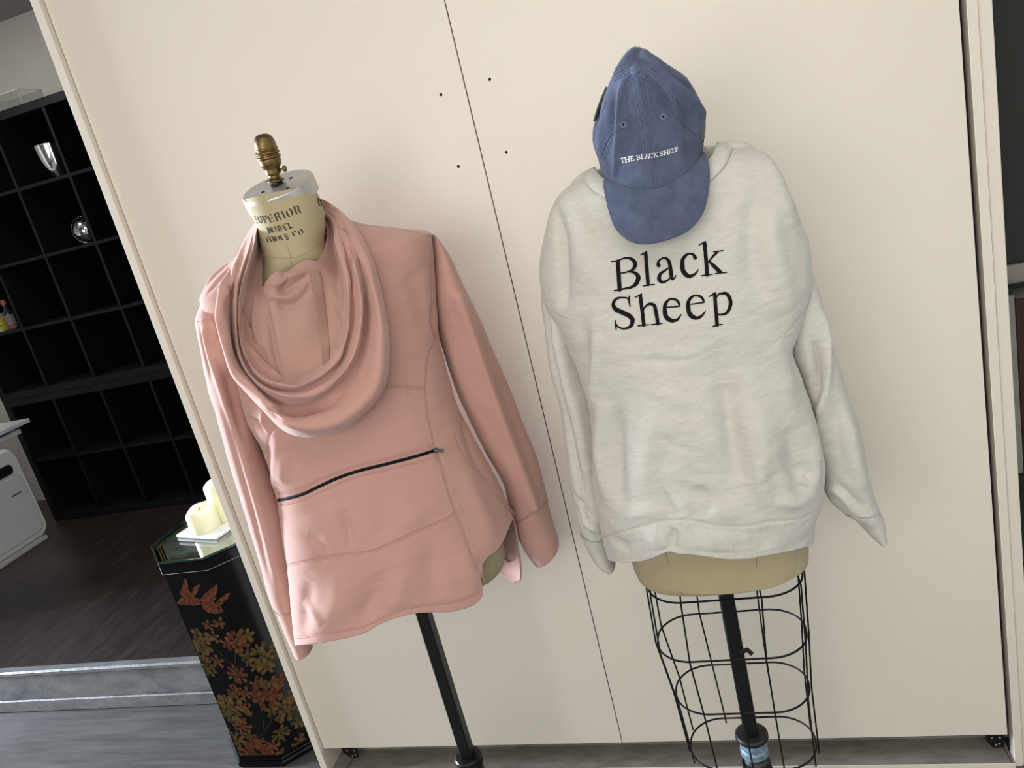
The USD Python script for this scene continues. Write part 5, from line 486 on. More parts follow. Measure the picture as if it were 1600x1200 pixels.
"neck_seam":[[[-0.3428,-0.3403,1.5013],[-0.3289,-0.3564,1.4993],[-0.3212,-0.3624,1.497],[-0.3146,-0.3661,1.495],[-0.3086,-0.3686,1.4937],[-0.3029,-0.3701,1.4926],[-0.2976,-0.371,1.4916],[-0.2926,-0.3712,1.4905],[-0.2879,-0.3709,1.4894],[-0.2835,-0.3702,1.4883],[-0.2793,-0.3691,1.4873],[-0.2753,-0.3676,1.4864],[-0.2712,-0.3658,1.4858],[-0.2673,-0.3638,1.4856],[-0.2634,-0.3614,1.4856],[-0.2598,-0.3589,1.4857],[-0.2564,-0.356,1.486],[-0.2534,-0.353,1.4864],[-0.2505,-0.3496,1.4874],[-0.2479,-0.3458,1.4889],[-0.2454,-0.3415,1.4907],[-0.2433,-0.3367,1.4926],[-0.2414,-0.3314,1.4947],[-0.2398,-0.3256,1.4967],[-0.2388,-0.3189,1.4985],[-0.2384,-0.3112,1.5005],[-0.2394,-0.3007,1.5025]],[[-0.2758,-0.3673,1.5121],[-0.2751,-0.3674,1.5077],[-0.2746,-0.3675,1.5033],[-0.2744,-0.3677,1.4988],[-0.2745,-0.3678,1.4944],[-0.2749,-0.3679,1.4899],[-0.2757,-0.3676,1.4853],[-0.2769,-0.3667,1.4807],[-0.2782,-0.3654,1.4761],[-0.2797,-0.3637,1.4714],[-0.2812,-0.362,1.4667],[-0.2827,-0.3602,1.4619],[-0.284,-0.3587,1.4572],[-0.2852,-0.3575,1.4525]]],
"white_frame":[[0.343,-0.3],[0.0854,-1.2732]],
"white_torso":[[0.2582,-0.2937,1.507,0.4479,-0.2809,1.5044,-0.0,0.052,0.065],[0.2426,-0.2947,1.5025,0.4643,-0.2798,1.4966,-0.0,0.06,0.072],[0.2192,-0.2983,1.4956,0.5013,-0.2794,1.4859,-0.0,0.074,0.085],[0.1897,-0.3043,1.4799,0.5241,-0.2818,1.4661,-0.0,0.087,0.095],[0.1676,-0.3118,1.4487,0.5409,-0.2867,1.4165,0.0,0.098,0.1],[0.1478,-0.3131,1.4047,0.5551,-0.2858,1.3623,0.0,0.11,0.105],[0.1339,-0.314,1.3581,0.5634,-0.2852,1.3197,0.0,0.115,0.11],[0.1333,-0.3141,1.3212,0.5587,-0.2855,1.2634,0.0,0.12,0.11],[0.1448,-0.3133,1.2825,0.5356,-0.2871,1.2037,0.0,0.125,0.115],[0.1568,-0.3125,1.2396,0.5159,-0.2884,1.158,0.0,0.128,0.118],[0.1654,-0.3119,1.185,0.5227,-0.2879,1.115,0.0,0.132,0.12],[0.1673,-0.3118,1.1123,0.5369,-0.287,1.0455,0.0,0.138,0.125],[0.1565,-0.3125,1.0268,0.5434,-0.2866,0.9588,0.0,0.142,0.13],[0.1429,-0.3134,0.9318,0.5281,-0.2876,0.89,0.0,0.145,0.132],[0.1416,-0.3135,0.8664,0.5143,-0.2885,0.8544,0.0,0.14,0.13],[0.1446,-0.3133,0.8332,0.5088,-0.2889,0.8168,0.0,0.132,0.122],[0.1506,-0.3129,0.8019,0.497,-0.2897,0.782,0.0,0.128,0.118],[0.1521,-0.3128,0.785,0.4905,-0.2901,0.7645,0.0,0.126,0.115]],
"white_seam":[[0.6438,0.6927,0.7388,0.7832,0.8272,0.8695,0.9105,0.9496,0.9867,1.0219,1.0557,1.0883,1.1197,1.1499,1.1788,1.206,1.232,1.2573,1.2824,1.3076,1.3327,1.3573,1.3815,1.4052,1.4283,1.4507,1.4723,1.4933,1.5134,1.532,1.549,1.5639,1.5788,1.5937,1.6108,1.6294,1.6494,1.6701,1.6915,1.7137,1.7367,1.7604,1.7845,1.8093,1.8348,1.8609,1.8875,1.9144,1.9416,1.969,1.9967,2.0254,2.0553,2.0863,2.1186,2.1524,2.1878,2.225,2.2646,2.3065,2.3516,2.4001,2.4535,2.5131,2.5823,2.6674,2.786,3.4,4.2,5.2,6.0],[0.7968,0.7975,0.798,0.7974,0.7956,0.7937,0.7917,0.7899,0.7882,0.7867,0.7853,0.784,0.7828,0.7819,0.7813,0.7819,0.7834,0.7851,0.7865,0.7868,0.787,0.787,0.7867,0.7862,0.7856,0.785,0.7844,0.7837,0.7831,0.7821,0.7808,0.7793,0.7777,0.776,0.7745,0.773,0.7713,0.77,0.7695,0.7694,0.7693,0.7694,0.7697,0.7702,0.7707,0.7714,0.7722,0.7731,0.7742,0.7765,0.78,0.7836,0.7867,0.7899,0.7932,0.7965,0.7998,0.8032,0.8069,0.8109,0.8153,0.8202,0.8255,0.831,0.8371,0.8442,0.854,0.9,0.9,0.9,0.895]],
"white_hem":[[0.5859,0.6512,0.7087,0.7608,0.809,0.8542,0.8967,0.9373,0.9759,1.0128,1.0482,1.0824,1.1154,1.1473,1.1783,1.2084,1.2377,1.2662,1.2941,1.3214,1.3482,1.3745,1.4001,1.4248,1.4488,1.4718,1.494,1.5154,1.5351,1.5524,1.5682,1.584,1.5999,1.6195,1.64,1.6615,1.684,1.7075,1.7316,1.7562,1.7812,1.8066,1.8322,1.8582,1.8848,1.9123,1.9409,1.9705,2.0013,2.0334,2.0669,2.1019,2.1384,2.1763,2.216,2.2583,2.3039,2.3531,2.4069,2.4669,2.536,2.6221,3.4,4.2,5.2,6.0],[0.9067,0.9031,0.9002,0.8977,0.8955,0.8933,0.8914,0.8895,0.8879,0.8865,0.8853,0.8842,0.8833,0.8825,0.8818,0.8813,0.8812,0.881,0.8806,0.8798,0.8785,0.8773,0.876,0.8749,0.8737,0.872,0.8697,0.8672,0.8649,0.8629,0.861,0.8592,0.8575,0.856,0.8546,0.8534,0.8525,0.8517,0.8511,0.8504,0.8496,0.8484,0.8463,0.8447,0.845,0.8474,0.8509,0.855,0.8589,0.8624,0.8663,0.8703,0.8739,0.8764,0.8783,0.8805,0.883,0.8859,0.8894,0.8937,0.8991,0.9069,0.972,0.975,0.975,0.972]],
"white_neck":[[0.2526,0.6519,0.8395,0.9201,0.9739,1.0154,1.0535,1.0889,1.1215,1.1512,1.1801,1.208,1.2347,1.2602,1.2848,1.3085,1.3316,1.3541,1.3763,1.3981,1.4197,1.4409,1.4618,1.482,1.5012,1.5197,1.537,1.5519,1.566,1.5806,1.5954,1.6132,1.6326,1.6532,1.6747,1.6966,1.7188,1.7415,1.7648,1.7888,1.8135,1.8391,1.8656,1.8933,1.9224,1.953,1.9854,2.0197,2.0569,2.0978,2.143,2.1989,2.2691,2.3543,2.4595,2.6362,3.1681,3.4,4.2,5.2,6.0],[0.0104,0.0158,0.0219,0.0274,0.0323,0.0367,0.0406,0.0442,0.0476,0.0509,0.0539,0.0567,0.0596,0.0625,0.0654,0.0684,0.0712,0.074,0.0765,0.079,0.0817,0.0845,0.0873,0.0899,0.092,0.0937,0.0946,0.0946,0.0942,0.0937,0.0932,0.0926,0.092,0.0913,0.0905,0.0897,0.0888,0.0875,0.0856,0.0832,0.0804,0.0773,0.0738,0.0702,0.0665,0.0627,0.059,0.0554,0.0518,0.0479,0.0439,0.0394,0.0345,0.029,0.0228,0.0151,0.0088,0.03,0.02,0.02,0.03]],
"white_torso_folds":[[[[0.3494,-0.4352,1.1145],[0.3546,-0.4361,1.0987],[0.3604,-0.4369,1.0831],[0.3666,-0.4373,1.0676],[0.3736,-0.4375,1.0523],[0.3812,-0.4375,1.0372]],0.00405,0.014,1],[[[0.2952,-0.4355,1.1023],[0.3057,-0.4373,1.0879],[0.3181,-0.4386,1.0768],[0.3323,-0.4391,1.0689],[0.3484,-0.4389,1.0631]],-0.00338,0.01,1],[[[0.2846,-0.4298,1.1698],[0.2995,-0.4314,1.1669],[0.3133,-0.4323,1.1621],[0.3262,-0.4326,1.1564],[0.3381,-0.4328,1.149],[0.3489,-0.4329,1.1389],[0.3588,-0.4332,1.1272]],0.00338,0.01,1],[[[0.2871,-0.4275,1.2243],[0.301,-0.4285,1.219],[0.315,-0.4288,1.2147],[0.3291,-0.4284,1.2116],[0.3433,-0.4275,1.2095],[0.3577,-0.4263,1.2086],[0.3721,-0.4246,1.2088]],-0.0027,0.007,1],[[[0.4682,-0.4142,1.0269],[0.4777,-0.4101,1.007],[0.4908,-0.4025,0.9909],[0.508,-0.3888,0.9759]],-0.0054,0.008,1],[[[0.4756,-0.4127,0.9707],[0.4933,-0.4014,0.9584],[0.5126,-0.3834,0.9469]],-0.0054,0.008,1],[[[0.2838,-0.4376,1.0377],[0.2976,-0.4397,1.0308],[0.3115,-0.441,1.024],[0.3254,-0.4416,1.0174],[0.3394,-0.4416,1.0108],[0.3535,-0.4412,1.0045],[0.3677,-0.4403,0.9984]],0.00405,0.012,1],[[[0.2369,-0.3698,1.474],[0.2447,-0.3813,1.4611],[0.2505,-0.3891,1.448],[0.2534,-0.3945,1.4348],[0.2534,-0.3987,1.4218],[0.2525,-0.4025,1.4084],[0.2509,-0.4053,1.3945],[0.2486,-0.4074,1.3801]],-0.00675,0.014,1],[[[0.4076,-0.4218,1.1603],[0.4072,-0.4237,1.1459],[0.4068,-0.4254,1.1313],[0.4064,-0.4272,1.1168],[0.406,-0.429,1.1022],[0.4055,-0.4307,1.0875],[0.4049,-0.432,1.0725],[0.4045,-0.4331,1.0574],[0.4043,-0.4339,1.0421],[0.4046,-0.4346,1.0266],[0.4052,-0.4351,1.011],[0.4061,-0.4355,0.9953]],-0.0189,0.018,1],[[[0.4461,-0.4126,1.127],[0.4451,-0.4152,1.1129],[0.4443,-0.4177,1.0987],[0.4437,-0.4199,1.0844],[0.4433,-0.4218,1.0699],[0.443,-0.4231,1.0551],[0.4431,-0.4241,1.04],[0.4434,-0.4248,1.0248],[0.444,-0.4253,1.0093],[0.4448,-0.4256,0.9937]],0.0108,0.03,1],[[[0.4856,-0.3995,1.0674],[0.4886,-0.3994,1.0524],[0.4913,-0.3989,1.0371],[0.4936,-0.3985,1.0218],[0.4954,-0.3982,1.0063],[0.4969,-0.398,0.9907],[0.4981,-0.3977,0.9748],[0.4989,-0.3971,0.9586],[0.4995,-0.3954,0.9417]],-0.0108,0.02,1],[[[0.5214,-0.3612,1.0587],[0.5247,-0.3593,1.0421],[0.5269,-0.3585,1.0258],[0.5276,-0.36,1.0106],[0.5265,-0.364,0.9966],[0.524,-0.3692,0.9832],[0.5211,-0.3742,0.9698],[0.5172,-0.3791,0.9563],[0.5121,-0.3834,0.9426]],0.0081,0.02,1],[[[0.3265,-0.4329,1.1535],[0.3253,-0.4341,1.139],[0.3246,-0.4353,1.1245],[0.3245,-0.4365,1.11],[0.3247,-0.4376,1.0955],[0.3257,-0.4385,1.0809],[0.3274,-0.4393,1.0663],[0.3299,-0.44,1.0516],[0.3329,-0.4407,1.0368]],0.00405,0.035,1],[[[0.2107,-0.4023,1.1604],[0.207,-0.3995,1.1437],[0.2033,-0.3965,1.1268],[0.1995,-0.3932,1.1094],[0.1959,-0.3903,1.0921],[0.1926,-0.389,1.0752],[0.1898,-0.3889,1.0586],[0.1877,-0.3899,1.0423],[0.186,-0.3913,1.026],[0.1848,-0.393,1.0097],[0.184,-0.3956,0.9938],[0.1835,-0.3985,0.978]],0.01755,0.016,1],[[[0.2369,-0.4181,1.1455],[0.2325,-0.4166,1.1288],[0.2284,-0.4151,1.1118],[0.2246,-0.4135,1.0946],[0.221,-0.4127,1.0775],[0.2177,-0.4124,1.0605],[0.2149,-0.4128,1.0436],[0.2131,-0.4138,1.0267],[0.2122,-0.4152,1.0098],[0.2119,-0.4173,0.9931],[0.212,-0.4199,0.9766]],-0.0135,0.016,1],[[[0.2947,-0.4328,1.1422],[0.2888,-0.4331,1.128],[0.2829,-0.4332,1.1134],[0.2772,-0.433,1.0985],[0.2717,-0.4325,1.0833],[0.2665,-0.4322,1.0679],[0.2615,-0.432,1.0523],[0.2567,-0.4318,1.0365],[0.2519,-0.4317,1.0205],[0.2474,-0.4315,1.0042],[0.2432,-0.4318,0.988]],0.0081,0.022,1],[[[0.4327,-0.4275,1.0379],[0.4331,-0.4281,1.0229],[0.4337,-0.4286,1.0077],[0.4345,-0.4289,0.9923],[0.4355,-0.4291,0.9768],[0.4367,-0.4291,0.9612],[0.438,-0.4286,0.9452]],0.0081,0.014,1],[[[0.3393,-0.4418,1.007],[0.3413,-0.4426,0.9876],[0.341,-0.4436,0.9681],[0.3392,-0.4446,0.9483]],-0.0081,0.014,1],[[[0.2786,-0.4386,1.0088],[0.2864,-0.4408,0.9918],[0.2892,-0.4424,0.9735],[0.2884,-0.4438,0.9537]],-0.0054,0.012,1],[[[0.2236,-0.4128,1.2745],[0.2195,-0.4114,1.2584],[0.2152,-0.4088,1.2419],[0.2107,-0.4052,1.2248],[0.206,-0.4003,1.2071],[0.2011,-0.3946,1.1888],[0.1963,-0.3895,1.1704],[0.1914,-0.3836,1.1514],[0.1861,-0.3761,1.1315]],0.0108,0.012,1],[[[0.2096,-0.407,1.3031],[0.2083,-0.4069,1.2871],[0.2065,-0.4057,1.2708],[0.204,-0.4033,1.2541],[0.2003,-0.3993,1.2368],[0.1957,-0.3931,1.2188],[0.1904,-0.3848,1.1997],[0.1846,-0.375,1.1798],[0.1775,-0.3611,1.1582],[0.1682,-0.3391,1.1326]],-0.0108,0.014,1],[[[0.1876,-0.3359,1.4696],[0.1944,-0.3593,1.4565],[0.1981,-0.3708,1.4428],[0.1998,-0.3785,1.429],[0.1994,-0.3837,1.4151],[0.1977,-0.3873,1.4011],[0.1956,-0.39,1.3869],[0.1931,-0.3921,1.3724],[0.1902,-0.3932,1.3578],[0.1869,-0.3932,1.343],[0.1836,-0.393,1.328],[0.1801,-0.3925,1.3128]],-0.0135,0.012,1],[[[0.2238,-0.3709,1.4658],[0.2283,-0.3807,1.4529],[0.2318,-0.3875,1.4397],[0.2341,-0.3929,1.4266],[0.2351,-0.3974,1.4135],[0.2348,-0.4008,1.4003],[0.2342,-0.4033,1.3869],[0.2332,-0.4054,1.3733],[0.2318,-0.4069,1.3595],[0.2299,-0.4081,1.3455],[0.2274,-0.4092,1.3314]],0.0081,0.03,1],[[[0.5004,-0.3584,1.429],[0.495,-0.3657,1.4172],[0.4902,-0.372,1.4053],[0.4863,-0.3775,1.393],[0.4835,-0.382,1.3804],[0.4815,-0.3854,1.3673],[0.4799,-0.3882,1.3538],[0.4785,-0.3904,1.3403],[0.4774,-0.3922,1.3269],[0.478,-0.3931,1.3132],[0.4803,-0.393,1.299],[0.4838,-0.3922,1.2845],[0.4883,-0.3906,1.2698]],-0.0135,0.02,1],[[[0.5067,-0.3591,1.4135],[0.5045,-0.365,1.4003],[0.5023,-0.3702,1.3873],[0.5002,-0.3747,1.3743],[0.4982,-0.3784,1.3612],[0.4982,-0.3806,1.3477],[0.5003,-0.3814,1.3336],[0.5034,-0.381,1.3192],[0.5064,-0.3801,1.3045],[0.5089,-0.379,1.2899],[0.5117,-0.3774,1.2751],[0.5147,-0.3748,1.2599],[0.5181,-0.3695,1.2439]],0.00945,0.024,1],[[[0.4552,-0.4027,1.2864],[0.4612,-0.4015,1.2729],[0.4678,-0.3994,1.2597],[0.4752,-0.3961,1.2465],[0.4833,-0.3912,1.2333],[0.4923,-0.384,1.2198],[0.5024,-0.3731,1.2055]],-0.0054,0.02,1],[[[0.5161,-0.3009,1.4746],[0.5188,-0.3214,1.4616],[0.5221,-0.328,1.4477],[0.5254,-0.3318,1.4336],[0.5285,-0.3348,1.4194],[0.5313,-0.3378,1.4051],[0.534,-0.3406,1.3907],[0.5366,-0.3432,1.3762],[0.5389,-0.3452,1.3616]],0.0081,0.02,1],[[[0.3172,-0.4279,1.2271],[0.3302,-0.4278,1.2193],[0.3439,-0.4272,1.2145],[0.3581,-0.426,1.2124],[0.3727,-0.4244,1.2125]],0.0027,0.02,1],[[[0.3964,-0.4201,1.2264],[0.4007,-0.4197,1.211],[0.4037,-0.4195,1.1956],[0.4046,-0.4204,1.1804],[0.4046,-0.422,1.1653],[0.4042,-0.424,1.15],[0.4031,-0.4259,1.1344],[0.4011,-0.4281,1.1187]],-0.0081,0.022,1],[[[0.4865,-0.3842,1.1999],[0.4901,-0.3761,1.1817],[0.4931,-0.37,1.1637],[0.495,-0.3704,1.1477],[0.4961,-0.3736,1.1326],[0.4969,-0.3769,1.1173],[0.4972,-0.3809,1.1022],[0.4968,-0.3856,1.0873]],0.0081,0.025,1],[[[0.2623,-0.3861,1.4592],[0.267,-0.3928,1.4459],[0.2696,-0.3977,1.4325],[0.2706,-0.402,1.4189],[0.2708,-0.4057,1.4051],[0.2695,-0.4085,1.391]],-0.0054,0.015,1],[[[0.4828,-0.3554,1.4608],[0.4726,-0.3643,1.4537],[0.4627,-0.3717,1.4463],[0.4531,-0.378,1.4385],[0.4437,-0.3835,1.4304],[0.4346,-0.3883,1.4219]],-0.00405,0.02,1],[[[0.2509,-0.4385,0.9418],[0.2549,-0.4405,0.9199],[0.2588,-0.4409,0.8971]],0.0081,0.02,1],[[[0.2894,-0.4449,0.9366],[0.2839,-0.445,0.9173],[0.2794,-0.444,0.8969]],-0.0081,0.008,1],[[[0.1948,-0.4151,0.9117],[0.1932,-0.4133,0.8826]],-0.0054,0.02,1],[[[0.3562,-0.4442,0.9243],[0.3513,-0.4446,0.9052],[0.3463,-0.4434,0.885]],0.0054,0.03,1],[[[0.4298,-0.4305,0.9126],[0.429,-0.4294,0.8923],[0.4282,-0.4253,0.87]],-0.00405,0.02,1],[[[0.3062,-0.4425,0.9901],[0.318,-0.4434,0.9811],[0.3302,-0.4438,0.9729],[0.3428,-0.4436,0.966],[0.3559,-0.443,0.9605],[0.3693,-0.4421,0.9553],[0.383,-0.4407,0.9507],[0.3971,-0.4387,0.9469]],0.00675,0.018,1],[[[0.4511,-0.424,0.9583],[0.464,-0.4183,0.9474],[0.4775,-0.4108,0.9395],[0.4917,-0.4008,0.9345],[0.5067,-0.3873,0.9322]],0.00675,0.012,1],[[[0.2114,-0.4229,0.9511],[0.2324,-0.4309,0.9634],[0.252,-0.4365,0.9673],[0.2713,-0.4406,0.9672]],0.00675,0.014,1],[[[0.5032,-0.3921,0.9994],[0.5125,-0.3842,0.9772],[0.5136,-0.3831,0.9552]],-0.0081,0.008,1]],
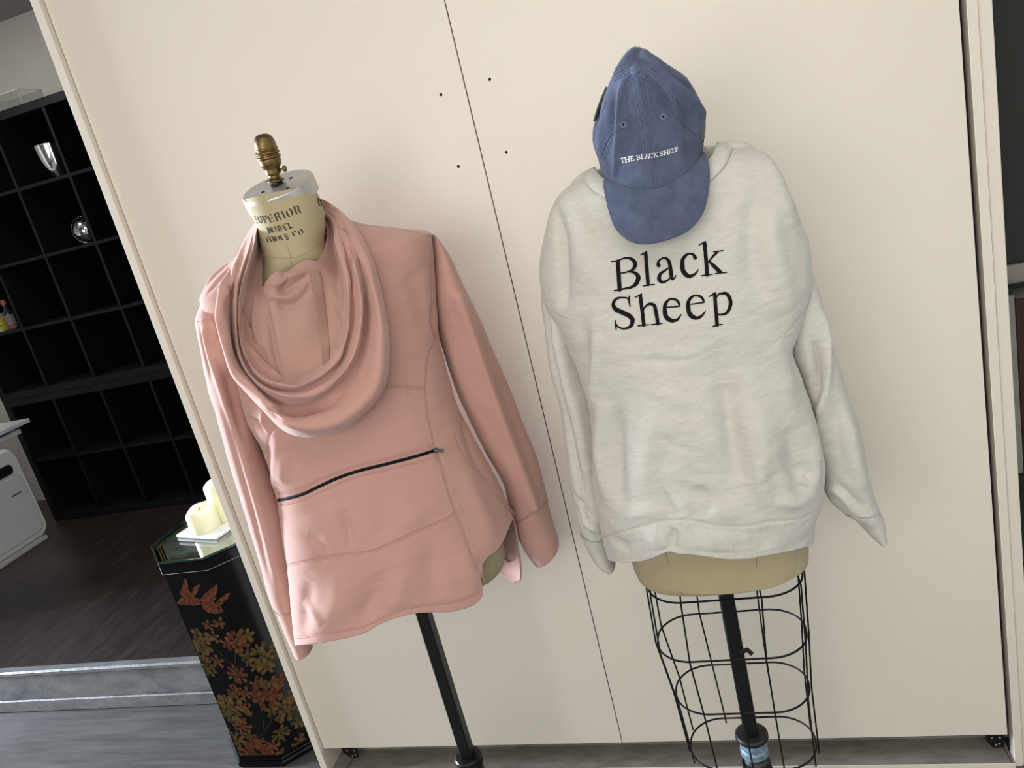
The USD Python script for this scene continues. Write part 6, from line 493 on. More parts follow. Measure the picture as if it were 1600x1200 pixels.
"chest_letters":[[[[[-0.0628,1.3798],[-0.0651,1.3793],[-0.0678,1.3783],[-0.069,1.3789],[-0.0699,1.3789],[-0.0708,1.3786],[-0.0715,1.3782],[-0.0791,1.3787],[-0.0797,1.3783],[-0.0797,1.3776],[-0.0791,1.3772],[-0.0725,1.3763],[-0.078,1.3349],[-0.0836,1.3349],[-0.0841,1.3347],[-0.0844,1.3341],[-0.0843,1.3336],[-0.0839,1.3332],[-0.0779,1.3331],[-0.0772,1.3319],[-0.0764,1.3313],[-0.0755,1.331],[-0.0745,1.3309],[-0.0735,1.3312],[-0.0727,1.3318],[-0.0719,1.3331],[-0.0608,1.3327],[-0.0569,1.3328],[-0.0532,1.3335],[-0.0506,1.3343],[-0.0487,1.3351],[-0.0463,1.3367],[-0.0451,1.3379],[-0.0433,1.3403],[-0.0414,1.3439],[-0.0406,1.3465],[-0.0406,1.3475],[-0.0411,1.3502],[-0.0422,1.3521],[-0.0441,1.3545],[-0.0464,1.3562],[-0.0479,1.3571],[-0.0505,1.358],[-0.0487,1.3585],[-0.0466,1.3597],[-0.0452,1.3609],[-0.0439,1.3624],[-0.0424,1.3648],[-0.042,1.3658],[-0.0417,1.3685],[-0.0425,1.3713],[-0.0435,1.3732],[-0.0453,1.3755],[-0.0472,1.3771],[-0.0487,1.3779],[-0.0511,1.3789],[-0.0531,1.3795],[-0.0568,1.3801],[-0.0591,1.3801]],[[[-0.0652,1.3356],[-0.0715,1.3354],[-0.0688,1.3573],[-0.0651,1.357],[-0.0628,1.3569],[-0.0569,1.3572],[-0.0529,1.3556],[-0.0501,1.3539],[-0.0491,1.3528],[-0.0483,1.3516],[-0.0474,1.3498],[-0.0471,1.3485],[-0.0471,1.3476],[-0.048,1.3452],[-0.049,1.3434],[-0.0505,1.3411],[-0.0534,1.3385],[-0.0545,1.3377],[-0.0562,1.3369],[-0.0593,1.3362]],[[-0.0611,1.359],[-0.0649,1.3589],[-0.0686,1.3592],[-0.0666,1.3754],[-0.0666,1.3765],[-0.0645,1.3772],[-0.0606,1.3777],[-0.0573,1.3775],[-0.0555,1.3771],[-0.054,1.3766],[-0.0523,1.3756],[-0.051,1.3747],[-0.0499,1.3736],[-0.0493,1.3727],[-0.0484,1.3709],[-0.0481,1.3697],[-0.0479,1.3682],[-0.0486,1.3655],[-0.0499,1.3627],[-0.0508,1.3618],[-0.052,1.3611],[-0.0539,1.3603],[-0.0555,1.3598]]]]],[[[[-0.0265,1.382],[-0.0273,1.382],[-0.0281,1.3818],[-0.0288,1.3812],[-0.0349,1.3795],[-0.0352,1.379],[-0.0351,1.3784],[-0.0345,1.3782],[-0.0325,1.3784],[-0.0296,1.3789],[-0.0344,1.3339],[-0.0388,1.3337],[-0.0392,1.3334],[-0.0393,1.3329],[-0.039,1.3325],[-0.0386,1.3322],[-0.0335,1.3321],[-0.0329,1.3317],[-0.0321,1.3314],[-0.0313,1.3314],[-0.0305,1.3316],[-0.03,1.332],[-0.0224,1.3316],[-0.022,1.3318],[-0.0218,1.3321],[-0.0219,1.3325],[-0.0223,1.3329],[-0.029,1.3337],[-0.0244,1.3789],[-0.0244,1.3797],[-0.0246,1.3804],[-0.0243,1.3806],[-0.024,1.3812],[-0.0243,1.3821],[-0.0248,1.3824]],[]]],[[[[-0.0064,1.3683],[-0.0098,1.3667],[-0.0118,1.3653],[-0.0131,1.3634],[-0.0139,1.361],[-0.0142,1.3591],[-0.0142,1.3582],[-0.0139,1.3573],[-0.0134,1.3566],[-0.0127,1.356],[-0.0119,1.3557],[-0.011,1.3556],[-0.0102,1.3559],[-0.0094,1.3564],[-0.0089,1.3571],[-0.0086,1.3579],[-0.0086,1.3588],[-0.0092,1.3608],[-0.0093,1.3622],[-0.0091,1.3634],[-0.0083,1.3645],[-0.0069,1.3655],[-0.0055,1.3661],[-0.0037,1.3664],[-0.0022,1.3664],[-0.001,1.3658],[0.0003,1.3647],[0.0012,1.3634],[0.0018,1.3622],[0.0023,1.3589],[0.0024,1.3554],[0.0023,1.3529],[-0.0052,1.3502],[-0.0092,1.349],[-0.011,1.3483],[-0.0131,1.347],[-0.0146,1.3451],[-0.0157,1.3434],[-0.0166,1.3416],[-0.0169,1.3407],[-0.0171,1.339],[-0.0172,1.3381],[-0.0169,1.3373],[-0.0161,1.3353],[-0.0142,1.3329],[-0.0119,1.3314],[-0.0112,1.3312],[-0.0089,1.3311],[-0.007,1.3314],[-0.0029,1.3327],[-0.0012,1.3335],[0.0007,1.3348],[0.0021,1.3359],[0.0025,1.3345],[0.0029,1.334],[0.0043,1.333],[0.0052,1.3328],[0.0056,1.333],[0.0073,1.3338],[0.0092,1.3351],[0.0105,1.3368],[0.0115,1.3387],[0.0113,1.3393],[0.011,1.3395],[0.0106,1.3394],[0.0093,1.3377],[0.008,1.3367],[0.0067,1.3361],[0.007,1.3372],[0.0076,1.3555],[0.0072,1.3594],[0.0066,1.3621],[0.0059,1.3639],[0.0044,1.3658],[0.0023,1.3674],[0.0,1.3685],[-0.0018,1.3689],[-0.0041,1.3688]],[[[-0.0098,1.3351],[-0.0105,1.3359],[-0.0112,1.3373],[-0.0115,1.3385],[-0.0108,1.3414],[-0.0097,1.3439],[-0.0088,1.3448],[-0.0076,1.3456],[0.0021,1.3506],[0.0016,1.3423],[0.0016,1.3384],[-0.0007,1.3366],[-0.0023,1.3357],[-0.0038,1.3352],[-0.0054,1.3349],[-0.0074,1.3348],[-0.0088,1.3349]]]]],[[[[0.0275,1.3655],[0.0254,1.3641],[0.0239,1.3627],[0.0222,1.3606],[0.0213,1.3589],[0.0206,1.3563],[0.0191,1.3488],[0.0189,1.347],[0.0189,1.3441],[0.0193,1.3421],[0.0203,1.3392],[0.0212,1.3375],[0.0228,1.3351],[0.025,1.3331],[0.0267,1.332],[0.0293,1.3311],[0.0317,1.331],[0.0342,1.3316],[0.0361,1.3322],[0.0377,1.3329],[0.0396,1.3341],[0.0424,1.3367],[0.0437,1.3384],[0.0446,1.3399],[0.0447,1.3403],[0.0443,1.3408],[0.0438,1.3409],[0.0423,1.3394],[0.0396,1.3374],[0.038,1.3365],[0.0365,1.336],[0.0331,1.3355],[0.0317,1.3355],[0.0307,1.3358],[0.0299,1.3364],[0.0287,1.3378],[0.0271,1.3402],[0.0262,1.3418],[0.0253,1.3447],[0.0252,1.3462],[0.026,1.3532],[0.0264,1.3568],[0.0268,1.3579],[0.0278,1.3595],[0.0286,1.3606],[0.0311,1.3629],[0.0323,1.3636],[0.0339,1.3644],[0.0353,1.3646],[0.0366,1.3643],[0.0381,1.3634],[0.0392,1.3623],[0.0397,1.3615],[0.0399,1.3602],[0.0398,1.3579],[0.0401,1.3571],[0.0405,1.3564],[0.0412,1.3559],[0.042,1.3556],[0.0428,1.3555],[0.0436,1.3557],[0.0443,1.3562],[0.0448,1.3568],[0.0451,1.3576],[0.0451,1.3585],[0.0442,1.3612],[0.0429,1.3634],[0.0413,1.3648],[0.0396,1.3658],[0.0377,1.3667],[0.0356,1.3672],[0.0332,1.3673],[0.0308,1.3668],[0.029,1.3663]],[]]],[[[[0.0548,1.3771],[0.0509,1.3756],[0.0505,1.3751],[0.0507,1.3746],[0.0512,1.3744],[0.057,1.3754],[0.0528,1.331],[0.0473,1.3314],[0.0467,1.3311],[0.0467,1.3304],[0.0473,1.3299],[0.0529,1.3293],[0.0535,1.3283],[0.0542,1.3277],[0.055,1.3274],[0.0559,1.3273],[0.0567,1.3276],[0.0574,1.328],[0.058,1.3288],[0.0634,1.3285],[0.0638,1.3287],[0.064,1.329],[0.0639,1.3294],[0.0635,1.3298],[0.0583,1.3305],[0.0597,1.3469],[0.0604,1.3469],[0.0611,1.3474],[0.0636,1.3413],[0.0669,1.336],[0.0711,1.3296],[0.0669,1.3298],[0.0665,1.3296],[0.0664,1.3293],[0.0665,1.3287],[0.0669,1.3285],[0.0726,1.3278],[0.0738,1.3271],[0.0747,1.3271],[0.0756,1.3274],[0.0844,1.3263],[0.0847,1.3266],[0.0848,1.3269],[0.0846,1.3273],[0.0842,1.3275],[0.077,1.329],[0.0771,1.3303],[0.0769,1.3312],[0.0727,1.3372],[0.0676,1.344],[0.0648,1.347],[0.0628,1.3488],[0.0689,1.3533],[0.0761,1.3577],[0.0764,1.3581],[0.0766,1.3591],[0.084,1.3586],[0.0845,1.3589],[0.0845,1.3595],[0.084,1.3599],[0.0817,1.3602],[0.0748,1.3611],[0.0697,1.3615],[0.0693,1.3612],[0.0693,1.3607],[0.0697,1.3602],[0.0725,1.3596],[0.0686,1.3568],[0.0654,1.3542],[0.0599,1.3488],[0.062,1.3743],[0.062,1.3751],[0.0618,1.3759],[0.0613,1.3766],[0.062,1.3769],[0.0623,1.3776],[0.062,1.3781],[0.0613,1.3785],[0.0571,1.3778]],[]]],[[[[-0.0864,1.321],[-0.0877,1.3199],[-0.0895,1.3177],[-0.0907,1.3158],[-0.0917,1.3133],[-0.0918,1.3105],[-0.0911,1.3076],[-0.0903,1.3056],[-0.0888,1.3032],[-0.0876,1.3019],[-0.0861,1.3007],[-0.0737,1.2923],[-0.0715,1.2906],[-0.0703,1.2893],[-0.0685,1.2869],[-0.0679,1.2856],[-0.0678,1.2849],[-0.0685,1.2822],[-0.0699,1.2793],[-0.0707,1.2784],[-0.0719,1.2773],[-0.0735,1.2765],[-0.0767,1.2756],[-0.0786,1.2755],[-0.0803,1.2756],[-0.0819,1.276],[-0.0853,1.2778],[-0.0865,1.2786],[-0.0875,1.2799],[-0.0885,1.2814],[-0.0893,1.2834],[-0.0898,1.2838],[-0.0899,1.2887],[-0.0902,1.2892],[-0.0909,1.2892],[-0.0912,1.2887],[-0.0921,1.2841],[-0.0926,1.2793],[-0.0927,1.2739],[-0.0923,1.2736],[-0.0918,1.2735],[-0.0912,1.2739],[-0.0902,1.2797],[-0.0896,1.2786],[-0.0882,1.2769],[-0.0865,1.2756],[-0.083,1.2738],[-0.0808,1.2732],[-0.0768,1.2728],[-0.0725,1.273],[-0.0705,1.2735],[-0.0679,1.2745],[-0.0656,1.276],[-0.0645,1.2773],[-0.0629,1.2798],[-0.062,1.2816],[-0.0611,1.2843],[-0.0611,1.2854],[-0.0612,1.2871],[-0.0623,1.29],[-0.0652,1.2942],[-0.0664,1.2956],[-0.0679,1.2968],[-0.0768,1.303],[-0.0826,1.3068],[-0.0838,1.308],[-0.0853,1.3104],[-0.086,1.3119],[-0.0862,1.3129],[-0.086,1.3141],[-0.0854,1.3155],[-0.0844,1.3173],[-0.0837,1.3182],[-0.0826,1.319],[-0.0809,1.3199],[-0.0792,1.3205],[-0.0774,1.3208],[-0.0719,1.3202],[-0.0684,1.3196],[-0.0671,1.3188],[-0.065,1.3163],[-0.0654,1.3136],[-0.0654,1.3112],[-0.0653,1.3085],[-0.0647,1.3058],[-0.0644,1.3055],[-0.0637,1.3054],[-0.0632,1.306],[-0.0633,1.3108],[-0.0627,1.3156],[-0.0618,1.3202],[-0.0612,1.3224],[-0.0612,1.3228],[-0.0617,1.3232],[-0.0623,1.323],[-0.0638,1.3209],[-0.0644,1.319],[-0.0657,1.3204],[-0.0675,1.3215],[-0.0772,1.3236],[-0.0797,1.3235],[-0.0818,1.3231],[-0.0843,1.3222]],[]]],[[[[-0.0476,1.3215],[-0.0545,1.3194],[-0.0548,1.3192],[-0.0549,1.3187],[-0.0547,1.3184],[-0.0541,1.3182],[-0.0519,1.3184],[-0.0487,1.319],[-0.0517,1.2759],[-0.0578,1.2761],[-0.0584,1.2757],[-0.0584,1.275],[-0.0578,1.2746],[-0.0515,1.274],[-0.051,1.2732],[-0.0503,1.2727],[-0.0494,1.2724],[-0.0486,1.2724],[-0.0477,1.2727],[-0.047,1.2732],[-0.0466,1.2737],[-0.041,1.2735],[-0.0406,1.2737],[-0.0404,1.274],[-0.0405,1.2745],[-0.041,1.2748],[-0.0462,1.2755],[-0.0448,1.2973],[-0.0429,1.2994],[-0.0415,1.3005],[-0.04,1.3013],[-0.0382,1.3023],[-0.0365,1.3029],[-0.0351,1.3031],[-0.0339,1.3028],[-0.0323,1.3019],[-0.0311,1.3009],[-0.0308,1.3004],[-0.0306,1.2995],[-0.0304,1.2974],[-0.0303,1.2829],[-0.0305,1.2778],[-0.0308,1.2739],[-0.0382,1.2743],[-0.0388,1.2739],[-0.0388,1.2731],[-0.0383,1.2727],[-0.0305,1.272],[-0.0301,1.2714],[-0.0295,1.2708],[-0.0286,1.2705],[-0.0278,1.2705],[-0.027,1.2708],[-0.0263,1.2713],[-0.0259,1.2717],[-0.0214,1.2717],[-0.021,1.2722],[-0.0211,1.2726],[-0.0214,1.2729],[-0.0254,1.2734],[-0.0249,1.2808],[-0.0249,1.2917],[-0.0251,1.2981],[-0.0254,1.3002],[-0.0262,1.3026],[-0.0277,1.3043],[-0.0301,1.3057],[-0.0328,1.3066],[-0.0352,1.3067],[-0.0376,1.306],[-0.0395,1.305],[-0.043,1.3024],[-0.0446,1.3008],[-0.0435,1.3189],[-0.0435,1.3197],[-0.0438,1.3206],[-0.043,1.321],[-0.0427,1.3218],[-0.0432,1.3225],[-0.0438,1.3226],[-0.0458,1.322],[-0.0464,1.322]],[]]],[[[[-0.0116,1.304],[-0.0129,1.3026],[-0.0146,1.3003],[-0.0156,1.2985],[-0.0165,1.2959],[-0.0177,1.29],[-0.0181,1.2862],[-0.018,1.2832],[-0.0172,1.2802],[-0.0164,1.2783],[-0.0153,1.2765],[-0.0135,1.2743],[-0.0113,1.2725],[-0.0095,1.2716],[-0.0067,1.2706],[-0.0041,1.2704],[-0.0022,1.2706],[-0.0002,1.271],[0.002,1.2718],[0.0039,1.2731],[0.0052,1.2745],[0.0077,1.278],[0.0087,1.2797],[0.0087,1.2803],[0.0083,1.2806],[0.0079,1.2806],[0.0034,1.2765],[0.0022,1.2756],[0.0009,1.2751],[-0.0022,1.275],[-0.004,1.2753],[-0.005,1.2757],[-0.0065,1.2767],[-0.0088,1.2789],[-0.0099,1.2801],[-0.0105,1.2811],[-0.0113,1.2829],[-0.0116,1.2841],[-0.0116,1.2858],[-0.0112,1.2943],[-0.0048,1.2932],[0.0015,1.2923],[0.0079,1.2919],[0.0085,1.292],[0.0093,1.2931],[0.0097,1.2956],[0.0096,1.2981],[0.009,1.3004],[0.0077,1.3026],[0.0063,1.3041],[0.0044,1.3055],[0.0022,1.3064],[-0.0016,1.3074],[-0.0038,1.3076],[-0.0062,1.3071],[-0.0081,1.3063],[-0.0097,1.3054]],[[[-0.0108,1.2958],[-0.0108,1.2965],[-0.0103,1.2978],[-0.0093,1.2997],[-0.0075,1.3022],[-0.0062,1.3034],[-0.0049,1.3043],[-0.0033,1.3049],[-0.002,1.3048],[0.0011,1.3035],[0.0028,1.3026],[0.0039,1.3017],[0.005,1.3004],[0.0057,1.2988],[0.0067,1.2957],[0.0068,1.2941],[-0.0003,1.2944]]]]],[[[[0.0238,1.3022],[0.0224,1.301],[0.0206,1.299],[0.0194,1.2973],[0.0184,1.2948],[0.0176,1.2911],[0.017,1.2872],[0.0167,1.2825],[0.0169,1.2805],[0.0177,1.2774],[0.0185,1.2755],[0.02,1.273],[0.0211,1.2717],[0.0233,1.2699],[0.0251,1.2689],[0.0277,1.2679],[0.0303,1.2676],[0.0321,1.2677],[0.0346,1.2684],[0.0363,1.2691],[0.0382,1.2703],[0.0396,1.2714],[0.0434,1.2758],[0.0446,1.2775],[0.0446,1.2781],[0.0441,1.2785],[0.0438,1.2785],[0.0379,1.2738],[0.0365,1.273],[0.0335,1.2723],[0.0319,1.2722],[0.0305,1.2724],[0.0294,1.2729],[0.0281,1.2738],[0.0257,1.2762],[0.0249,1.2772],[0.0243,1.2784],[0.0236,1.2801],[0.0233,1.2813],[0.023,1.2833],[0.0234,1.2916],[0.0441,1.2902],[0.0447,1.2905],[0.045,1.2911],[0.0453,1.2937],[0.0451,1.2961],[0.0445,1.2982],[0.0431,1.3003],[0.0417,1.3018],[0.0397,1.3031],[0.0357,1.3046],[0.0335,1.305],[0.0317,1.3051],[0.0297,1.3048],[0.0273,1.3041],[0.0257,1.3034]],[[[0.0235,1.2931],[0.024,1.295],[0.0247,1.2966],[0.0266,1.2991],[0.0278,1.3002],[0.0289,1.301],[0.0306,1.3018],[0.0321,1.3023],[0.0336,1.3024],[0.035,1.302],[0.0382,1.3002],[0.0393,1.2994],[0.0405,1.298],[0.0413,1.2968],[0.0418,1.2952],[0.0425,1.2924]]]]],[[[[0.0611,1.3023],[0.0603,1.3021],[0.0597,1.3016],[0.0592,1.3011],[0.0568,1.3002],[0.0529,1.2984],[0.0525,1.298],[0.0527,1.2974],[0.0533,1.2972],[0.0588,1.2987],[0.0547,1.2539],[0.0502,1.2531],[0.0499,1.2527],[0.0498,1.2522],[0.05,1.2518],[0.0504,1.2515],[0.0551,1.252],[0.0561,1.251],[0.0569,1.2507],[0.0577,1.2506],[0.0585,1.2509],[0.0592,1.2513],[0.0598,1.2522],[0.0652,1.252],[0.0655,1.2522],[0.0657,1.2525],[0.0656,1.2529],[0.0652,1.2533],[0.0601,1.254],[0.0612,1.2679],[0.0632,1.2667],[0.067,1.2659],[0.0694,1.2655],[0.0711,1.2655],[0.0734,1.266],[0.0753,1.2669],[0.0775,1.2684],[0.0789,1.2697],[0.0814,1.2731],[0.0833,1.2765],[0.0842,1.2791],[0.0847,1.2809],[0.0849,1.2828],[0.0849,1.2857],[0.0843,1.2896],[0.0836,1.2921],[0.0828,1.294],[0.0811,1.2965],[0.0795,1.298],[0.079,1.2984],[0.0767,1.2995],[0.0724,1.2998],[0.0688,1.2998],[0.0666,1.299],[0.0652,1.2979],[0.0637,1.2964],[0.064,1.2999],[0.0638,1.3006],[0.0642,1.301],[0.0642,1.3018],[0.0636,1.3023],[0.0622,1.302]],[[[0.0614,1.2707],[0.0634,1.2931],[0.0651,1.295],[0.0665,1.2963],[0.0678,1.297],[0.069,1.2972],[0.0704,1.297],[0.0755,1.2956],[0.0763,1.2949],[0.0772,1.2937],[0.0781,1.2919],[0.079,1.2892],[0.0796,1.2852],[0.0794,1.2822],[0.079,1.2803],[0.0779,1.2775],[0.0762,1.2742],[0.0745,1.2718],[0.073,1.2704],[0.0718,1.2696],[0.0703,1.2689],[0.0689,1.2687],[0.0671,1.2687],[0.0636,1.2691],[0.0625,1.2696]]]]]],
"white_seams":{"neck":[[0.2453,-0.3089,1.5028],[0.2488,-0.3325,1.4996],[0.2511,-0.3448,1.4962],[0.2531,-0.3528,1.4928],[0.2556,-0.3594,1.4896],[0.2585,-0.3646,1.4863],[0.2618,-0.369,1.4832],[0.2651,-0.3729,1.4803],[0.2683,-0.3763,1.4777],[0.2718,-0.3789,1.4753],[0.2753,-0.381,1.4729],[0.2791,-0.3826,1.4708]],
"neck2":[[0.4308,-0.3736,1.4621],[0.4342,-0.3718,1.4636],[0.4375,-0.37,1.4652],[0.4408,-0.3681,1.4669],[0.4438,-0.3663,1.4689],[0.4469,-0.3641,1.4709],[0.45,-0.3615,1.4731],[0.4529,-0.3584,1.4753],[0.4555,-0.355,1.4778],[0.4578,-0.3513,1.4805],[0.4597,-0.3469,1.4833],[0.4616,-0.3412,1.4862],[0.4635,-0.3328,1.4892],[0.4653,-0.3198,1.4921],[0.467,-0.3002,1.495]],
"waist":[[0.1548,-0.3681,0.8886],[0.1626,-0.3824,0.898],[0.1692,-0.3914,0.9042],[0.1752,-0.3981,0.9091],[0.1811,-0.4043,0.9136],[0.1866,-0.4093,0.9175],[0.192,-0.4136,0.9209],[0.1972,-0.4172,0.9238],[0.2023,-0.4206,0.9266],[0.2072,-0.4236,0.9291],[0.2121,-0.426,0.9313],[0.2168,-0.4281,0.9331],[0.2216,-0.4302,0.935],[0.2263,-0.4322,0.9368],[0.2309,-0.4342,0.9387],[0.2356,-0.436,0.9406],[0.2401,-0.4378,0.9424],[0.2447,-0.4394,0.9442],[0.2491,-0.4405,0.9457],[0.2534,-0.4413,0.9472],[0.2578,-0.4419,0.9488],[0.2621,-0.4424,0.9504],[0.2663,-0.4427,0.9514],[0.2704,-0.4427,0.9514],[0.2745,-0.4428,0.9511],[0.2786,-0.4427,0.9508],[0.2827,-0.4426,0.9504],[0.2869,-0.4427,0.9501],[0.291,-0.443,0.9499],[0.2952,-0.4437,0.9498],[0.2994,-0.4443,0.9497],[0.3035,-0.4448,0.9494],[0.3076,-0.445,0.949],[0.3116,-0.4451,0.9484],[0.3156,-0.4452,0.9478],[0.3196,-0.4452,0.9471],[0.3235,-0.4451,0.9462],[0.3273,-0.4448,0.9449],[0.331,-0.4446,0.9432],[0.3348,-0.4444,0.9416],[0.3386,-0.4444,0.9403],[0.3424,-0.4446,0.939],[0.3462,-0.4449,0.9378],[0.35,-0.4452,0.9366],[0.3538,-0.4454,0.9354],[0.3576,-0.4454,0.9341],[0.3614,-0.4452,0.9329],[0.3652,-0.4448,0.9318],[0.3691,-0.4444,0.9307],[0.373,-0.4438,0.9298],[0.3769,-0.4432,0.9288],[0.3808,-0.4426,0.9278],[0.3847,-0.4418,0.9268],[0.3886,-0.4409,0.9258],[0.3925,-0.4399,0.9248],[0.3964,-0.4391,0.9239],[0.4003,-0.4383,0.9232],[0.4043,-0.4375,0.9227],[0.4083,-0.4365,0.9222],[0.4122,-0.4355,0.9218],[0.4161,-0.4345,0.9216],[0.4201,-0.4334,0.9219],[0.424,-0.4323,0.9223],[0.428,-0.4311,0.9227],[0.4319,-0.4299,0.9227],[0.4358,-0.4285,0.9222],[0.4397,-0.4269,0.9212],[0.4437,-0.4253,0.9201],[0.4476,-0.4237,0.919],[0.4516,-0.422,0.9178],[0.4556,-0.4203,0.9166],[0.4595,-0.4185,0.9154],[0.4635,-0.4164,0.9142],[0.4676,-0.4141,0.9128],[0.4717,-0.4115,0.9113],[0.4758,-0.4088,0.9098],[0.4798,-0.4059,0.9082],[0.4839,-0.4027,0.9067],[0.4879,-0.3992,0.9052],[0.4918,-0.3958,0.9042],[0.4958,-0.3923,0.9039],[0.4998,-0.3887,0.904],[0.5037,-0.3846,0.904]],
"arm_left":[[0.153,-0.3696,1.3203],[0.1538,-0.3707,1.3158],[0.1553,-0.3717,1.3116],[0.1577,-0.3739,1.3082],[0.1613,-0.3773,1.3052],[0.1655,-0.3807,1.3028],[0.1697,-0.3839,1.3009],[0.1744,-0.3873,1.2995],[0.1795,-0.391,1.2986]],
"arm_right":[[0.5555,-0.3138,1.2414],[0.5529,-0.3162,1.2392],[0.5506,-0.3153,1.2361],[0.5469,-0.3282,1.2364],[0.5438,-0.3352,1.2352],[0.5408,-0.3405,1.2336],[0.538,-0.344,1.2316],[0.5353,-0.3466,1.2293],[0.5326,-0.349,1.2271],[0.5299,-0.3516,1.2248],[0.5271,-0.3542,1.2226],[0.5243,-0.3569,1.2205],[0.5215,-0.3596,1.2184],[0.5186,-0.362,1.2164],[0.5157,-0.3642,1.2144],[0.5127,-0.3662,1.2124],[0.5097,-0.3684,1.2105],[0.5066,-0.3706,1.2087]]},"white_sleeve_left":[[0.1466,-0.3052,1.3571,0.1744,-0.3033,1.3423,-0.0,0.02,0.03],[0.1281,-0.3044,1.3268,0.1756,-0.3012,1.3079,-0.0,0.05,0.055],[0.1234,-0.3027,1.2778,0.1743,-0.2993,1.2618,-0.0,0.055,0.058],[0.115,-0.3013,1.1959,0.1737,-0.2973,1.1848,-0.0,0.058,0.06],[0.1146,-0.2993,1.1379,0.1759,-0.2952,1.1193,-0.0,0.06,0.06],[0.1086,-0.2977,1.0474,0.169,-0.2936,1.0293,-0.0,0.06,0.058],[0.0991,-0.2963,0.9603,0.1581,-0.2924,0.9415,-0.0,0.058,0.055],[0.0966,-0.2945,0.8866,0.1506,-0.2909,0.8688,-0.0,0.052,0.05],[0.1002,-0.2932,0.8398,0.1475,-0.2901,0.8356,-0.0,0.044,0.042],[0.1069,-0.2918,0.8129,0.1471,-0.2891,0.8155,-0.0,0.04,0.038],[0.1175,-0.2911,0.7916,0.1475,-0.2891,0.7986,-0.0,0.036,0.034],[0.1311,-0.2902,0.7783,0.1489,-0.289,0.7871,-0.0,0.03,0.03]],
"white_cuff_left":[[0.4,0.7659,1.0332,1.2645,1.478,1.6742,1.8969,2.1725,4.2,5.2],[0.86,0.8554,0.8514,0.8496,0.8492,0.8491,0.8492,0.8512,0.87,0.87]],
"white_sleeve_left_folds":[[[[0.1431,-0.3419,1.332],[0.1422,-0.3479,1.3179],[0.1403,-0.3485,1.3026],[0.1384,-0.3479,1.287],[0.1366,-0.3474,1.2712],[0.1353,-0.3479,1.2556],[0.1346,-0.3492,1.24],[0.1341,-0.3504,1.2244],[0.1337,-0.3512,1.2085],[0.1333,-0.3515,1.1925],[0.1333,-0.3515,1.1762],[0.1334,-0.3515,1.1598],[0.1339,-0.3516,1.1434]],-0.0135,0.01,1],[[[0.1482,-0.3531,1.3089],[0.1475,-0.3543,1.2934],[0.1469,-0.3549,1.2776],[0.1463,-0.3555,1.2617],[0.146,-0.3561,1.2457],[0.1457,-0.3565,1.2296],[0.1456,-0.3569,1.2133],[0.1456,-0.3571,1.197],[0.1457,-0.3573,1.1805],[0.1459,-0.3574,1.1638],[0.1463,-0.3574,1.1471],[0.1468,-0.3571,1.1301]],0.0108,0.012,1],[[[0.1328,-0.3508,1.158],[0.133,-0.3507,1.1418],[0.133,-0.3506,1.1254],[0.1331,-0.3509,1.109],[0.1331,-0.3515,1.0927],[0.1328,-0.3521,1.0762],[0.1323,-0.3525,1.0595],[0.1318,-0.3528,1.0427],[0.1315,-0.3532,1.0258],[0.1316,-0.3537,1.0089],[0.1318,-0.3537,0.9917],[0.132,-0.3534,0.9742],[0.1324,-0.3525,0.9564],[0.1328,-0.3513,0.9382],[0.1333,-0.3494,0.9196]],-0.0108,0.01,1],[[[0.1545,-0.3561,1.1565],[0.1533,-0.3566,1.1397],[0.152,-0.3566,1.1226],[0.1507,-0.3564,1.1052],[0.1494,-0.3561,1.0877],[0.1482,-0.3557,1.07],[0.147,-0.3554,1.0521],[0.1459,-0.3549,1.0341],[0.1447,-0.3543,1.0159],[0.1436,-0.3533,0.9973]],0.0081,0.012,1],[[[0.1071,-0.3305,0.9665],[0.1164,-0.3455,0.9552],[0.1248,-0.3506,0.9405],[0.1336,-0.3498,0.9238],[0.1425,-0.3415,0.9043]],-0.0081,0.008,1],[[[0.1077,-0.3343,0.9142],[0.1203,-0.3464,0.9054],[0.1332,-0.3464,0.8964],[0.1459,-0.3314,0.8833]],0.0081,0.01,1],[[[0.1066,-0.3315,0.9425],[0.1082,-0.3352,0.9243],[0.114,-0.3423,0.91],[0.1211,-0.3459,0.8967],[0.1311,-0.3448,0.8826],[0.1422,-0.3325,0.8643]],-0.0054,0.006,1],[[[0.1469,-0.307,1.357],[0.1469,-0.307,1.357],[0.1469,-0.307,1.357],[0.1469,-0.307,1.357],[0.1403,-0.3094,1.3489]],0.00675,0.012,1]],
"white_sleeve_right":[[0.5129,-0.2786,1.2057,0.5637,-0.2752,1.2866,-0.0,0.04,0.05],[0.5118,-0.2746,1.1545,0.5748,-0.2704,1.2248,-0.0,0.05,0.055],[0.5215,-0.272,1.1064,0.5823,-0.2679,1.1569,-0.0,0.055,0.06],[0.5316,-0.2693,1.0513,0.5916,-0.2653,1.0913,-0.0,0.056,0.06],[0.5371,-0.2669,0.9897,0.6032,-0.2625,1.0234,-0.0,0.056,0.058],[0.5381,-0.2669,0.9345,0.6111,-0.262,0.9588,-0.0,0.054,0.055],[0.5394,-0.2668,0.8804,0.6154,-0.2617,0.8969,-0.0,0.05,0.05],[0.5582,-0.2655,0.8457,0.6208,-0.2613,0.8548,-0.0,0.045,0.045],[0.5825,-0.2639,0.8214,0.6264,-0.2609,0.8248,-0.0,0.038,0.038],[0.5916,-0.2633,0.8058,0.6308,-0.2607,0.8152,-0.0,0.034,0.034],[0.6017,-0.2626,0.7887,0.6311,-0.2606,0.7947,-0.0,0.032,0.032],[0.6131,-0.2618,0.774,0.6304,-0.2607,0.7754,-0.0,0.03,0.03]],
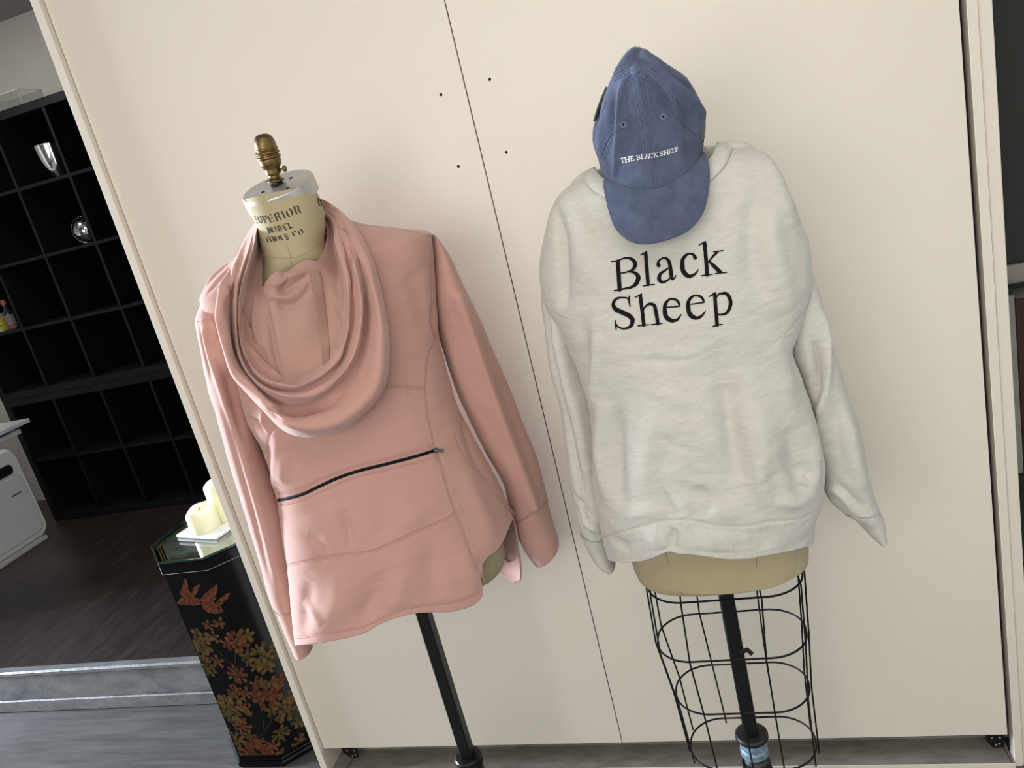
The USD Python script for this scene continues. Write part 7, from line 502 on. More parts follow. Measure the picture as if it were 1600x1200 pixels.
"white_cuff_right":[[0.2,0.5486,0.9362,1.184,1.3841,1.5503,1.6898,1.8319,1.9682,2.0912,4.2,5.2],[0.88,0.8686,0.8585,0.8554,0.8538,0.8521,0.8492,0.8461,0.8422,0.8367,0.87,0.87]],
"white_sleeve_right_folds":[[[[0.565,-0.3103,1.2204],[0.5676,-0.3101,1.2042],[0.5692,-0.3111,1.1883],[0.5699,-0.3133,1.1726],[0.5696,-0.3163,1.1571]],0.0081,0.012,1],[[[0.549,-0.3233,1.1749],[0.5507,-0.3242,1.1601],[0.5515,-0.3248,1.1451],[0.5508,-0.3247,1.1301],[0.5492,-0.3235,1.1147],[0.5473,-0.3211,1.0987],[0.5448,-0.3167,1.0817],[0.5416,-0.3088,1.0633]],-0.0216,0.01,1],[[[0.5679,-0.3166,1.1656],[0.5649,-0.3209,1.1506],[0.5618,-0.3235,1.135],[0.5586,-0.3245,1.1189],[0.5552,-0.3241,1.1022],[0.552,-0.3218,1.0847],[0.5492,-0.3177,1.0661],[0.5468,-0.312,1.0466]],0.0162,0.01,1],[[[0.5525,-0.3211,1.0761],[0.5495,-0.3168,1.0586],[0.547,-0.311,1.0402],[0.5451,-0.3041,1.021],[0.5437,-0.2976,1.0015],[0.5424,-0.2924,0.9823],[0.5415,-0.2881,0.9631],[0.5409,-0.2847,0.944]],0.0081,0.012,1],[[[0.5723,-0.3215,1.0731],[0.571,-0.3219,1.0565],[0.5701,-0.3216,1.0396],[0.5692,-0.321,1.0223],[0.5685,-0.3204,1.0049],[0.5679,-0.3197,0.9873],[0.5676,-0.3187,0.9694],[0.5674,-0.3175,0.9512],[0.5674,-0.3164,0.9329],[0.5675,-0.3151,0.9143]],-0.0081,0.016,1],[[[0.5848,-0.3148,1.0432],[0.585,-0.316,1.0271],[0.5856,-0.3166,1.0107],[0.5866,-0.3168,0.994],[0.5878,-0.3163,0.9769],[0.5894,-0.3154,0.9596],[0.5911,-0.3142,0.942],[0.5934,-0.3123,0.924],[0.5962,-0.3097,0.9055],[0.5993,-0.307,0.8867],[0.6025,-0.3052,0.8683]],0.00675,0.016,1],[[[0.5402,-0.2772,0.8942],[0.5526,-0.3039,0.8994],[0.5627,-0.311,0.8914],[0.5714,-0.3119,0.8761],[0.5778,-0.3074,0.854]],0.00675,0.008,1],[[[0.5543,-0.3075,0.9213],[0.5628,-0.3125,0.9062],[0.5728,-0.3141,0.8904],[0.5842,-0.3123,0.8738],[0.5971,-0.3081,0.8567]],-0.00675,0.009,1],[[[0.5673,-0.2839,1.2687],[0.5701,-0.2833,1.2534],[0.5724,-0.2828,1.2402],[0.5747,-0.2834,1.2243],[0.5763,-0.2844,1.2102],[0.5781,-0.2843,1.1938],[0.5795,-0.2855,1.1794],[0.5813,-0.2852,1.1632],[0.5832,-0.2848,1.1475],[0.5857,-0.2829,1.1303]],-0.0054,0.016,1]],
"form_right":[[0.3206,-0.3015,1.546,0.4279,-0.2943,1.5386,0.0,0.062,0.062],[0.3083,-0.3023,1.5193,0.4296,-0.2942,1.5131,0.0,0.063,0.064],[0.2812,-0.3041,1.4853,0.4454,-0.2931,1.4771,0.0,0.07,0.07],[0.217,-0.3085,1.4534,0.5048,-0.2892,1.4188,0.0,0.085,0.08],[0.1764,-0.3112,1.3657,0.5199,-0.2881,1.3136,0.0,0.09,0.085],[0.208,-0.3091,1.2005,0.4678,-0.2916,1.1504,0.0,0.09,0.085],[0.186,-0.3105,1.0344,0.4941,-0.2899,0.9938,0.0,0.1,0.095],[0.1842,-0.3106,0.9187,0.5061,-0.2891,0.8935,0.0,0.105,0.1],[0.1863,-0.3105,0.8244,0.499,-0.2895,0.7987,0.0,0.106,0.1],[0.1858,-0.3105,0.79,0.4955,-0.2898,0.7691,0.0,0.105,0.1]],
"cap_crown":[[0.3528,-0.3364,1.6692,0.3645,-0.3356,1.6662,0.0,0.006,0.006],[0.341,-0.3342,1.6635,0.378,-0.3317,1.6541,0.0,0.03,0.03],[0.3279,-0.3331,1.6507,0.4012,-0.3282,1.6321,0.0,0.05,0.045],[0.3138,-0.332,1.6342,0.4222,-0.3248,1.607,0.0,0.064,0.06],[0.2991,-0.33,1.6157,0.4322,-0.3211,1.5827,0.0,0.074,0.07],[0.2829,-0.3281,1.5914,0.4381,-0.3177,1.5553,0.0,0.081,0.076],[0.2719,-0.3268,1.5681,0.4372,-0.3157,1.5377,0.0,0.086,0.08],[0.2685,-0.327,1.5466,0.4338,-0.316,1.5224,0.0,0.089,0.082],[0.271,-0.3269,1.5194,0.4296,-0.3162,1.5082,0.0,0.092,0.084],[0.2726,-0.3268,1.4922,0.4276,-0.3164,1.4953,0.0,0.094,0.085],[0.2748,-0.3266,1.4675,0.4258,-0.3165,1.4724,0.0,0.096,0.086],[0.2765,-0.3265,1.4448,0.4241,-0.3166,1.4493,0.0,0.098,0.087]],
"cap_edge":[[0.1446,0.3411,0.4507,0.5431,0.6284,0.7102,0.7874,0.8598,0.9308,0.9996,1.0644,1.126,1.1857,1.244,1.3014,1.3587,1.4154,1.4705,1.5235,1.572,1.6203,1.6725,1.7278,1.7855,1.8452,1.9065,1.9694,2.0342,2.1008,2.1692,2.2399,2.3103,2.3827,2.4633,2.5597,2.6801,2.8674,3.4,3.7,4.2,4.7,5.2,5.7,6.15],[0.7546,0.7741,0.7919,0.8065,0.8187,0.8292,0.8384,0.8464,0.8531,0.859,0.865,0.8713,0.8776,0.8832,0.8877,0.8909,0.8934,0.8952,0.8972,0.8991,0.8984,0.8941,0.8896,0.885,0.8804,0.8758,0.8704,0.8637,0.856,0.8478,0.8394,0.829,0.817,0.8056,0.7958,0.7872,0.7804,0.76,0.72,0.68,0.66,0.64,0.62,0.6]],
"cap_folds":[[[[0.3327,-0.3838,1.6223],[0.3283,-0.388,1.6101],[0.3246,-0.3913,1.5977],[0.3221,-0.3946,1.5849],[0.3198,-0.3977,1.5719],[0.3173,-0.4002,1.559],[0.3144,-0.4019,1.5461],[0.311,-0.4019,1.5331],[0.3072,-0.4002,1.5201],[0.3025,-0.397,1.5071],[0.2969,-0.3915,1.494]],0.0108,0.006,1],[[[0.3403,-0.3916,1.6149],[0.3407,-0.3964,1.6025],[0.3406,-0.3995,1.5902],[0.3399,-0.4021,1.578],[0.3388,-0.4045,1.5658],[0.3376,-0.4068,1.5536],[0.3359,-0.4089,1.5414]],0.0027,0.02,1],[[[0.3199,-0.3765,1.6177],[0.3155,-0.3824,1.6033],[0.3124,-0.3874,1.5885],[0.3105,-0.3925,1.5734],[0.3101,-0.3969,1.558]],-0.0081,0.008,1],[[[0.3679,-0.3874,1.6316],[0.3766,-0.3915,1.6202],[0.3836,-0.3941,1.6084],[0.3894,-0.3955,1.5959],[0.3937,-0.3958,1.5829],[0.3962,-0.3961,1.5697],[0.3976,-0.3961,1.5562],[0.3983,-0.3966,1.5427],[0.3985,-0.3971,1.5291],[0.3982,-0.3981,1.5154]],0.00945,0.007,1],[[[0.3729,-0.3956,1.6118],[0.3774,-0.3986,1.5978],[0.3802,-0.4002,1.5838],[0.381,-0.4016,1.57],[0.381,-0.4027,1.5558],[0.3797,-0.4049,1.5416]],-0.00405,0.012,1],[[[0.4029,-0.3907,1.5835],[0.4063,-0.3902,1.5698],[0.4109,-0.3872,1.5564],[0.4166,-0.3816,1.5433],[0.4236,-0.371,1.5302]],-0.0081,0.01,1],[[[0.3657,-0.3569,1.66],[0.3737,-0.3701,1.6484],[0.3811,-0.3777,1.6372],[0.3878,-0.3832,1.626],[0.3944,-0.3861,1.615],[0.4013,-0.3861,1.6043],[0.4085,-0.3837,1.5939],[0.4158,-0.3791,1.5834],[0.423,-0.3727,1.5728],[0.4302,-0.3626,1.562],[0.4376,-0.3366,1.5509]],0.0135,0.008,1],[[[0.3802,-0.3681,1.6451],[0.3889,-0.375,1.6331],[0.3976,-0.3784,1.6216],[0.4065,-0.3776,1.6105],[0.4156,-0.3723,1.5997],[0.4251,-0.361,1.5891]],-0.0108,0.01,1],[[[0.2956,-0.3746,1.583],[0.2914,-0.3772,1.5707],[0.2881,-0.3783,1.5582],[0.2856,-0.3784,1.5454],[0.2841,-0.3758,1.5321],[0.2838,-0.3738,1.5185]],0.0054,0.01,1],[[[0.3491,-0.3628,1.6587],[0.3386,-0.3664,1.6485],[0.3286,-0.3668,1.6377],[0.3192,-0.3675,1.6262]],0.00675,0.01,1],[[[0.3578,-0.3583,1.662],[0.3531,-0.3794,1.6436]],-0.00405,0.008,1],[[[0.3875,-0.4039,1.5236],[0.4011,-0.3954,1.5248],[0.4141,-0.3829,1.5214],[0.4263,-0.3573,1.5126]],0.00405,0.012,1],[[[0.296,-0.3388,1.6098],[0.2879,-0.3444,1.596],[0.2833,-0.3564,1.5803],[0.2782,-0.3586,1.5646]],-0.00675,0.008,1],[[[0.3633,-0.4111,1.5242],[0.378,-0.4074,1.5263],[0.392,-0.4009,1.5298],[0.4055,-0.3919,1.5351]],0.00405,0.012,1]],
"cap_seams":{"front":[[0.3567,-0.3917,1.6259],[0.357,-0.3934,1.6224],[0.3572,-0.3949,1.6188],[0.3573,-0.3963,1.6153],[0.3574,-0.3976,1.6118],[0.3574,-0.3988,1.6083],[0.3574,-0.3998,1.6048],[0.3574,-0.4006,1.6013],[0.3573,-0.4015,1.5978],[0.3573,-0.4025,1.5943],[0.3573,-0.4032,1.5908],[0.3573,-0.4038,1.5873],[0.3573,-0.4043,1.5838],[0.3574,-0.4048,1.5803],[0.3574,-0.4054,1.5768],[0.3574,-0.406,1.5733],[0.3575,-0.4064,1.5698],[0.3576,-0.4068,1.5663],[0.3576,-0.4071,1.5628],[0.3576,-0.4074,1.5592],[0.3576,-0.4078,1.5557],[0.3576,-0.4082,1.5522],[0.3576,-0.4087,1.5487],[0.3575,-0.4093,1.5451],[0.3574,-0.4097,1.5416],[0.3573,-0.4099,1.5381],[0.3571,-0.4103,1.5345],[0.3569,-0.4108,1.531],[0.3567,-0.4114,1.5275],[0.3564,-0.4118,1.5239],[0.3561,-0.4122,1.5204],[0.3559,-0.4126,1.5169],[0.3556,-0.4132,1.5133],[0.3553,-0.4136,1.5098],[0.355,-0.414,1.5062],[0.3546,-0.4143,1.5027],[0.3543,-0.4146,1.4991],[0.354,-0.415,1.4956],[0.3536,-0.4154,1.492],[0.3533,-0.4157,1.4884],[0.3529,-0.416,1.4849],[0.3525,-0.4164,1.4813],[0.3521,-0.4168,1.4777],[0.3517,-0.4172,1.4741]],
"right":[[0.3633,-0.3918,1.6274],[0.3663,-0.3934,1.6249],[0.3693,-0.3948,1.6224],[0.372,-0.396,1.6198],[0.3746,-0.3972,1.6171],[0.3771,-0.3983,1.6144],[0.3794,-0.399,1.6116],[0.3815,-0.3996,1.6088],[0.3835,-0.4003,1.6058],[0.3853,-0.4009,1.6027],[0.3871,-0.4014,1.5994],[0.3888,-0.4018,1.5961],[0.3902,-0.4022,1.5928],[0.3916,-0.4025,1.5894],[0.3928,-0.4027,1.5861],[0.3937,-0.4029,1.5827],[0.3944,-0.403,1.5793],[0.395,-0.4031,1.5757],[0.3955,-0.403,1.5722],[0.3961,-0.4031,1.5686],[0.3968,-0.4033,1.5651],[0.3977,-0.4036,1.5618],[0.3989,-0.4037,1.5585],[0.4004,-0.4037,1.5553],[0.4021,-0.4031,1.5521],[0.4039,-0.4006,1.5488],[0.4058,-0.3919,1.5456],[0.4078,-0.3877,1.5424],[0.41,-0.3853,1.5393],[0.4121,-0.3837,1.5363],[0.4143,-0.3824,1.5334],[0.4167,-0.3807,1.5304],[0.4191,-0.3786,1.5275],[0.4216,-0.3766,1.5247],[0.4242,-0.3718,1.5218],[0.4269,-0.3649,1.5189],[0.4297,-0.3521,1.5157]],
"left":[[0.3448,-0.3875,1.6283],[0.3422,-0.388,1.626],[0.3396,-0.3885,1.6236],[0.3373,-0.3891,1.621],[0.3352,-0.39,1.6184],[0.3333,-0.3912,1.6156],[0.3319,-0.3927,1.6126],[0.3307,-0.3941,1.6096],[0.3297,-0.3952,1.6064],[0.3287,-0.3962,1.6031],[0.3278,-0.3973,1.5997],[0.3269,-0.3986,1.5963],[0.326,-0.3998,1.5929],[0.325,-0.401,1.5896],[0.3239,-0.4021,1.5864],[0.3227,-0.4034,1.5832],[0.3214,-0.4047,1.58],[0.32,-0.4061,1.5769],[0.3185,-0.4072,1.5738],[0.3169,-0.4079,1.5707],[0.3148,-0.4048,1.5677],[0.3126,-0.4005,1.5648],[0.3098,-0.3925,1.562],[0.3077,-0.3931,1.5593],[0.3052,-0.3934,1.5568],[0.3026,-0.3928,1.5543],[0.2999,-0.3919,1.5517],[0.2973,-0.3909,1.5491],[0.295,-0.39,1.5463],[0.2928,-0.3889,1.5434],[0.2905,-0.3874,1.5404],[0.2883,-0.3859,1.5374],[0.2862,-0.3841,1.5343],[0.284,-0.3818,1.5311],[0.2818,-0.3778,1.5277]],
"back":[[0.3551,-0.3777,1.6445],[0.3551,-0.3722,1.6488],[0.3552,-0.3675,1.6531],[0.3553,-0.3635,1.6574],[0.3554,-0.3594,1.6616],[0.355,-0.347,1.6667]],
"back_left":[[0.3466,-0.3795,1.6413],[0.343,-0.3789,1.6407],[0.3395,-0.378,1.6399],[0.3359,-0.3771,1.6392],[0.3323,-0.3762,1.6384],[0.3288,-0.3749,1.6375],[0.3252,-0.3732,1.6366],[0.3214,-0.3699,1.6358]],
"back_right":[[0.4046,-0.3684,1.6046],[0.4088,-0.3856,1.6029],[0.4127,-0.3936,1.6015],[0.4162,-0.3618,1.6013],[0.42,-0.3579,1.6],[0.4238,-0.3529,1.5987]]},"cap_points":[[[0.3552,-0.3867,1.6343],[0.382,-0.3986,1.5635],[0.3256,-0.4045,1.5661],[0.2997,-0.3676,1.6004]],[[-0.175,-0.828,0.532],[0.096,-0.985,0.132],[0.217,-0.966,0.07],[-0.738,-0.486,0.468]]],
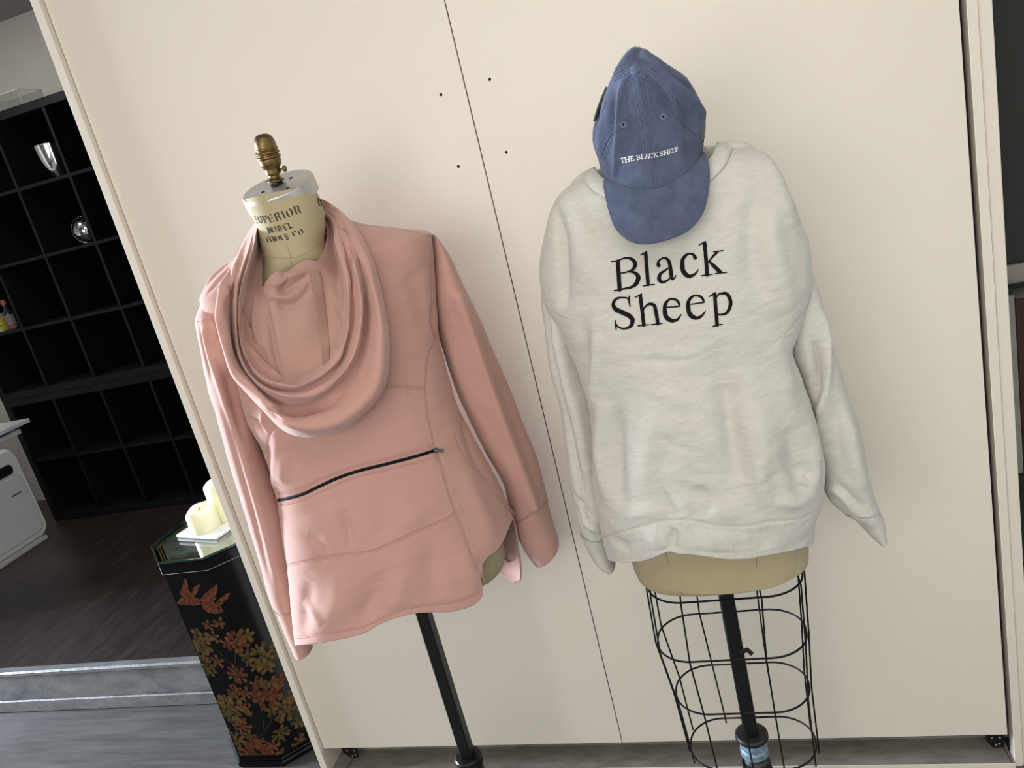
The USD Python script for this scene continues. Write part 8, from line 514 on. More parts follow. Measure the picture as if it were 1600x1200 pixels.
"cap_letters":[[[[[-0.0325,1.5203],[-0.0324,1.52],[-0.0321,1.5199],[-0.0319,1.5199],[-0.0317,1.5201],[-0.0316,1.521],[-0.0315,1.5214],[-0.0317,1.5217],[-0.0341,1.5219],[-0.0343,1.5222],[-0.0344,1.5224],[-0.0349,1.5225],[-0.0353,1.5223],[-0.0355,1.5219],[-0.0378,1.522],[-0.0381,1.5218],[-0.0382,1.5215],[-0.0381,1.5213],[-0.0381,1.5204],[-0.038,1.5202],[-0.0378,1.5201],[-0.0375,1.5201],[-0.0374,1.5203],[-0.0373,1.521],[-0.0356,1.521],[-0.036,1.5154],[-0.0367,1.5154],[-0.0369,1.5153],[-0.0371,1.515],[-0.0369,1.5147],[-0.036,1.5146],[-0.0358,1.5143],[-0.0356,1.5142],[-0.0352,1.5141],[-0.0348,1.5142],[-0.0346,1.5146],[-0.0338,1.5146],[-0.0335,1.5148],[-0.0334,1.515],[-0.0336,1.5153],[-0.0345,1.5153],[-0.0341,1.5209],[-0.0324,1.5209]],[]]],[[[[-0.0245,1.5216],[-0.0247,1.522],[-0.0249,1.5222],[-0.0254,1.5223],[-0.0259,1.5221],[-0.0261,1.5216],[-0.0268,1.5217],[-0.0271,1.5215],[-0.0271,1.5212],[-0.0269,1.5209],[-0.0262,1.5209],[-0.0263,1.5185],[-0.0294,1.5186],[-0.0292,1.5209],[-0.0286,1.5209],[-0.0283,1.521],[-0.0282,1.5214],[-0.0284,1.5216],[-0.0292,1.5217],[-0.0294,1.5221],[-0.0296,1.5223],[-0.0301,1.5224],[-0.0306,1.5222],[-0.0309,1.5218],[-0.0315,1.5218],[-0.0317,1.5217],[-0.0318,1.5215],[-0.0317,1.5211],[-0.0315,1.521],[-0.0309,1.521],[-0.0313,1.5153],[-0.0319,1.5153],[-0.0321,1.5152],[-0.0322,1.515],[-0.0321,1.5147],[-0.0319,1.5146],[-0.0313,1.5145],[-0.0311,1.5141],[-0.0308,1.514],[-0.0303,1.5139],[-0.0298,1.5141],[-0.0296,1.5145],[-0.0288,1.5145],[-0.0286,1.5148],[-0.0287,1.5151],[-0.0289,1.5153],[-0.0296,1.5153],[-0.0294,1.5177],[-0.0264,1.5176],[-0.0265,1.5152],[-0.0272,1.5152],[-0.0274,1.5151],[-0.0275,1.5148],[-0.0274,1.5146],[-0.0272,1.5145],[-0.0265,1.5145],[-0.0263,1.5141],[-0.0261,1.5139],[-0.0256,1.5138],[-0.0251,1.514],[-0.0249,1.5144],[-0.0242,1.5144],[-0.024,1.5145],[-0.0239,1.5148],[-0.024,1.5151],[-0.0242,1.5152],[-0.0248,1.5152],[-0.0245,1.5208],[-0.0238,1.5208],[-0.0236,1.521],[-0.0235,1.5212],[-0.0236,1.5215],[-0.0239,1.5216]],[]]],[[[[-0.0214,1.5213],[-0.0216,1.5217],[-0.0217,1.5218],[-0.0222,1.5219],[-0.0225,1.5218],[-0.0227,1.5214],[-0.0235,1.5214],[-0.0237,1.5211],[-0.0237,1.5209],[-0.0235,1.5207],[-0.0228,1.5206],[-0.0231,1.5152],[-0.0238,1.5152],[-0.024,1.515],[-0.024,1.5148],[-0.0238,1.5145],[-0.0231,1.5145],[-0.0229,1.5141],[-0.0226,1.5139],[-0.0224,1.5139],[-0.022,1.514],[-0.0218,1.5144],[-0.0184,1.5143],[-0.0182,1.5144],[-0.0181,1.5146],[-0.0179,1.5161],[-0.018,1.5163],[-0.0182,1.5164],[-0.0185,1.5164],[-0.0186,1.5163],[-0.0188,1.5151],[-0.0217,1.5152],[-0.0216,1.5176],[-0.0198,1.5176],[-0.0196,1.5177],[-0.0194,1.5179],[-0.0195,1.5181],[-0.0198,1.5183],[-0.0215,1.5184],[-0.0214,1.5206],[-0.0189,1.5205],[-0.0189,1.5197],[-0.0187,1.5195],[-0.0185,1.5194],[-0.0182,1.5195],[-0.0181,1.5197],[-0.0181,1.5208],[-0.0181,1.521],[-0.0184,1.5213]],[]]],[[[[-0.0111,1.5207],[-0.0127,1.521],[-0.013,1.5214],[-0.0134,1.5215],[-0.0138,1.5213],[-0.014,1.521],[-0.0146,1.521],[-0.0148,1.5208],[-0.0148,1.5206],[-0.0147,1.5204],[-0.0145,1.5202],[-0.0141,1.5202],[-0.0143,1.5149],[-0.0149,1.515],[-0.0151,1.5148],[-0.0151,1.5146],[-0.0149,1.5143],[-0.0144,1.5141],[-0.0142,1.5138],[-0.014,1.5137],[-0.0136,1.5136],[-0.0132,1.5137],[-0.013,1.514],[-0.0116,1.514],[-0.0103,1.5144],[-0.0093,1.5151],[-0.0091,1.5152],[-0.009,1.516],[-0.0091,1.5165],[-0.0092,1.5166],[-0.0101,1.5174],[-0.0107,1.5176],[-0.0098,1.5183],[-0.0096,1.5193],[-0.0097,1.5196],[-0.0099,1.5199]],[[[-0.0118,1.5148],[-0.0129,1.5148],[-0.0128,1.5173],[-0.0121,1.5172],[-0.0119,1.5172],[-0.0108,1.5165],[-0.0104,1.516],[-0.0104,1.5159],[-0.0109,1.5153]],[[-0.0122,1.518],[-0.0128,1.5181],[-0.0127,1.5202],[-0.0123,1.5202],[-0.0114,1.5199],[-0.0109,1.5192],[-0.0109,1.5189],[-0.0115,1.5182]]]]],[[[[-0.0062,1.5204],[-0.0064,1.5207],[-0.0065,1.5208],[-0.0069,1.5209],[-0.0073,1.5207],[-0.0075,1.5205],[-0.0082,1.5205],[-0.0084,1.5204],[-0.0086,1.5202],[-0.0085,1.52],[-0.0084,1.5198],[-0.0075,1.5197],[-0.0078,1.5145],[-0.0086,1.5145],[-0.0088,1.5144],[-0.0089,1.5141],[-0.0087,1.5139],[-0.0085,1.5138],[-0.0078,1.5138],[-0.0076,1.5134],[-0.0073,1.5132],[-0.0069,1.5132],[-0.0067,1.5133],[-0.0065,1.5137],[-0.0034,1.5135],[-0.0032,1.5137],[-0.0029,1.5153],[-0.0029,1.5155],[-0.0031,1.5157],[-0.0033,1.5157],[-0.0035,1.5156],[-0.0036,1.5154],[-0.0039,1.5142],[-0.0065,1.5144],[-0.0062,1.5196],[-0.0055,1.5196],[-0.0053,1.5197],[-0.0052,1.5199],[-0.0052,1.5201],[-0.0054,1.5203]],[]]],[[[[-0.0002,1.52],[-0.0028,1.5141],[-0.0035,1.5141],[-0.0037,1.5138],[-0.0037,1.5136],[-0.0034,1.5134],[-0.0029,1.5133],[-0.0026,1.5131],[-0.0024,1.5131],[-0.0022,1.5133],[-0.0014,1.5133],[-0.0012,1.5135],[-0.0013,1.5138],[-0.0015,1.5139],[-0.0019,1.514],[-0.0013,1.5152],[0.0007,1.515],[0.0011,1.5137],[0.0008,1.5138],[0.0006,1.5137],[0.0005,1.5135],[0.0006,1.5132],[0.0008,1.513],[0.0013,1.513],[0.0015,1.5126],[0.0017,1.5124],[0.0019,1.5123],[0.0024,1.5124],[0.0026,1.5125],[0.0028,1.5129],[0.0031,1.5128],[0.0033,1.5129],[0.0034,1.5131],[0.0034,1.5133],[0.0031,1.5136],[0.0027,1.5136],[0.0006,1.5198],[0.0004,1.52],[0.0001,1.5201]],[[[-0.0,1.5181],[0.0005,1.5159],[-0.001,1.516]]]]],[[[[0.0043,1.519],[0.0035,1.5182],[0.0033,1.5179],[0.0029,1.5161],[0.0029,1.515],[0.003,1.5147],[0.0035,1.5136],[0.0043,1.513],[0.0054,1.5126],[0.0065,1.5125],[0.0073,1.5128],[0.0083,1.5136],[0.0084,1.5138],[0.0083,1.514],[0.0082,1.5142],[0.0078,1.5142],[0.007,1.5136],[0.0063,1.5134],[0.0056,1.5136],[0.0049,1.514],[0.0045,1.5143],[0.0043,1.5151],[0.0043,1.5158],[0.0046,1.5175],[0.0049,1.518],[0.0056,1.5184],[0.0063,1.5183],[0.0073,1.518],[0.0077,1.5178],[0.0078,1.5169],[0.0082,1.5167],[0.0084,1.5167],[0.0087,1.517],[0.0086,1.5188],[0.0085,1.519],[0.0082,1.519],[0.008,1.5189],[0.0079,1.5186],[0.0075,1.5189],[0.0065,1.5192],[0.0054,1.5193]],[]]],[[[[0.0134,1.5186],[0.0132,1.5184],[0.0133,1.5181],[0.0134,1.518],[0.0137,1.5179],[0.0119,1.5165],[0.0116,1.5165],[0.0114,1.5163],[0.0111,1.516],[0.0112,1.518],[0.0118,1.518],[0.012,1.5181],[0.0121,1.5183],[0.012,1.5186],[0.0118,1.5187],[0.0112,1.5187],[0.011,1.5191],[0.0108,1.5192],[0.0104,1.5194],[0.0099,1.5192],[0.0097,1.5188],[0.0092,1.5188],[0.0089,1.5187],[0.0089,1.5183],[0.009,1.5182],[0.0097,1.5181],[0.0095,1.513],[0.0089,1.5131],[0.0087,1.513],[0.0086,1.5127],[0.0088,1.5124],[0.0095,1.5123],[0.0097,1.5119],[0.0099,1.5118],[0.0103,1.5117],[0.0108,1.5118],[0.011,1.5122],[0.0115,1.5122],[0.0117,1.5123],[0.0119,1.5125],[0.0118,1.5128],[0.0116,1.5129],[0.011,1.513],[0.0111,1.5148],[0.0115,1.5151],[0.0127,1.5133],[0.0135,1.5125],[0.0145,1.5115],[0.0157,1.5111],[0.016,1.5111],[0.0162,1.5112],[0.0162,1.5115],[0.0161,1.5118],[0.0154,1.5127],[0.0138,1.5143],[0.0126,1.516],[0.015,1.5179],[0.0158,1.5178],[0.016,1.5179],[0.0161,1.5181],[0.016,1.5184],[0.0158,1.5186]],[]]],[[[[0.0193,1.5181],[0.0185,1.5173],[0.0183,1.517],[0.0185,1.5158],[0.0194,1.5148],[0.0212,1.5141],[0.0216,1.5136],[0.0216,1.5133],[0.0212,1.5128],[0.0206,1.5126],[0.0197,1.5128],[0.0191,1.513],[0.0186,1.514],[0.0184,1.5142],[0.0182,1.5141],[0.018,1.5139],[0.0179,1.5121],[0.0182,1.5119],[0.0184,1.5119],[0.0186,1.512],[0.0186,1.5124],[0.0196,1.512],[0.0205,1.5118],[0.0217,1.5119],[0.0227,1.5127],[0.0228,1.5139],[0.0227,1.5141],[0.0218,1.5151],[0.0201,1.5159],[0.0196,1.5163],[0.0195,1.5168],[0.0198,1.5172],[0.0204,1.5175],[0.0212,1.5174],[0.0218,1.5172],[0.0221,1.5164],[0.0223,1.5161],[0.0225,1.516],[0.0227,1.516],[0.0229,1.5163],[0.0229,1.5181],[0.0227,1.5183],[0.0224,1.5183],[0.0223,1.5181],[0.0222,1.5178],[0.0214,1.5181],[0.0204,1.5183]],[]]],[[[[0.0303,1.5185],[0.0302,1.5188],[0.03,1.5189],[0.0295,1.5191],[0.029,1.5189],[0.0288,1.5184],[0.0281,1.5184],[0.0279,1.5182],[0.0279,1.5179],[0.028,1.5177],[0.0287,1.5176],[0.0287,1.5157],[0.0258,1.5156],[0.0258,1.5175],[0.0264,1.5176],[0.0267,1.5176],[0.0268,1.518],[0.0266,1.5183],[0.0258,1.5183],[0.0256,1.5186],[0.0254,1.5188],[0.0249,1.5189],[0.0244,1.5187],[0.0242,1.5182],[0.0236,1.5182],[0.0234,1.5181],[0.0233,1.5178],[0.0234,1.5176],[0.0236,1.5174],[0.0242,1.5175],[0.024,1.5126],[0.0234,1.5126],[0.0232,1.5125],[0.0231,1.5122],[0.0232,1.512],[0.0234,1.5118],[0.0241,1.5118],[0.0243,1.5115],[0.0247,1.5113],[0.0252,1.5113],[0.0256,1.5116],[0.0257,1.5119],[0.0264,1.512],[0.0266,1.5122],[0.0266,1.5125],[0.0264,1.5126],[0.0257,1.5127],[0.0257,1.5146],[0.0287,1.5148],[0.0286,1.5128],[0.028,1.5128],[0.0278,1.5127],[0.0277,1.5124],[0.0278,1.5121],[0.028,1.512],[0.0287,1.512],[0.0288,1.5117],[0.029,1.5116],[0.0295,1.5114],[0.03,1.5116],[0.0302,1.5121],[0.0309,1.5121],[0.0311,1.5122],[0.0312,1.5125],[0.0311,1.5127],[0.0309,1.5129],[0.0303,1.5129],[0.0304,1.5177],[0.0311,1.5178],[0.0313,1.5179],[0.0313,1.5181],[0.0312,1.5184],[0.031,1.5185]],[]]],[[[[0.0349,1.5172],[0.035,1.517],[0.0352,1.5168],[0.0354,1.5169],[0.0356,1.517],[0.0356,1.5182],[0.0354,1.5184],[0.0352,1.5185],[0.0328,1.5184],[0.0326,1.5187],[0.0322,1.5188],[0.0319,1.5187],[0.0317,1.5184],[0.0313,1.5183],[0.0311,1.5183],[0.031,1.5179],[0.0311,1.5177],[0.0313,1.5176],[0.0317,1.5176],[0.0316,1.5129],[0.0311,1.5129],[0.0309,1.5128],[0.0308,1.5125],[0.0309,1.5123],[0.0311,1.5122],[0.0316,1.5122],[0.0319,1.5119],[0.0323,1.5118],[0.0326,1.5119],[0.0328,1.5123],[0.0355,1.5124],[0.0357,1.5124],[0.0358,1.5126],[0.0359,1.5139],[0.0358,1.5142],[0.0356,1.5143],[0.0354,1.5143],[0.0352,1.5141],[0.0351,1.5131],[0.0328,1.513],[0.0328,1.5151],[0.0343,1.5151],[0.0345,1.5152],[0.0346,1.5154],[0.0345,1.5157],[0.0343,1.5158],[0.0328,1.5158],[0.0329,1.5177],[0.0349,1.5178]],[]]],[[[[0.0397,1.5175],[0.0398,1.5173],[0.04,1.5172],[0.0402,1.5172],[0.0404,1.5173],[0.0404,1.5185],[0.0402,1.5188],[0.04,1.5188],[0.0377,1.5187],[0.0375,1.519],[0.0371,1.519],[0.0368,1.5189],[0.0366,1.5186],[0.0361,1.5185],[0.0359,1.5183],[0.0359,1.5181],[0.0361,1.5178],[0.0366,1.5178],[0.0365,1.5132],[0.036,1.5131],[0.0358,1.513],[0.0358,1.5128],[0.036,1.5125],[0.0366,1.5125],[0.0368,1.5121],[0.0372,1.5121],[0.0375,1.5122],[0.0377,1.5125],[0.0403,1.5128],[0.0405,1.5129],[0.0407,1.5143],[0.0406,1.5145],[0.0404,1.5147],[0.0402,1.5146],[0.04,1.5145],[0.0399,1.5135],[0.0377,1.5133],[0.0377,1.5153],[0.0392,1.5155],[0.0394,1.5157],[0.0393,1.5161],[0.0391,1.5162],[0.0377,1.5161],[0.0378,1.5179],[0.0397,1.5181]],[]]],[[[[0.0405,1.5188],[0.0404,1.5187],[0.0404,1.5183],[0.0407,1.5181],[0.0409,1.5182],[0.0409,1.5135],[0.0404,1.5134],[0.0402,1.5133],[0.0402,1.5131],[0.0404,1.5128],[0.041,1.5128],[0.0412,1.5125],[0.0416,1.5124],[0.0419,1.5125],[0.042,1.5128],[0.043,1.5129],[0.0432,1.5132],[0.0431,1.5135],[0.0429,1.5136],[0.0421,1.5136],[0.0421,1.5153],[0.0428,1.5153],[0.0438,1.5158],[0.0447,1.5166],[0.045,1.5176],[0.0448,1.518],[0.0438,1.5188],[0.0427,1.5191],[0.0419,1.5192],[0.0416,1.5194],[0.0414,1.5194],[0.0411,1.5192],[0.041,1.5189]],[[[0.0426,1.5184],[0.0434,1.5181],[0.0439,1.5175],[0.0438,1.5171],[0.0432,1.5164],[0.0426,1.5161],[0.0421,1.5161],[0.0421,1.5184]]]]]],
"brim":[[[0.2774,-0.3547,1.4956],[0.2817,-0.3664,1.494],[0.286,-0.3749,1.4923],[0.2901,-0.3821,1.4905],[0.294,-0.3883,1.4887],[0.2975,-0.3921,1.4865],[0.3012,-0.3954,1.4845],[0.3051,-0.399,1.4824],[0.3117,-0.4043,1.4796],[0.3159,-0.4072,1.478],[0.3188,-0.4089,1.4771],[0.3233,-0.4112,1.4757],[0.3263,-0.4126,1.4749],[0.3302,-0.414,1.4739],[0.334,-0.4152,1.4732],[0.3377,-0.416,1.4725],[0.345,-0.4173,1.4711],[0.3492,-0.4175,1.4704],[0.3528,-0.4175,1.4698],[0.3567,-0.4172,1.4698],[0.3588,-0.417,1.4701],[0.3629,-0.4165,1.4705],[0.3664,-0.4159,1.471],[0.3693,-0.4154,1.4714],[0.3772,-0.4129,1.4728],[0.3802,-0.4115,1.4736],[0.3831,-0.41,1.4744],[0.3873,-0.4074,1.476],[0.3901,-0.4056,1.4771],[0.3928,-0.4037,1.4781],[0.3967,-0.4007,1.4797],[0.3993,-0.3985,1.4806],[0.4051,-0.3924,1.483],[0.4083,-0.3883,1.4846],[0.4112,-0.384,1.4863],[0.414,-0.3794,1.4881],[0.4166,-0.3747,1.4899],[0.4191,-0.3698,1.4918],[0.4219,-0.363,1.4944],[0.4241,-0.3576,1.4967],[0.4284,-0.3345,1.5012]],[[0.2781,-0.3655,1.4952],[0.2785,-0.3733,1.4907],[0.2789,-0.3807,1.4858],[0.2794,-0.3876,1.4804],[0.2801,-0.3941,1.4744],[0.2809,-0.4002,1.4679],[0.2818,-0.4061,1.4612],[0.2829,-0.4119,1.4545],[0.2842,-0.4175,1.4476],[0.2858,-0.4229,1.4405],[0.2877,-0.4283,1.4339],[0.2905,-0.434,1.4278],[0.2945,-0.4399,1.4222],[0.2992,-0.4452,1.4169],[0.3049,-0.4501,1.4117],[0.3116,-0.4544,1.407],[0.319,-0.4568,1.4038],[0.3276,-0.4584,1.4015],[0.3365,-0.4588,1.4002],[0.3452,-0.4573,1.3995],[0.3539,-0.4551,1.3993],[0.3624,-0.4524,1.3998],[0.3708,-0.4495,1.4005],[0.379,-0.4464,1.402],[0.3869,-0.4429,1.404],[0.3944,-0.439,1.4072],[0.4009,-0.4346,1.411],[0.4069,-0.4294,1.4156],[0.4121,-0.4241,1.4207],[0.4163,-0.4191,1.4264],[0.4198,-0.4141,1.4329],[0.4229,-0.4092,1.4398],[0.4254,-0.404,1.4466],[0.4276,-0.3987,1.4534],[0.4294,-0.3932,1.4603],[0.4307,-0.3878,1.4672],[0.4318,-0.3824,1.4742],[0.4325,-0.3769,1.4812],[0.4323,-0.3714,1.4881],[0.4311,-0.3659,1.495],[0.4292,-0.3604,1.5018]]],
"pink_cap":[[-0.2902,-0.3084,1.6086]],
"blossoms":[["gold",0.033,0.456,0.043],["olive",0.017,0.43,0.035],["orange",0.077,0.505,0.019],["orange",0.118,0.511,0.021],["orange",0.151,0.443,0.038],["gold",0.179,0.445,0.025],["olive",0.16,0.389,0.021],["olive",0.019,0.364,0.031],["orange",0.06,0.383,0.024],["red",0.109,0.335,0.033],["gold",0.205,0.361,0.043],["gold",0.191,0.391,0.018],["gold",0.202,0.321,0.023],["gold",0.174,0.347,0.02],["red",0.171,0.242,0.046],["olive",0.165,0.289,0.02],["orange",0.22,0.264,0.025],["orange",0.08,0.275,0.027],["gold",0.052,0.221,0.056],["olive",0.018,0.21,0.031],["gold",0.21,0.17,0.042],["orange",0.056,0.151,0.033],["gold",0.225,0.107,0.022],["orange",0.113,0.268,0.024],["gold",0.015,0.095,0.035],["red",0.085,0.087,0.029],["red",0.091,0.038,0.062],["olive",0.169,0.102,0.027],["gold",0.212,0.044,0.026],["olive",0.147,0.034,0.024],["gold",0.006,0.023,0.033],["orange",0.135,0.076,0.022],["olive",-0.004,0.432,0.023],["gold",0.079,0.467,0.023],["orange",0.02,0.394,0.018],["red",0.116,0.441,0.023],["olive",0.161,0.367,0.015],["gold",0.196,0.272,0.023],["red",0.157,0.296,0.02],["orange",0.088,0.219,0.025],["olive",0.169,0.191,0.021],["gold",0.032,0.247,0.021],["olive",0.038,0.184,0.028],["red",0.196,0.223,0.021],["gold",0.231,0.201,0.023],["orange",-0.028,0.063,0.026],["olive",0.065,0.113,0.019],["red",0.041,0.036,0.033],["gold",0.12,0.034,0.032]],
"branches":[[[0.072,0.421],[0.09,0.39],[0.103,0.371]],[[0.103,0.371],[0.119,0.316],[0.135,0.279]],[[0.115,0.118],[0.151,0.152],[0.166,0.18]],[[0.014,0.185],[0.008,0.147],[-0.01,0.109]],[[0.084,0.1],[0.123,0.124],[0.136,0.174]],[[0.182,0.182],[0.167,0.167],[0.142,0.142]],[[0.09,0.163],[0.104,0.137],[0.086,0.106]],[[0.133,0.411],[0.117,0.37],[0.119,0.346]],[[0.158,0.027],[0.178,0.039],[0.219,0.03]],[[0.215,0.298],[0.226,0.315],[0.222,0.336]]],
"birds":[[[0.001,0.584],[0.015,0.597],[0.038,0.601],[0.026,0.616],[0.041,0.637],[0.066,0.666],[0.059,0.63],[0.065,0.615],[0.094,0.638],[0.107,0.642],[0.091,0.621],[0.071,0.603],[0.089,0.585],[0.076,0.575],[0.053,0.574],[0.031,0.578]],[[0.083,0.591],[0.108,0.609],[0.13,0.621],[0.157,0.634],[0.143,0.617],[0.137,0.595],[0.123,0.574],[0.14,0.575],[0.16,0.587],[0.181,0.592],[0.173,0.581],[0.15,0.57],[0.129,0.562],[0.146,0.546],[0.121,0.541],[0.094,0.547],[0.083,0.563]]],
"plate":[-0.2909,-0.3088,1.6099],
"finial_scale":0.88}
rng = np.random.default_rng(7)
UP = np.array([0, 0, 1.0])
# ---------------------------------------------------------------- the room
structure("floor", box(-4.3, 2.6, -3.45, 0.335, -0.06, 0.0), "dark_floor", "dark painted wooden floor at the lower level", "floor")
structure("floor", box(-4.3, 2.6, 0.345, 2.1, 0.0, 0.18), "brown_floor", "raised dark brown wooden floor in front of the cube shelves", "floor")
structure("trim_1", box(-4.3, 2.6, 0.313, 0.352, 0.1585, 0.1815, 0.006), "step_paint", "rounded glossy nosing along the edge of the raised floor", "step edge")
st = structure("trim_2", box(-4.3, 2.6, 0.324, 0.346, 0.0, 0.158), "step_paint", "glossy dark riser board below the step nosing", "step riser")
structure("trim_3", box(-4.3, 2.6, 0.314, 0.3235, 0.0, 0.052, 0.004), "step_paint", "low base strip along the foot of the step", "step strip")
structure("wall_back", box(-4.3, 2.6, 2.1, 2.2, 0.0, 2.82), "wall_grey", "grey plaster wall behind the black cube shelves", "wall")
wl = box(-4.4, -4.3, -3.45, 2.2, 0.0, 2.82).difference(box(-4.5, -4.2, -1.25, 0.28, 0.35, 2.45), engine="manifold")  # unseen opening, sized to pass side daylight to the forms and spare the shelves
structure("wall_left", wl, "room_wall", "pale side wall of the room with a tall window opening", "wall")
wf = join(box(-4.38, -4.32, -1.25, -1.19, 0.35, 2.45), box(-4.38, -4.32, 0.22, 0.28, 0.35, 2.45), box(-4.38, -4.32, -1.19, 0.22, 0.35, 0.41), box(-4.38, -4.32, -1.19, 0.22, 2.39, 2.45))
structure("window_1", wf, "white_paint", "white frame of the tall side window", "window")
structure("wall_right", box(2.6, 2.7, -3.45, 2.2, 0.0, 2.82), "room_wall", "pale wall at the right end of the room", "wall")
structure("wall_front", box(-4.4, 2.7, -3.55, -3.45, 0.0, 2.82), "room_wall", "pale wall behind the viewer", "wall")
structure("ceiling", box(-4.4, 2.7, -3.55, 2.2, 2.82, 2.9), "ceiling_grey", "grey ceiling above the shelves", "ceiling")

# ---------------------------------------------------------------- wardrobe
W_ = thing("wardrobe", "large cream white wardrobe with two flat doors behind the dress forms", "wardrobe", (0, 0.3, 0))


def door(x0, x1, holes):
    m = box(x0, x1, 0.0, 0.019, 0.09, 2.36, 0.0008)
    for x, z in holes:
        c = trimesh.creation.cylinder(radius=0.0031, height=0.014, sections=20)
        c.apply_transform(trimesh.transformations.rotation_matrix(math.pi / 2, [1, 0, 0])); c.apply_translation([x, 0.003, z])
        m = m.difference(c, engine="manifold")
    return m


for x0, x1, hs in ((-0.873, -0.0012, [(-0.053, 1.709), (-0.0539, 1.567)]), (0.0012, 0.8767, [(0.0519, 1.712), (0.0515, 1.571)])):
    d = part(W_, "door", door(x0, x1, hs), "white_paint", False)
    for x, z in hs:
        c = trimesh.creation.cylinder(radius=0.0032, height=0.001, sections=16)
        c.apply_transform(trimesh.transformations.rotation_matrix(math.pi / 2, [1, 0, 0])); c.apply_translation([x, 0.0085, z])
        part(d, "screw_hole", c, "hole_dark", False, "small dark drilled screw hole")
part(W_, "side_panel", box(-0.8955, -0.8745, -0.015, 0.58, 0.0, 2.42, 0.0015), "white_paint", False)
part(W_, "side_panel", box(0.9055, 0.927, 0.001, 0.58, 0.0, 2.42, 0.0015), "white_paint", False)
part(W_, "filler_strip", box(0.888, 0.9048, 0.0005, 0.03, 0.0, 2.42, 0.0008), "white_paint", False)
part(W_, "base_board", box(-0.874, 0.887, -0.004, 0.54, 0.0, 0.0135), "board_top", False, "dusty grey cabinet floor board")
part(W_, "base_edge", box(-0.874, 0.887, -0.0065, -0.0042, 0.0, 0.0137, 0.0004), "white_paint", False)
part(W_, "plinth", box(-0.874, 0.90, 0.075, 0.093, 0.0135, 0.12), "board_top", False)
part(W_, "back_panel", box(-0.874, 0.90, 0.55, 0.565, 0.0135, 2.40), "white_paint", False)
part(W_, "top_panel", box(-0.8955, 0.927, -0.0145, 0.58, 2.4205, 2.44), "white_paint", False)
for x0, x1, sx in ((-0.834, -0.778, -1), (0.839, 0.877, 1)):
    pl = trimesh.creation.extrude_polygon(Polygon([(x0, 0.10), (x1, 0.10), (x1 - (0.012 if sx < 0 else 0.002), 0.034), (x0 + (0.022 if sx < 0 else 0.012), 0.033), (x0, 0.055)]), 0.004)
    pl.apply_transform(trimesh.transformations.rotation_matrix(math.pi / 2, [1, 0, 0])); pl.apply_translation([0, 0.026, 0])
    b = part(W_, "roller_bracket", pl, "black_metal", False, "black perforated roller bracket under the door")
    for hx, hz in ((0.3, 0.062), (0.72, 0.062), (0.5, 0.042), (0.68, 0.045)):
        c = trimesh.creation.cylinder(radius=0.0026, height=0.002, sections=14)
        c.apply_transform(trimesh.transformations.rotation_matrix(math.pi / 2, [1, 0, 0])); c.apply_translation([x0 + (x1 - x0) * hx, 0.0215, hz])
        part(b, "rivet", c, "aluminium", 30)
    part(b, "guide_wire", sweep([(x0 + (0.03 if sx < 0 else 0.033), 0.021, 0.036), (x0 + (0.018 if sx < 0 else 0.039), 0.012, 0.022), (x0 + (0.008 if sx < 0 else 0.041), -0.006, 0.016)], 0.0011, 6), "black_metal")

# ---------------------------------------------------------------- cube shelves
S_ = thing("cube_shelf", "tall black open cube shelf unit against the grey back wall", "shelf", (-2.4, 1.9, 0.18))
Y0, Y1 = 1.72, 2.09
cols = [-3.522 + 0.3268 * k + 0.0 for k in range(9)]
cols = [-3.495, -3.168, -2.8414, -2.5148, -2.188, -1.861, -1.534, -1.207]
upz = [0.978, 1.303, 1.639, 1.976, 2.302]
part(S_, "top_board", box(cols[0] - 0.02, cols[-1] + 0.02, Y0, Y1, 2.297, 2.337, 0.002), "black_shelf", False)
part(S_, "middle_board", box(cols[0] - 0.02, cols[-1] + 0.02, Y0, Y1, 0.938, 0.978, 0.001), "black_shelf", False)
part(S_, "middle_board", box(cols[0] - 0.02, cols[-1] + 0.02, Y0 + 0.001, Y1, 0.898, 0.9375, 0.001), "black_shelf", False)
part(S_, "bottom_board", box(cols[0] - 0.02, cols[-1] + 0.02, Y0, Y1, 0.18, 0.22, 0.002), "black_shelf", False)
part(S_, "rear_board", box(cols[0] - 0.02, cols[-1] + 0.02, Y1, Y1 + 0.006, 0.18, 2.337), "black_shelf", False)
for z in (1.303, 1.639, 1.976, 0.565):
    for a, b in zip(cols[:-1], cols[1:]):
        part(S_, "shelf", box(a + 0.0085, b - 0.0085, Y0 + 0.001, Y1, z - 0.008, z + 0.008), "black_shelf", False)
for k, x in enumerate(cols):
    t = 0.02 if k in (0, len(cols) - 1) else 0.008
    part(S_, "upright", box(x - t, x + t, Y0, Y1, 0.978, 2.297), "black_shelf", False)
    part(S_, "upright", box(x - t, x + t, Y0 + 0.001, Y1, 0.22, 0.898), "black_shelf", False)

# things on the shelves
c = thing("silver_vase", "polished silver beaker standing in the upper cube of the black shelf", "vase", (-2.640, 1.80, 1.984))
pr = [(0.0, 0.0), (0.016, 0.0), (0.020, 0.003), (0.038, 0.030), (0.058, 0.080), (0.066, 0.13), (0.068, 0.163), (0.0665, 0.164), (0.064, 0.13), (0.056, 0.082), (0.034, 0.03), (0.0, 0.012)]
part(c, "bowl", lathe(PchipInterpolator(np.arange(len(pr)), np.array(pr), axis=0)(np.linspace(0, len(pr) - 1, 60)), 64, None, (-2.640, 1.80, 1.984)), "chrome", 50)
part(c, "rim", sweep([(-2.640 + 0.067 * math.cos(a), 1.80 + 0.067 * math.sin(a), 1.984 + 0.1635) for a in np.arange(48) * 2 * math.pi / 48], 0.0012, 6, True), "chrome")

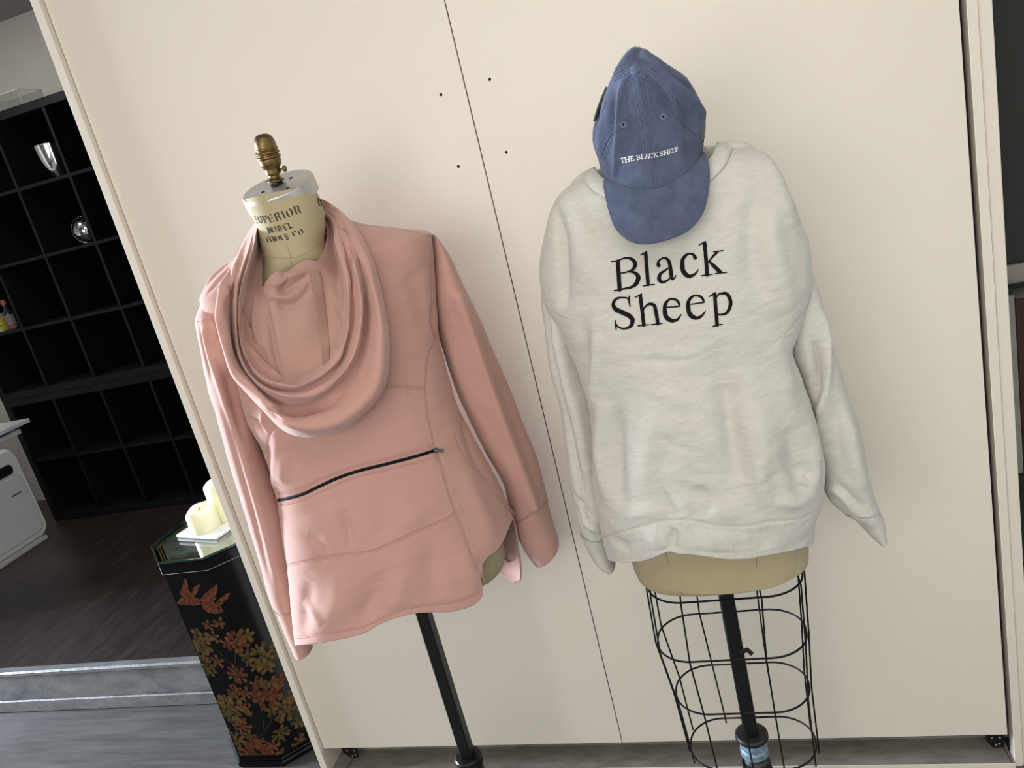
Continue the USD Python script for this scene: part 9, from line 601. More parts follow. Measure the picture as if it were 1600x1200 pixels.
b = thing("mirror_ball", "small mirror ball half hidden behind a shelf divider", "mirror ball", (-2.652, 1.85, 1.647))
bc, br = np.array([-2.652, 1.85, 1.718]), 0.071
core = trimesh.creation.icosphere(3, br * 0.975); core.apply_translation(bc)
part(b, "core", core, "mirror_gap", True)
rows_ = 18
for r_ in range(1, rows_ - 1):
    la = -math.pi / 2 + math.pi * (r_ + 0.5) / rows_
    n_ = max(6, int(2 * math.pi * math.cos(la) * rows_ / math.pi))
    tiles = []
    for k in range(n_):
        lo = 2 * math.pi * k / n_
        nrm = np.array([math.cos(la) * math.cos(lo), math.cos(la) * math.sin(lo), math.sin(la)])
        t_ = trimesh.creation.box([br * math.pi / rows_ * 0.88, br * math.pi / rows_ * 0.88, 0.002])
        e = np.array([-math.sin(lo), math.cos(lo), 0]); q = np.eye(4); q[:3, 0] = e; q[:3, 1] = np.cross(nrm, e); q[:3, 2] = nrm; q[:3, 3] = bc + nrm * br * 0.985
        t_.apply_transform(q); tiles.append(t_)
    part(b, "mirror_band", join(*tiles), "mirror_tile", False)

j = thing("glass_jar", "jar of yellow contents with a grey lid on the shelf at the left edge", "jar", (-3.350, 1.765, 1.311))
jo = (-3.350, 1.765, 1.311)
part(j, "jar_body", lathe([(0, 0), (0.040, 0), (0.044, 0.004), (0.044, 0.030), (0.040, 0.034), (0.044, 0.038), (0.044, 0.072), (0.038, 0.078), (0, 0.078)], 40, None, jo), "jar_yellow", 40)
part(j, "lid", lathe([(0, 0.078), (0.042, 0.078), (0.043, 0.080), (0.043, 0.096), (0.041, 0.098), (0, 0.098)], 40, None, jo), "jar_lid", 40)
j = thing("sauce_bottle", "slim dark bottle with a red cap beside the yellow jar", "bottle", (-3.268, 1.765, 1.311))
jo = (-3.268, 1.765, 1.311)
part(j, "bottle_body", lathe([(0, 0), (0.024, 0), (0.026, 0.003), (0.026, 0.085), (0.022, 0.10), (0.012, 0.115), (0.011, 0.14), (0, 0.14)], 36, None, jo), "bottle_dark", 40)
part(j, "cap", lathe([(0, 0.138), (0.0135, 0.138), (0.014, 0.14), (0.014, 0.16), (0.012, 0.163), (0, 0.163)], 30, None, jo), "bottle_cap", 40)
part(j, "label", lathe([(0.0262, 0.03), (0.0266, 0.03), (0.0266, 0.082), (0.0262, 0.082)], 36, None, jo), "bottle_label", 40)
part(j, "label_band", lathe([(0.0262, 0.008), (0.0267, 0.008), (0.0267, 0.029), (0.0262, 0.029)], 36, None, jo), "label_red", 40)

t = thing("acrylic_box", "clear acrylic open box on top of the black shelf unit", "box", (-2.75, 1.825, 2.337))
x0, x1, y0, y1, z0, z1 = -2.86, -2.645, 1.75, 1.90, 2.3375, 2.412
part(t, "base", box(x0, x1, y0, y1, z0, z0 + 0.003), "clear_acrylic", False)
for q in (box(x0, x1, y0, y0 + 0.003, z0 + 0.003, z1), box(x0, x1, y1 - 0.003, y1, z0 + 0.003, z1), box(x0, x0 + 0.003, y0 + 0.003, y1 - 0.003, z0 + 0.003, z1), box(x1 - 0.003, x1, y0 + 0.003, y1 - 0.003, z0 + 0.003, z1)):
    part(t, "wall", q, "clear_acrylic", False)

for z in (z1, z0 + 0.0045):
    part(t, "rim", sweep([(x0, y0, z), (x1, y0, z), (x1, y1, z), (x0, y1, z)], 0.0016, 6, True), "acrylic_glint", 35, "opaque pale bar painted as light caught on the acrylic edge")
for x, y in ((x0, y0), (x1, y0), (x1, y1), (x0, y1)):  # upright bars carry the edge glint as plain colour
    part(t, "corner_edge", sweep([(x, y, z0 + 0.005), (x, y, z1)], 0.0014, 6), "acrylic_glint")

# ---------------------------------------------------------------- left: table and appliance
t = thing("marble_table", "pale marble table top corner at the left edge of the room", "table", (-3.0, 0.75, 0.18))
part(t, "table_top", box(-3.6, -2.56, 0.45, 1.012, 0.962, 0.98, 0.002), "marble", False)
part(t, "under_top", box(-3.6, -2.60, 0.47, 0.985, 0.925, 0.946, 0.002), "marble", False)
part(t, "apron", box(-3.55, -2.64, 0.50, 0.96, 0.9465, 0.9615), "dark_plastic", False)
for x, y in ((-3.5, 0.54), (-3.5, 0.92), (-3.28, 0.54), (-3.28, 0.92)):
    part(t, "leg", box(x - 0.02, x + 0.02, y - 0.02, y + 0.02, 0.18, 0.925, 0.002), "black_metal", False)


def rounded_panel(y0, y1, z0, z1, r, x0, x1, ch):
    pts = []
    for cy, cz, a0 in ((y1 - r, z1 - r, 0), (y0 + r, z1 - r, 90), (y0 + r, z0 + r, 180), (y1 - r, z0 + r, 270)):
        for a in np.radians(np.linspace(a0, a0 + 90, 9)):
            for x, s in ((x0, ch), (x0 + ch, 0), (x1 - ch, 0), (x1, ch)):
                pts.append((x, cy + (r - s) * math.cos(a), cz + (r - s) * math.sin(a)))
    return trimesh.convex.convex_hull(np.array(pts))


a = thing("portable_appliance", "white rounded appliance with a black top handle on the raised floor", "appliance", (-3.46, 1.3, 0.18))
part(a, "body", rounded_panel(1.02, 1.53, 0.205, 0.735, 0.075, -3.60, -3.335, 0.016), "appliance_trim", 40)
part(a, "front_panel", rounded_panel(1.055, 1.495, 0.245, 0.585, 0.05, -3.338, -3.330, 0.004), "appliance_grey", 40)
part(a, "handle", rounded_panel(1.12, 1.465, 0.598, 0.652, 0.022, -3.58, -3.327, 0.006), "dark_plastic", 40, "black recessed handle")
part(a, "skirt", rounded_panel(1.05, 1.50, 0.18, 0.206, 0.012, -3.58, -3.345, 0.004), "appliance_grey", 40)
part(a, "name_plate", box(-3.3308, -3.3288, 1.390, 1.452, 0.486, 0.494), "grey_print", False)

# ---------------------------------------------------------------- lacquer pedestal
P_ = thing("lacquer_pedestal", "black octagonal lacquer pedestal painted with birds and blossoms", "pedestal", (-1.131, 0.213, 0))
PC = np.array([-1.131, 0.213])


def octagon(ap):
    ap = ap * 0.975
    s = ap * math.tan(math.pi / 8)
    return np.array([PC + p for p in ((-s, -ap), (s, -ap), (ap, -s), (ap, s), (s, ap), (-s, ap), (-ap, s), (-ap, -s))])


part(P_, "body", prism(octagon(0.183), 0.030, 0.680), "lacquer", False)
part(P_, "base", prism(octagon(0.194), 0.0, 0.020, 0.005), "lacquer", False)
part(P_, "base_step", prism(octagon(0.1885), 0.0202, 0.0298, 0.003), "lacquer", False)
part(P_, "top_rim", prism(octagon(0.187), 0.6802, 0.717, 0.004), "lacquer", False)
pts = octagon(0.1878); pts = np.vstack([pts, pts[:1]])
part(P_, "stitched_line", thread(np.column_stack([pts, np.full(9, 0.684)]), 0.0055, 0.0006), "stitch_white", label="fine white dotted line below the rim")
part(P_, "glass_top", prism(octagon(0.189), 0.7185, 0.7255, 0.0012), "pane_glass", False, "clear glass plate with a green edge")
o = octagon(0.1893); ri = octagon(0.187)
ed = trimesh.creation.extrude_polygon(Polygon(o, [ri]), 0.0055); ed.apply_translation([0, 0, 0.7192])
part(P_, "glass_edge", ed, "glass_edge", False, "dark green polished glass edge")
part(P_, "painted_top", prism(octagon(0.160), 0.7171, 0.7176), "swirl", False, "marbled grey and brown painted top under the glass")
for r in (0.166, 0.173):
    q = Polygon(octagon(r + 0.0016), [octagon(r - 0.0016)])
    m = trimesh.creation.extrude_polygon(q, 0.0005); m.apply_translation([0, 0, 0.7171])
    part(P_, "gold_border", m, "gold_line", False)
AP = 0.183 * 0.975; SS = 2 * AP * math.tan(math.pi / 8)
P0, P1 = PC + np.array([-SS / 2, -AP]), PC + np.array([SS / 2, -AP])


def on_face(sz, lift):
    """Length along the front and slanting right face, and height, to the place on the lacquer."""
    s, z = np.asarray(sz, float).T
    d = np.array([1, 1]) / math.sqrt(2); n2 = np.array([1, -1]) / math.sqrt(2)
    a = np.column_stack([P0[0] + s, np.full(len(s), P0[1] - lift), z])
    b = P1 + np.outer(s - SS, d) + n2 * lift
    return np.where((s <= SS)[:, None], a, np.column_stack([b, z]))


def painted(polys, lift):
    ms = []
    for k, g in enumerate(polys):
        p = Polygon(g).buffer(0).intersection(Polygon([(0.003, 0.04), (2 * SS - 0.003, 0.04), (2 * SS - 0.003, 0.675), (0.003, 0.675)]))
        for side in (Polygon([(-1, -1), (SS, -1), (SS, 2), (-1, 2)]), Polygon([(SS, -1), (2, -1), (2, 2), (SS, 2)])):
            q = p.intersection(side)
            for h in getattr(q, "geoms", [q]):
                if h.geom_type == "Polygon" and h.area > 1e-7:
                    v, f = trimesh.creation.triangulate_polygon(h, engine="earcut")
                    ms.append(trimesh.Trimesh(on_face(v, lift + 0.00002 * (k % 9)), f, process=False))
    return trimesh.util.concatenate(ms) if ms else None


def petal(c, a, l, w):
    u = np.array([math.cos(a), math.sin(a)]); v = np.array([-u[1], u[0]])
    pr = [(0, 0.12), (0.3, 0.75), (0.62, 1.0), (0.88, 0.7), (1.0, 0.12), (0.93, 0)]
    pr = [(x, y) for x, y in pr] + [(x, -y) for x, y in pr[::-1]]
    return [tuple(c + u * x * l + v * y * w * 0.5) for x, y in pr]


for kind, s, z, r in D["blossoms"]:
    r = r * 1.1
    c0 = np.array([s, z]); ps = []
    big = r > 0.028
    for ring, (n_, rr, l_) in enumerate(((9, 0.45, 0.55), (7, 0.22, 0.45), (4, 0.0, 0.38)) if big else ((5, 0.12, 0.85), (3, 0.0, 0.5))):
        for k in range(n_):
            a_ = 2 * math.pi * (k + 0.5 * ring) / n_ + rng.uniform(-0.25, 0.25)
            ps.append(petal(c0 + rr * r * np.array([math.cos(a_), math.sin(a_)]), a_ + rng.uniform(-0.2, 0.2), l_ * r * rng.uniform(0.85, 1.15), (0.42 if big else 0.55) * r * rng.uniform(0.85, 1.1)))
    m = painted(ps, 0.0004)
    if m is not None:
        bl = part(P_, "painted_blossom", m, "lacquer_dark", False)
        inner = [np.mean(q, 0) + (np.array(q) - np.mean(q, 0)) * 0.70 for q in ps]
        for w_, mm in ((0, "lacquer_" + kind), (1, "lacquer_" + {"gold": "olive", "olive": "gold", "orange": "red", "red": "orange"}[kind])):
            m2 = painted([q for k, q in enumerate(inner) if (k % 3 == 2) == bool(w_)], 0.0007)
            if m2 is not None:
                part(bl, "petals", m2, mm, False)
for g in D["branches"]:
    line = np.array(g); ps = []
    for a_, b_ in zip(line[:-1], line[1:]):
        d = (b_ - a_) / np.linalg.norm(b_ - a_); n_ = np.array([-d[1], d[0]]) * 0.0013
        ps.append([a_ + n_, b_ + n_, b_ - n_, a_ - n_])
    m = painted(ps, 0.0003)
    if m is not None:
        part(P_, "painted_branch", m, "lacquer_dark", False)
for g in D["birds"]:
    m = painted([g], 0.0004)
    bd = part(P_, "painted_bird", m, "lacquer_red", False)
    g = np.array(g); c0 = g.mean(0)
    part(bd, "feather_stroke", painted([petal(c0 + (q - c0) * 0.35, math.atan2(*(q - c0)[::-1]), 0.62 * np.linalg.norm(q - c0), 0.007) for q in g], 0.0008), "lacquer_orange", False)

t = thing("candle_tray", "square white tray under the candles on the lacquer pedestal", "tray", (-1.145, 0.248, 0.7255))
A_, B_ = np.array([-1.244, 0.170]), np.array([-1.073, 0.126]); n2 = np.array([0.048, 0.180])
sq = np.array([A_, B_, B_ + n2, A_ + n2])
part(t, "plate", prism(sq, 0.7258, 0.7372, 0.003), "porcelain", False)
cs = sq.mean(0)
part(t, "raised_centre", prism(cs + (sq - cs) * 0.90, 0.7373, 0.7382, 0.0008), "porcelain", False)


def candle(label, x, y, r, h, tilt):
    c = thing("pillar_candle", label, "candle", (x, y, 0.7383))
    pr = [(0, 0), (r * 0.97, 0), (r, 0.003), (r, h - 0.006), (r * 0.97, h), (r * 0.90, h + 0.0005), (r * 0.84, h - 0.004), (r * 0.7, h - 0.012), (r * 0.3, h - 0.015), (0.0, h - 0.015)]
    m = lathe(PchipInterpolator(np.arange(10), np.array(pr), axis=0)(np.linspace(0, 9, 60)), 56)
    v = m.vertices.copy()
    top = np.clip((v[:, 2] - h * 0.5) / (h * 0.5), 0, 1)
    v[:, 2] += top * (tilt * v[:, 0] / r + 0.5 * tilt * v[:, 1] / r) + top * 0.004 * np.sin(3 * np.arctan2(v[:, 1], v[:, 0]))
    m.vertices = v + np.array([x, y, 0.7383])
    part(c, "wax", m, "wax", 50)
    part(c, "wick", sweep([(x, y, 0.7383 + h - 0.02), (x + 0.001, y, 0.7383 + h - 0.008), (x + 0.003, y, 0.7383 + h - 0.001)], 0.0011, 6), "ink")


candle("short melted cream pillar candle at the front of the white tray", -1.145, 0.188, 0.045, 0.070, 0.010)
candle("taller cream pillar candle behind the short one", -1.101, 0.262, 0.054, 0.110, -0.004)

# ---------------------------------------------------------------- right: bookcase
t = thing("bookcase", "dark bookcase beside the wardrobe at the right edge", "bookcase", (1.3, 0.3, 0))
part(t, "upper_panel", box(0.9285, 1.9, 0.12, 0.14, 1.133, 2.5, 0.001), "charcoal_panel", False)
part(t, "shelf_board", box(0.9285, 1.9, 0.11, 0.48, 1.088, 1.132, 0.001), "grey_board", False)
part(t, "metal_bar", box(0.9285, 1.9, 0.09, 0.102, 1.090, 1.098, 0.001), "black_metal", False)
part(t, "lower_shelf", box(0.9285, 1.9, 0.10, 0.48, 0.655, 0.675, 0.001), "charcoal_panel", False)
part(t, "rear_panel", box(0.9285, 1.9, 0.48, 0.50, 0.0, 2.5), "charcoal_panel", False)
part(t, "side_panel", box(1.9, 1.92, 0.10, 0.50, 0.0, 2.5), "charcoal_panel", False)
part(t, "bottom_panel", box(0.9285, 1.9, 0.12, 0.14, 0.0, 0.655), "charcoal_panel", False)


def book(label, x0, x1, h, cover, title):
    y0, y1, z0 = 0.115, 0.40, 0.6752
    k = thing("book", label, "book", ((x0 + x1) / 2, 0.25, z0))
    part(k, "spine", box(x0, x1, y0, y0 + 0.003, z0, z0 + h, 0.001), cover, False)
    part(k, "cover", box(x0, x0 + 0.003, y0 + 0.003, y1, z0, z0 + h), cover, False)
    part(k, "cover", box(x1 - 0.003, x1, y0 + 0.003, y1, z0, z0 + h), cover, False)
    part(k, "pages", box(x0 + 0.003, x1 - 0.003, y0 + 0.003, y1 - 0.004, z0 + 0.003, z0 + h - 0.003), "paper", False)
    if title:
        m = meshkit.text_mesh(title, 0.0125, 0.0006)
        v = m.vertices.copy()
        m.vertices = np.column_stack([(x0 + x1) / 2 - 0.006 + v[:, 1], y0 - 0.0006 + 0.0005 - v[:, 2] * 0.9, z0 + h - 0.030 - v[:, 0] * 1.06])
        part(k, "title", m, "spine_print", False, "pale capital letters running down the spine")


book("pale slim book next to the wardrobe edge", 0.929, 0.973, 0.395, "book_white", None)
book("dark brown art book with pale lettering down its spine", 0.974, 1.024, 0.385, "book_brown", "ALEXANDER MCQUEEN  SAVAGE BEAUTY")

# ---------------------------------------------------------------- dress forms
GP, GW = frame_of(*D["pink_frame"]), frame_of(*D["white_frame"])


def loft_mesh(loft, n, m, close_top=True, close_bottom=True):
    th = np.arange(n) * 2 * np.pi / n
    T, S = np.meshgrid(th, np.linspace(0, 1, m), indexing="ij")
    P = loft.at(T, S)
    v, f = P.reshape(-1, 3), grid_faces(n, m)
    f = np.vstack([f[:, [0, 1, 2]], f[:, [0, 2, 3]]])
    for on, j, flip in ((close_top, 0, False), (close_bottom, m - 1, True)):
        if on:
            c = len(v); v = np.vstack([v, P[:, j].mean(0)])
            k = np.arange(n); a, b = k * m + j, ((k + 1) % n) * m + j
            f = np.vstack([f, np.stack([np.full(n, c), b, a] if not flip else [np.full(n, c), a, b], 1)])
    return P, grid_normals(P), (v, f)


def stand(F_, x, y, top, foot_z, drop=0.0):
    part(F_, "pole", join(*[box(x - 0.0135, x + 0.0135, y - 0.0135, y + 0.0135, foot_z, top, 0.003)]), "black_metal", False, "black square steel pole")
    part(F_, "pole_socket", lathe([(0, 0.02), (0.02, 0.02), (0.02, foot_z - drop - 0.09), (0.027, foot_z - drop - 0.085), (0.029, foot_z - drop - 0.06), (0.024, foot_z - drop - 0.045), (0.022, foot_z - drop - 0.03), (0.030, foot_z - drop - 0.02), (0, foot_z - drop - 0.018)], 40, None, (x, y, 0)), "worn_metal", 40)
    hub = part(F_, "base", lathe([(0, 0.075), (0.055, 0.075), (0.06, 0.09), (0.045, 0.11), (0.02, 0.13), (0, 0.13)], 40, None, (x, y, 0)), "black_metal", 40, "black cast iron base with four feet")
    for k in range(4):
        a_ = math.pi / 4 + k * math.pi / 2
        d = np.array([math.cos(a_), math.sin(a_), 0])
        o_ = np.array([x, y, 0])
        part(hub, "foot", sweep([o_ + d * 0.03 + UP * 0.095, o_ + d * 0.10 + UP * 0.085, o_ + d * 0.17 + UP * 0.045, o_ + d * 0.20 + UP * 0.013], [0.016, 0.014, 0.012, 0.013], 12, smooth=24), "black_metal")


def collar_ring(F_, x, y, z, r, mat_):
    return part(F_, "collar", lathe([(0.012, z - 0.006), (r - 0.002, z - 0.006), (r, z - 0.003), (r, z + 0.003), (r - 0.003, z + 0.006), (0.012, z + 0.006)], 48, None, (x, y, 0)), mat_, 40)


L_ = thing("dress_form", "tailor's dress form with a brass finial wearing the pink cowl sweatshirt", "dress form", (AXL := D["pink_frame"][0])[:2] + [0])
XL, YL = AXL
neck = Loft(D["form_left"], GP[2], 2.1)
NP_, NN_, nm = loft_mesh(neck, 96, 200)
body = part(L_, "body", nm, "canvas", 50, "cream canvas covered torso")
lettering = Drape(NP_, NN_, GP)
for g in D["stencil"]:
    part(body, "stencil_letter", print_mesh(lettering, g, 0.0006, 0.004), "ink", False)
for line in D["neck_seam"]:
    part(body, "seam", sweep(np.array(line) + GP[2] * 0.0002, 0.00045, 5), "canvas_seam")
# metal neck plate leaning forward
ax = UP * math.cos(math.radians(19)) + (GP[2] * 0.92 - GP[1] * 0.39) * math.sin(math.radians(19)); ax /= np.linalg.norm(ax)
PO = np.array(D["plate"]); PR_ = 0.0655
part(L_, "neck_plate", lathe([(0, -0.029), (PR_ - 0.001, -0.029), (PR_, -0.028), (PR_, -0.004), (PR_ - 0.0015, -0.001), (PR_ - 0.005, 0.0), (0.0, 0.0)], 72, ax, PO), "aluminium", 40, "brushed aluminium neck cap")
e1 = np.cross(ax, GP[1]); e1 /= np.linalg.norm(e1); e2 = np.cross(e1, ax)
for a_, rr in ((200, 0.028), (20, 0.028), (110, 0.045), (290, 0.045)):
    o_ = PO + (e2 * math.cos(math.radians(a_)) + e1 * math.sin(math.radians(a_))) * rr
    part(L_, "plate_hole", lathe([(0, 0.0001), (0.0035, 0.0001), (0.0035, 0.0006), (0, 0.0006)], 16, ax, o_), "hole_dark", False)
FO = PO - ax * 0.004 + np.array([-0.001, 0, 0])
fa = UP * 0.985 + GP[2] * 0.12 + GP[1] * 0.02; fa /= np.linalg.norm(fa)
part(L_, "washer", lathe([(0, 0.0), (0.011, 0.0), (0.011, 0.003), (0, 0.003)], 28, ax, PO), "hole_dark", 30)
scr = [(0.0, 0.0)]
for k in range(7):
    scr += [(0.0062, 0.0015 + k * 0.0022), (0.0050, 0.0026 + k * 0.0022)]
scr += [(0, 0.018)]
part(L_, "screw", lathe(scr, 24, fa, FO), "steel", False, "threaded steel screw")
fin = [(0, .011), (.0150, .011), (.0165, .012), (.0168, .0145), (.0125, .018), (.0105, .022), (.0108, .0245), (.0145, .0262), (.0150, .0285), (.0152, .035), (.0165, .0385), (.0195, .0425), (.0212, .0475), (.0218, .0535), (.0214, .0555), (.0236, .0572), (.0240, .0592), (.0232, .0612), (.0212, .0625), (.0212, .0642), (.0232, .0655), (.0238, .0675), (.0230, .0695), (.0210, .0708), (.0212, .0722), (.0226, .0738), (.0226, .0758), (.0210, .0775), (.0208, .083), (.0196, .090), (.0170, .0965), (.0125, .1010), (.0065, .1032), (0, .1038)]
fin = np.array(fin) * D["finial_scale"]
finial = part(L_, "finial", lathe(PchipInterpolator(np.arange(len(fin)), fin, axis=0)(np.linspace(0, len(fin) - 1, 220)), 56, fa, FO), "brass", 60, "turned antique brass finial")
so = FO + fa * 0.031 * D["finial_scale"]
sd = GP[1] * 0.9 + GP[2] * 0.3; sd /= np.linalg.norm(sd)
part(finial, "thumb_screw", lathe([(0, 0.010), (0.0022, 0.010), (0.0022, 0.019), (0.0048, 0.0195), (0.0052, 0.021), (0.0052, 0.0235), (0.0040, 0.025), (0, 0.0252)], 24, sd, so), "brass", 40)
stand(L_, XL + 0.005, YL, 0.76, 0.345)
XP = XL + 0.005
collar_ring(L_, XP, YL, 0.340, 0.031, "black_metal")
part(L_, "spring", sweep([(XP + 0.024 * math.cos(a_), YL + 0.024 * math.sin(a_), 0.325 - 0.0021 * a_) for a_ in np.linspace(0, 14 * math.pi, 240)], 0.003, 8), "black_metal")

R_ = thing("dress_form", "tailor's dress form with a wire skirt cage wearing the white sweatshirt", "dress form", list(D["white_frame"][0]) + [0])
XR, YR = D["white_frame"][0]
fr_ = Loft(D["form_right"], GW[2], 2.1)
P_n, N_n, nm = loft_mesh(fr_, 96, 120, True, False)
# hip block with a rounded lower edge
ths = np.arange(96) * 2 * math.pi / 96
hp = []
for z, s in ((1.00, 0.90), (0.95, 0.965), (0.90, 1.0), (0.86, 1.005), (0.82, 0.99), (0.79, 0.97), (0.775, 0.945), (0.768, 0.90), (0.7655, 0.82), (0.765, 0.0)):
    cc, ss = np.cos(ths), np.sin(ths); e = 2 / 2.7
    hp.append(np.column_stack([0.337 + 0.1535 * s * np.sign(cc) * np.abs(cc) ** e, -0.302 + 0.098 * s * np.sign(ss) * np.abs(ss) ** e, np.full(96, z)]))
hp = PchipInterpolator(np.arange(len(hp)), np.array(hp), axis=0)(np.linspace(0, len(hp) - 1, 60))
hpg = np.transpose(hp, (1, 0, 2))
hm = (hpg.reshape(-1, 3), grid_faces(96, 60))
body = part(R_, "body", nm, "canvas", 50, "cream canvas covered neck and torso")
hip = part(R_, "hip_block", hm, "canvas", 50, "cream canvas hip with vertical seams")
for k in (-1, 0, 1):
    line = []
    for z in np.linspace(0.90, 0.772, 12):
        row = PchipInterpolator(hpg[0, ::-1, 2] + np.arange(60) * 1e-9, hpg[:, ::-1].transpose(1, 0, 2), axis=0)(z)
        front = row[row[:, 1] < -0.302]; front = front[np.argsort(front[:, 0])]
        x = 0.337 + k * 0.082 * (1 - 0.25 * (0.9 - z) / 0.13)
        line.append((x, np.interp(x, front[:, 0], front[:, 1]) - 0.0009, z))
    part(hip, "seam", sweep(line, 0.0008, 5), "canvas_seam")
part(R_, "neck_plate", lathe([(0, -0.02), (0.062, -0.02), (0.0635, -0.018), (0.0635, -0.003), (0.061, 0.0), (0, 0.0)], 60, None, (XR + 0.012, YR, 1.545)), "aluminium", 40)
part(R_, "finial", lathe(fin * 0.9 + np.array([0, -0.01]), 40, None, (XR + 0.010, YR + 0.01, 1.545)), "brass", 60)
stand(R_, XR, YR, 0.7665, 0.385, 0.07)
collar_ring(R_, XR, YR, 0.383, 0.032, "worn_metal")
part(R_, "ratchet", lathe([(0, .335), (.022, .335), (.027, .340), (.027, .352), (.024, .356), (.026, .360), (.026, .372), (.022, .376), (0, .376)], 28, None, (XR, YR, 0)), "blue_enamel", 30, "chipped blue painted ratchet collar")
part(R_, "ratchet", lathe([(0, .30), (.021, .30), (.025, .305), (.025, .325), (.020, .33), (0, .33)], 28, None, (XR + .002, YR, 0)), "worn_metal", 30)
part(R_, "spring_clip", sweep([(XR + 0.026 * math.cos(a_), YR + 0.026 * math.sin(a_), 0.318 - 0.0012 * a_) for a_ in np.linspace(0, 6 * math.pi, 90)], 0.0026, 8), "black_metal")
part(R_, "lever", sweep([(XR + 0.010, YR - 0.012, 0.588), (XR + 0.022, YR - 0.030, 0.606), (XR + 0.030, YR - 0.036, 0.600)], 0.0042, 8), "black_metal")
part(R_, "pedal", sweep([(XR - 0.01, YR - 0.01, 0.30), (XR - 0.035, YR - 0.045, 0.292), (XR - 0.05, YR - 0.07, 0.288)], [0.010, 0.013, 0.012], 10, smooth=12), "black_metal")


def stadium(cx, cy, a, b, r, z, n=96):
    g = Polygon([(-a + r, -b + r), (a - r, -b + r), (a - r, b - r), (-a + r, b - r)]).buffer(r, 16) if b > r else Polygon([(-a + r, -1e-4), (a - r, -1e-4), (a - r, 1e-4), (-a + r, 1e-4)]).buffer(r, 16)
    e = g.exterior
    p = np.array([e.interpolate(k / n, normalized=True).coords[0] for k in range(n)])
    return np.column_stack([p[:, 0] + cx, p[:, 1] + cy, np.full(n, z)])


RINGS = [(0.343, -0.300, 0.1385, 0.0720, 0.745), (0.337, -0.302, 0.1365, 0.0725, 0.620), (0.339, -0.294, 0.1255, 0.0700, 0.492), (0.341, -0.298, 0.1200, 0.0690, 0.362)]
for cx, cy, a_, b_, z in RINGS:
    part(R_, "cage_ring", sweep(stadium(cx, cy, a_, b_, min(b_ - 0.004, 0.066), z), 0.0019, 7, True), "cage_wire")
for kx, ky, lowest in ((-1.0, -0.15, 3), (-0.93, -0.62, 3), (-0.93, 0.55, 2.9), (-0.55, -1.0, 3.2), (-0.42, 1.0, 3.05), (0.0, -1.0, 3.2), (0.45, -1.0, 3.2), (0.42, 1.0, 3.05), (0.93, -0.62, 3.08), (0.93, 0.55, 2.95), (1.0, -0.1, 3.1)):
    pts = []
    for (cx, cy, a_, b_, z) in RINGS:
        st_ = stadium(cx, cy, a_ + 0.0036, b_ + 0.0036, min(b_ - 0.004, 0.066), z, 240)
        d = (st_[:, 0] - cx) / a_ * ky * 0 + np.hypot((st_[:, 0] - cx) / a_ - kx, (st_[:, 1] - cy) / b_ - ky)
        pts.append(st_[np.argmin(d)])
    pts = np.array(pts)
    ext = pts[-1] + (pts[-1] - pts[-2]) * (lowest - 3) * 1.0 + np.array([0, 0, -0.008])
    up_ = pts[0] + np.array([0, 0, 0.02]) - np.array([(pts[0][0] - 0.34) * 0.02, (pts[0][1] + 0.30) * 0.04, 0])
    part(R_, "cage_wire", sweep(np.vstack([up_, pts, ext]), 0.0017, 6), "cage_wire")

# ---------------------------------------------------------------- pink sweatshirt
T_ = thing("cowl_sweatshirt", "dusty pink cowl neck sweatshirt on the left dress form", "sweatshirt", (XL, YL, 0.62))
tor = Loft(D["pink_torso"], GP[2], 2.3)
hem = tuple(D["pink_hem"])
seamf = []
for k, v in D["pink_seams"].items():
    seamf.append((v, -0.0013, 0.0034, False))
zline = np.array(D["pink_zip"][0])
P, N, m = cloth(tor, 620, 600, 0.0, hem, D["pink_torso_folds"] + seamf + [(zline, -0.002, 0.005, False)], lip=0.05, wave=0.0022, seed=3, cut=tuple(D["pink_neck"]))
torso = part(T_, "torso_panel", m, "pink_fleece", True)
surf = cKDTree(P.reshape(-1, 3)); PN, NN = P.reshape(-1, 3), N.reshape(-1, 3)


def settle(line, tree, PN, NN, lift):
    line = np.asarray(line, float)
    _, i = tree.query(line, k=6)
    p, n = PN[i].mean(1), NN[i].mean(1)
    n /= np.linalg.norm(n, axis=1, keepdims=True)
    q = line - n * ((line - p) * n).sum(1)[:, None] + n * lift
    return q, n


for k, v in D["pink_seams"].items():
    q, n = settle(v, surf, PN, NN, 0.0004)
    if k in ("zipbot", "ziptop", "hem", "pocket", "princess", "yoke"):
        s_ = np.cross(np.gradient(q, axis=0), n); s_ /= np.linalg.norm(s_, axis=1, keepdims=True) + 1e-9
        part(torso, "topstitch", join(*[thread(q + s_ * o_ + n * 0.0005, 0.0036, 0.00045) for o_ in ((-0.0028, 0.0028) if k in ("pocket", "princess", "yoke") else (0.002,))]), "pink_thread")
    part(torso, "seam", sweep(q - n * 0.0005, 0.0006, 5), "pink_thread")
q, n = settle(zline, surf, PN, NN, 0.0006)
zp_ = part(T_, "pocket_zipper", ribbon(q, n, 0.0028, 0.0014), "zip_black", 40, "black zipper across the front pocket")
s_ = np.cross(np.gradient(q, axis=0), n); s_ /= np.linalg.norm(s_, axis=1, keepdims=True)
part(zp_, "zipper_teeth", thread(q + n * 0.0018, 0.0026, 0.0009), "zip_black")
q2, n2_ = settle(D["pink_slider"][0], surf, PN, NN, 0.003)
dirx = q2[1] - q2[0]; dirx /= np.linalg.norm(dirx)


def oriented(m, o, x, nrm):
    y = np.cross(nrm, x); y /= np.linalg.norm(y); z = np.cross(x, y)
    T = np.eye(4); T[:3, 0], T[:3, 1], T[:3, 2], T[:3, 3] = x, y, z, o
    m = m.copy(); m.apply_transform(T); return m


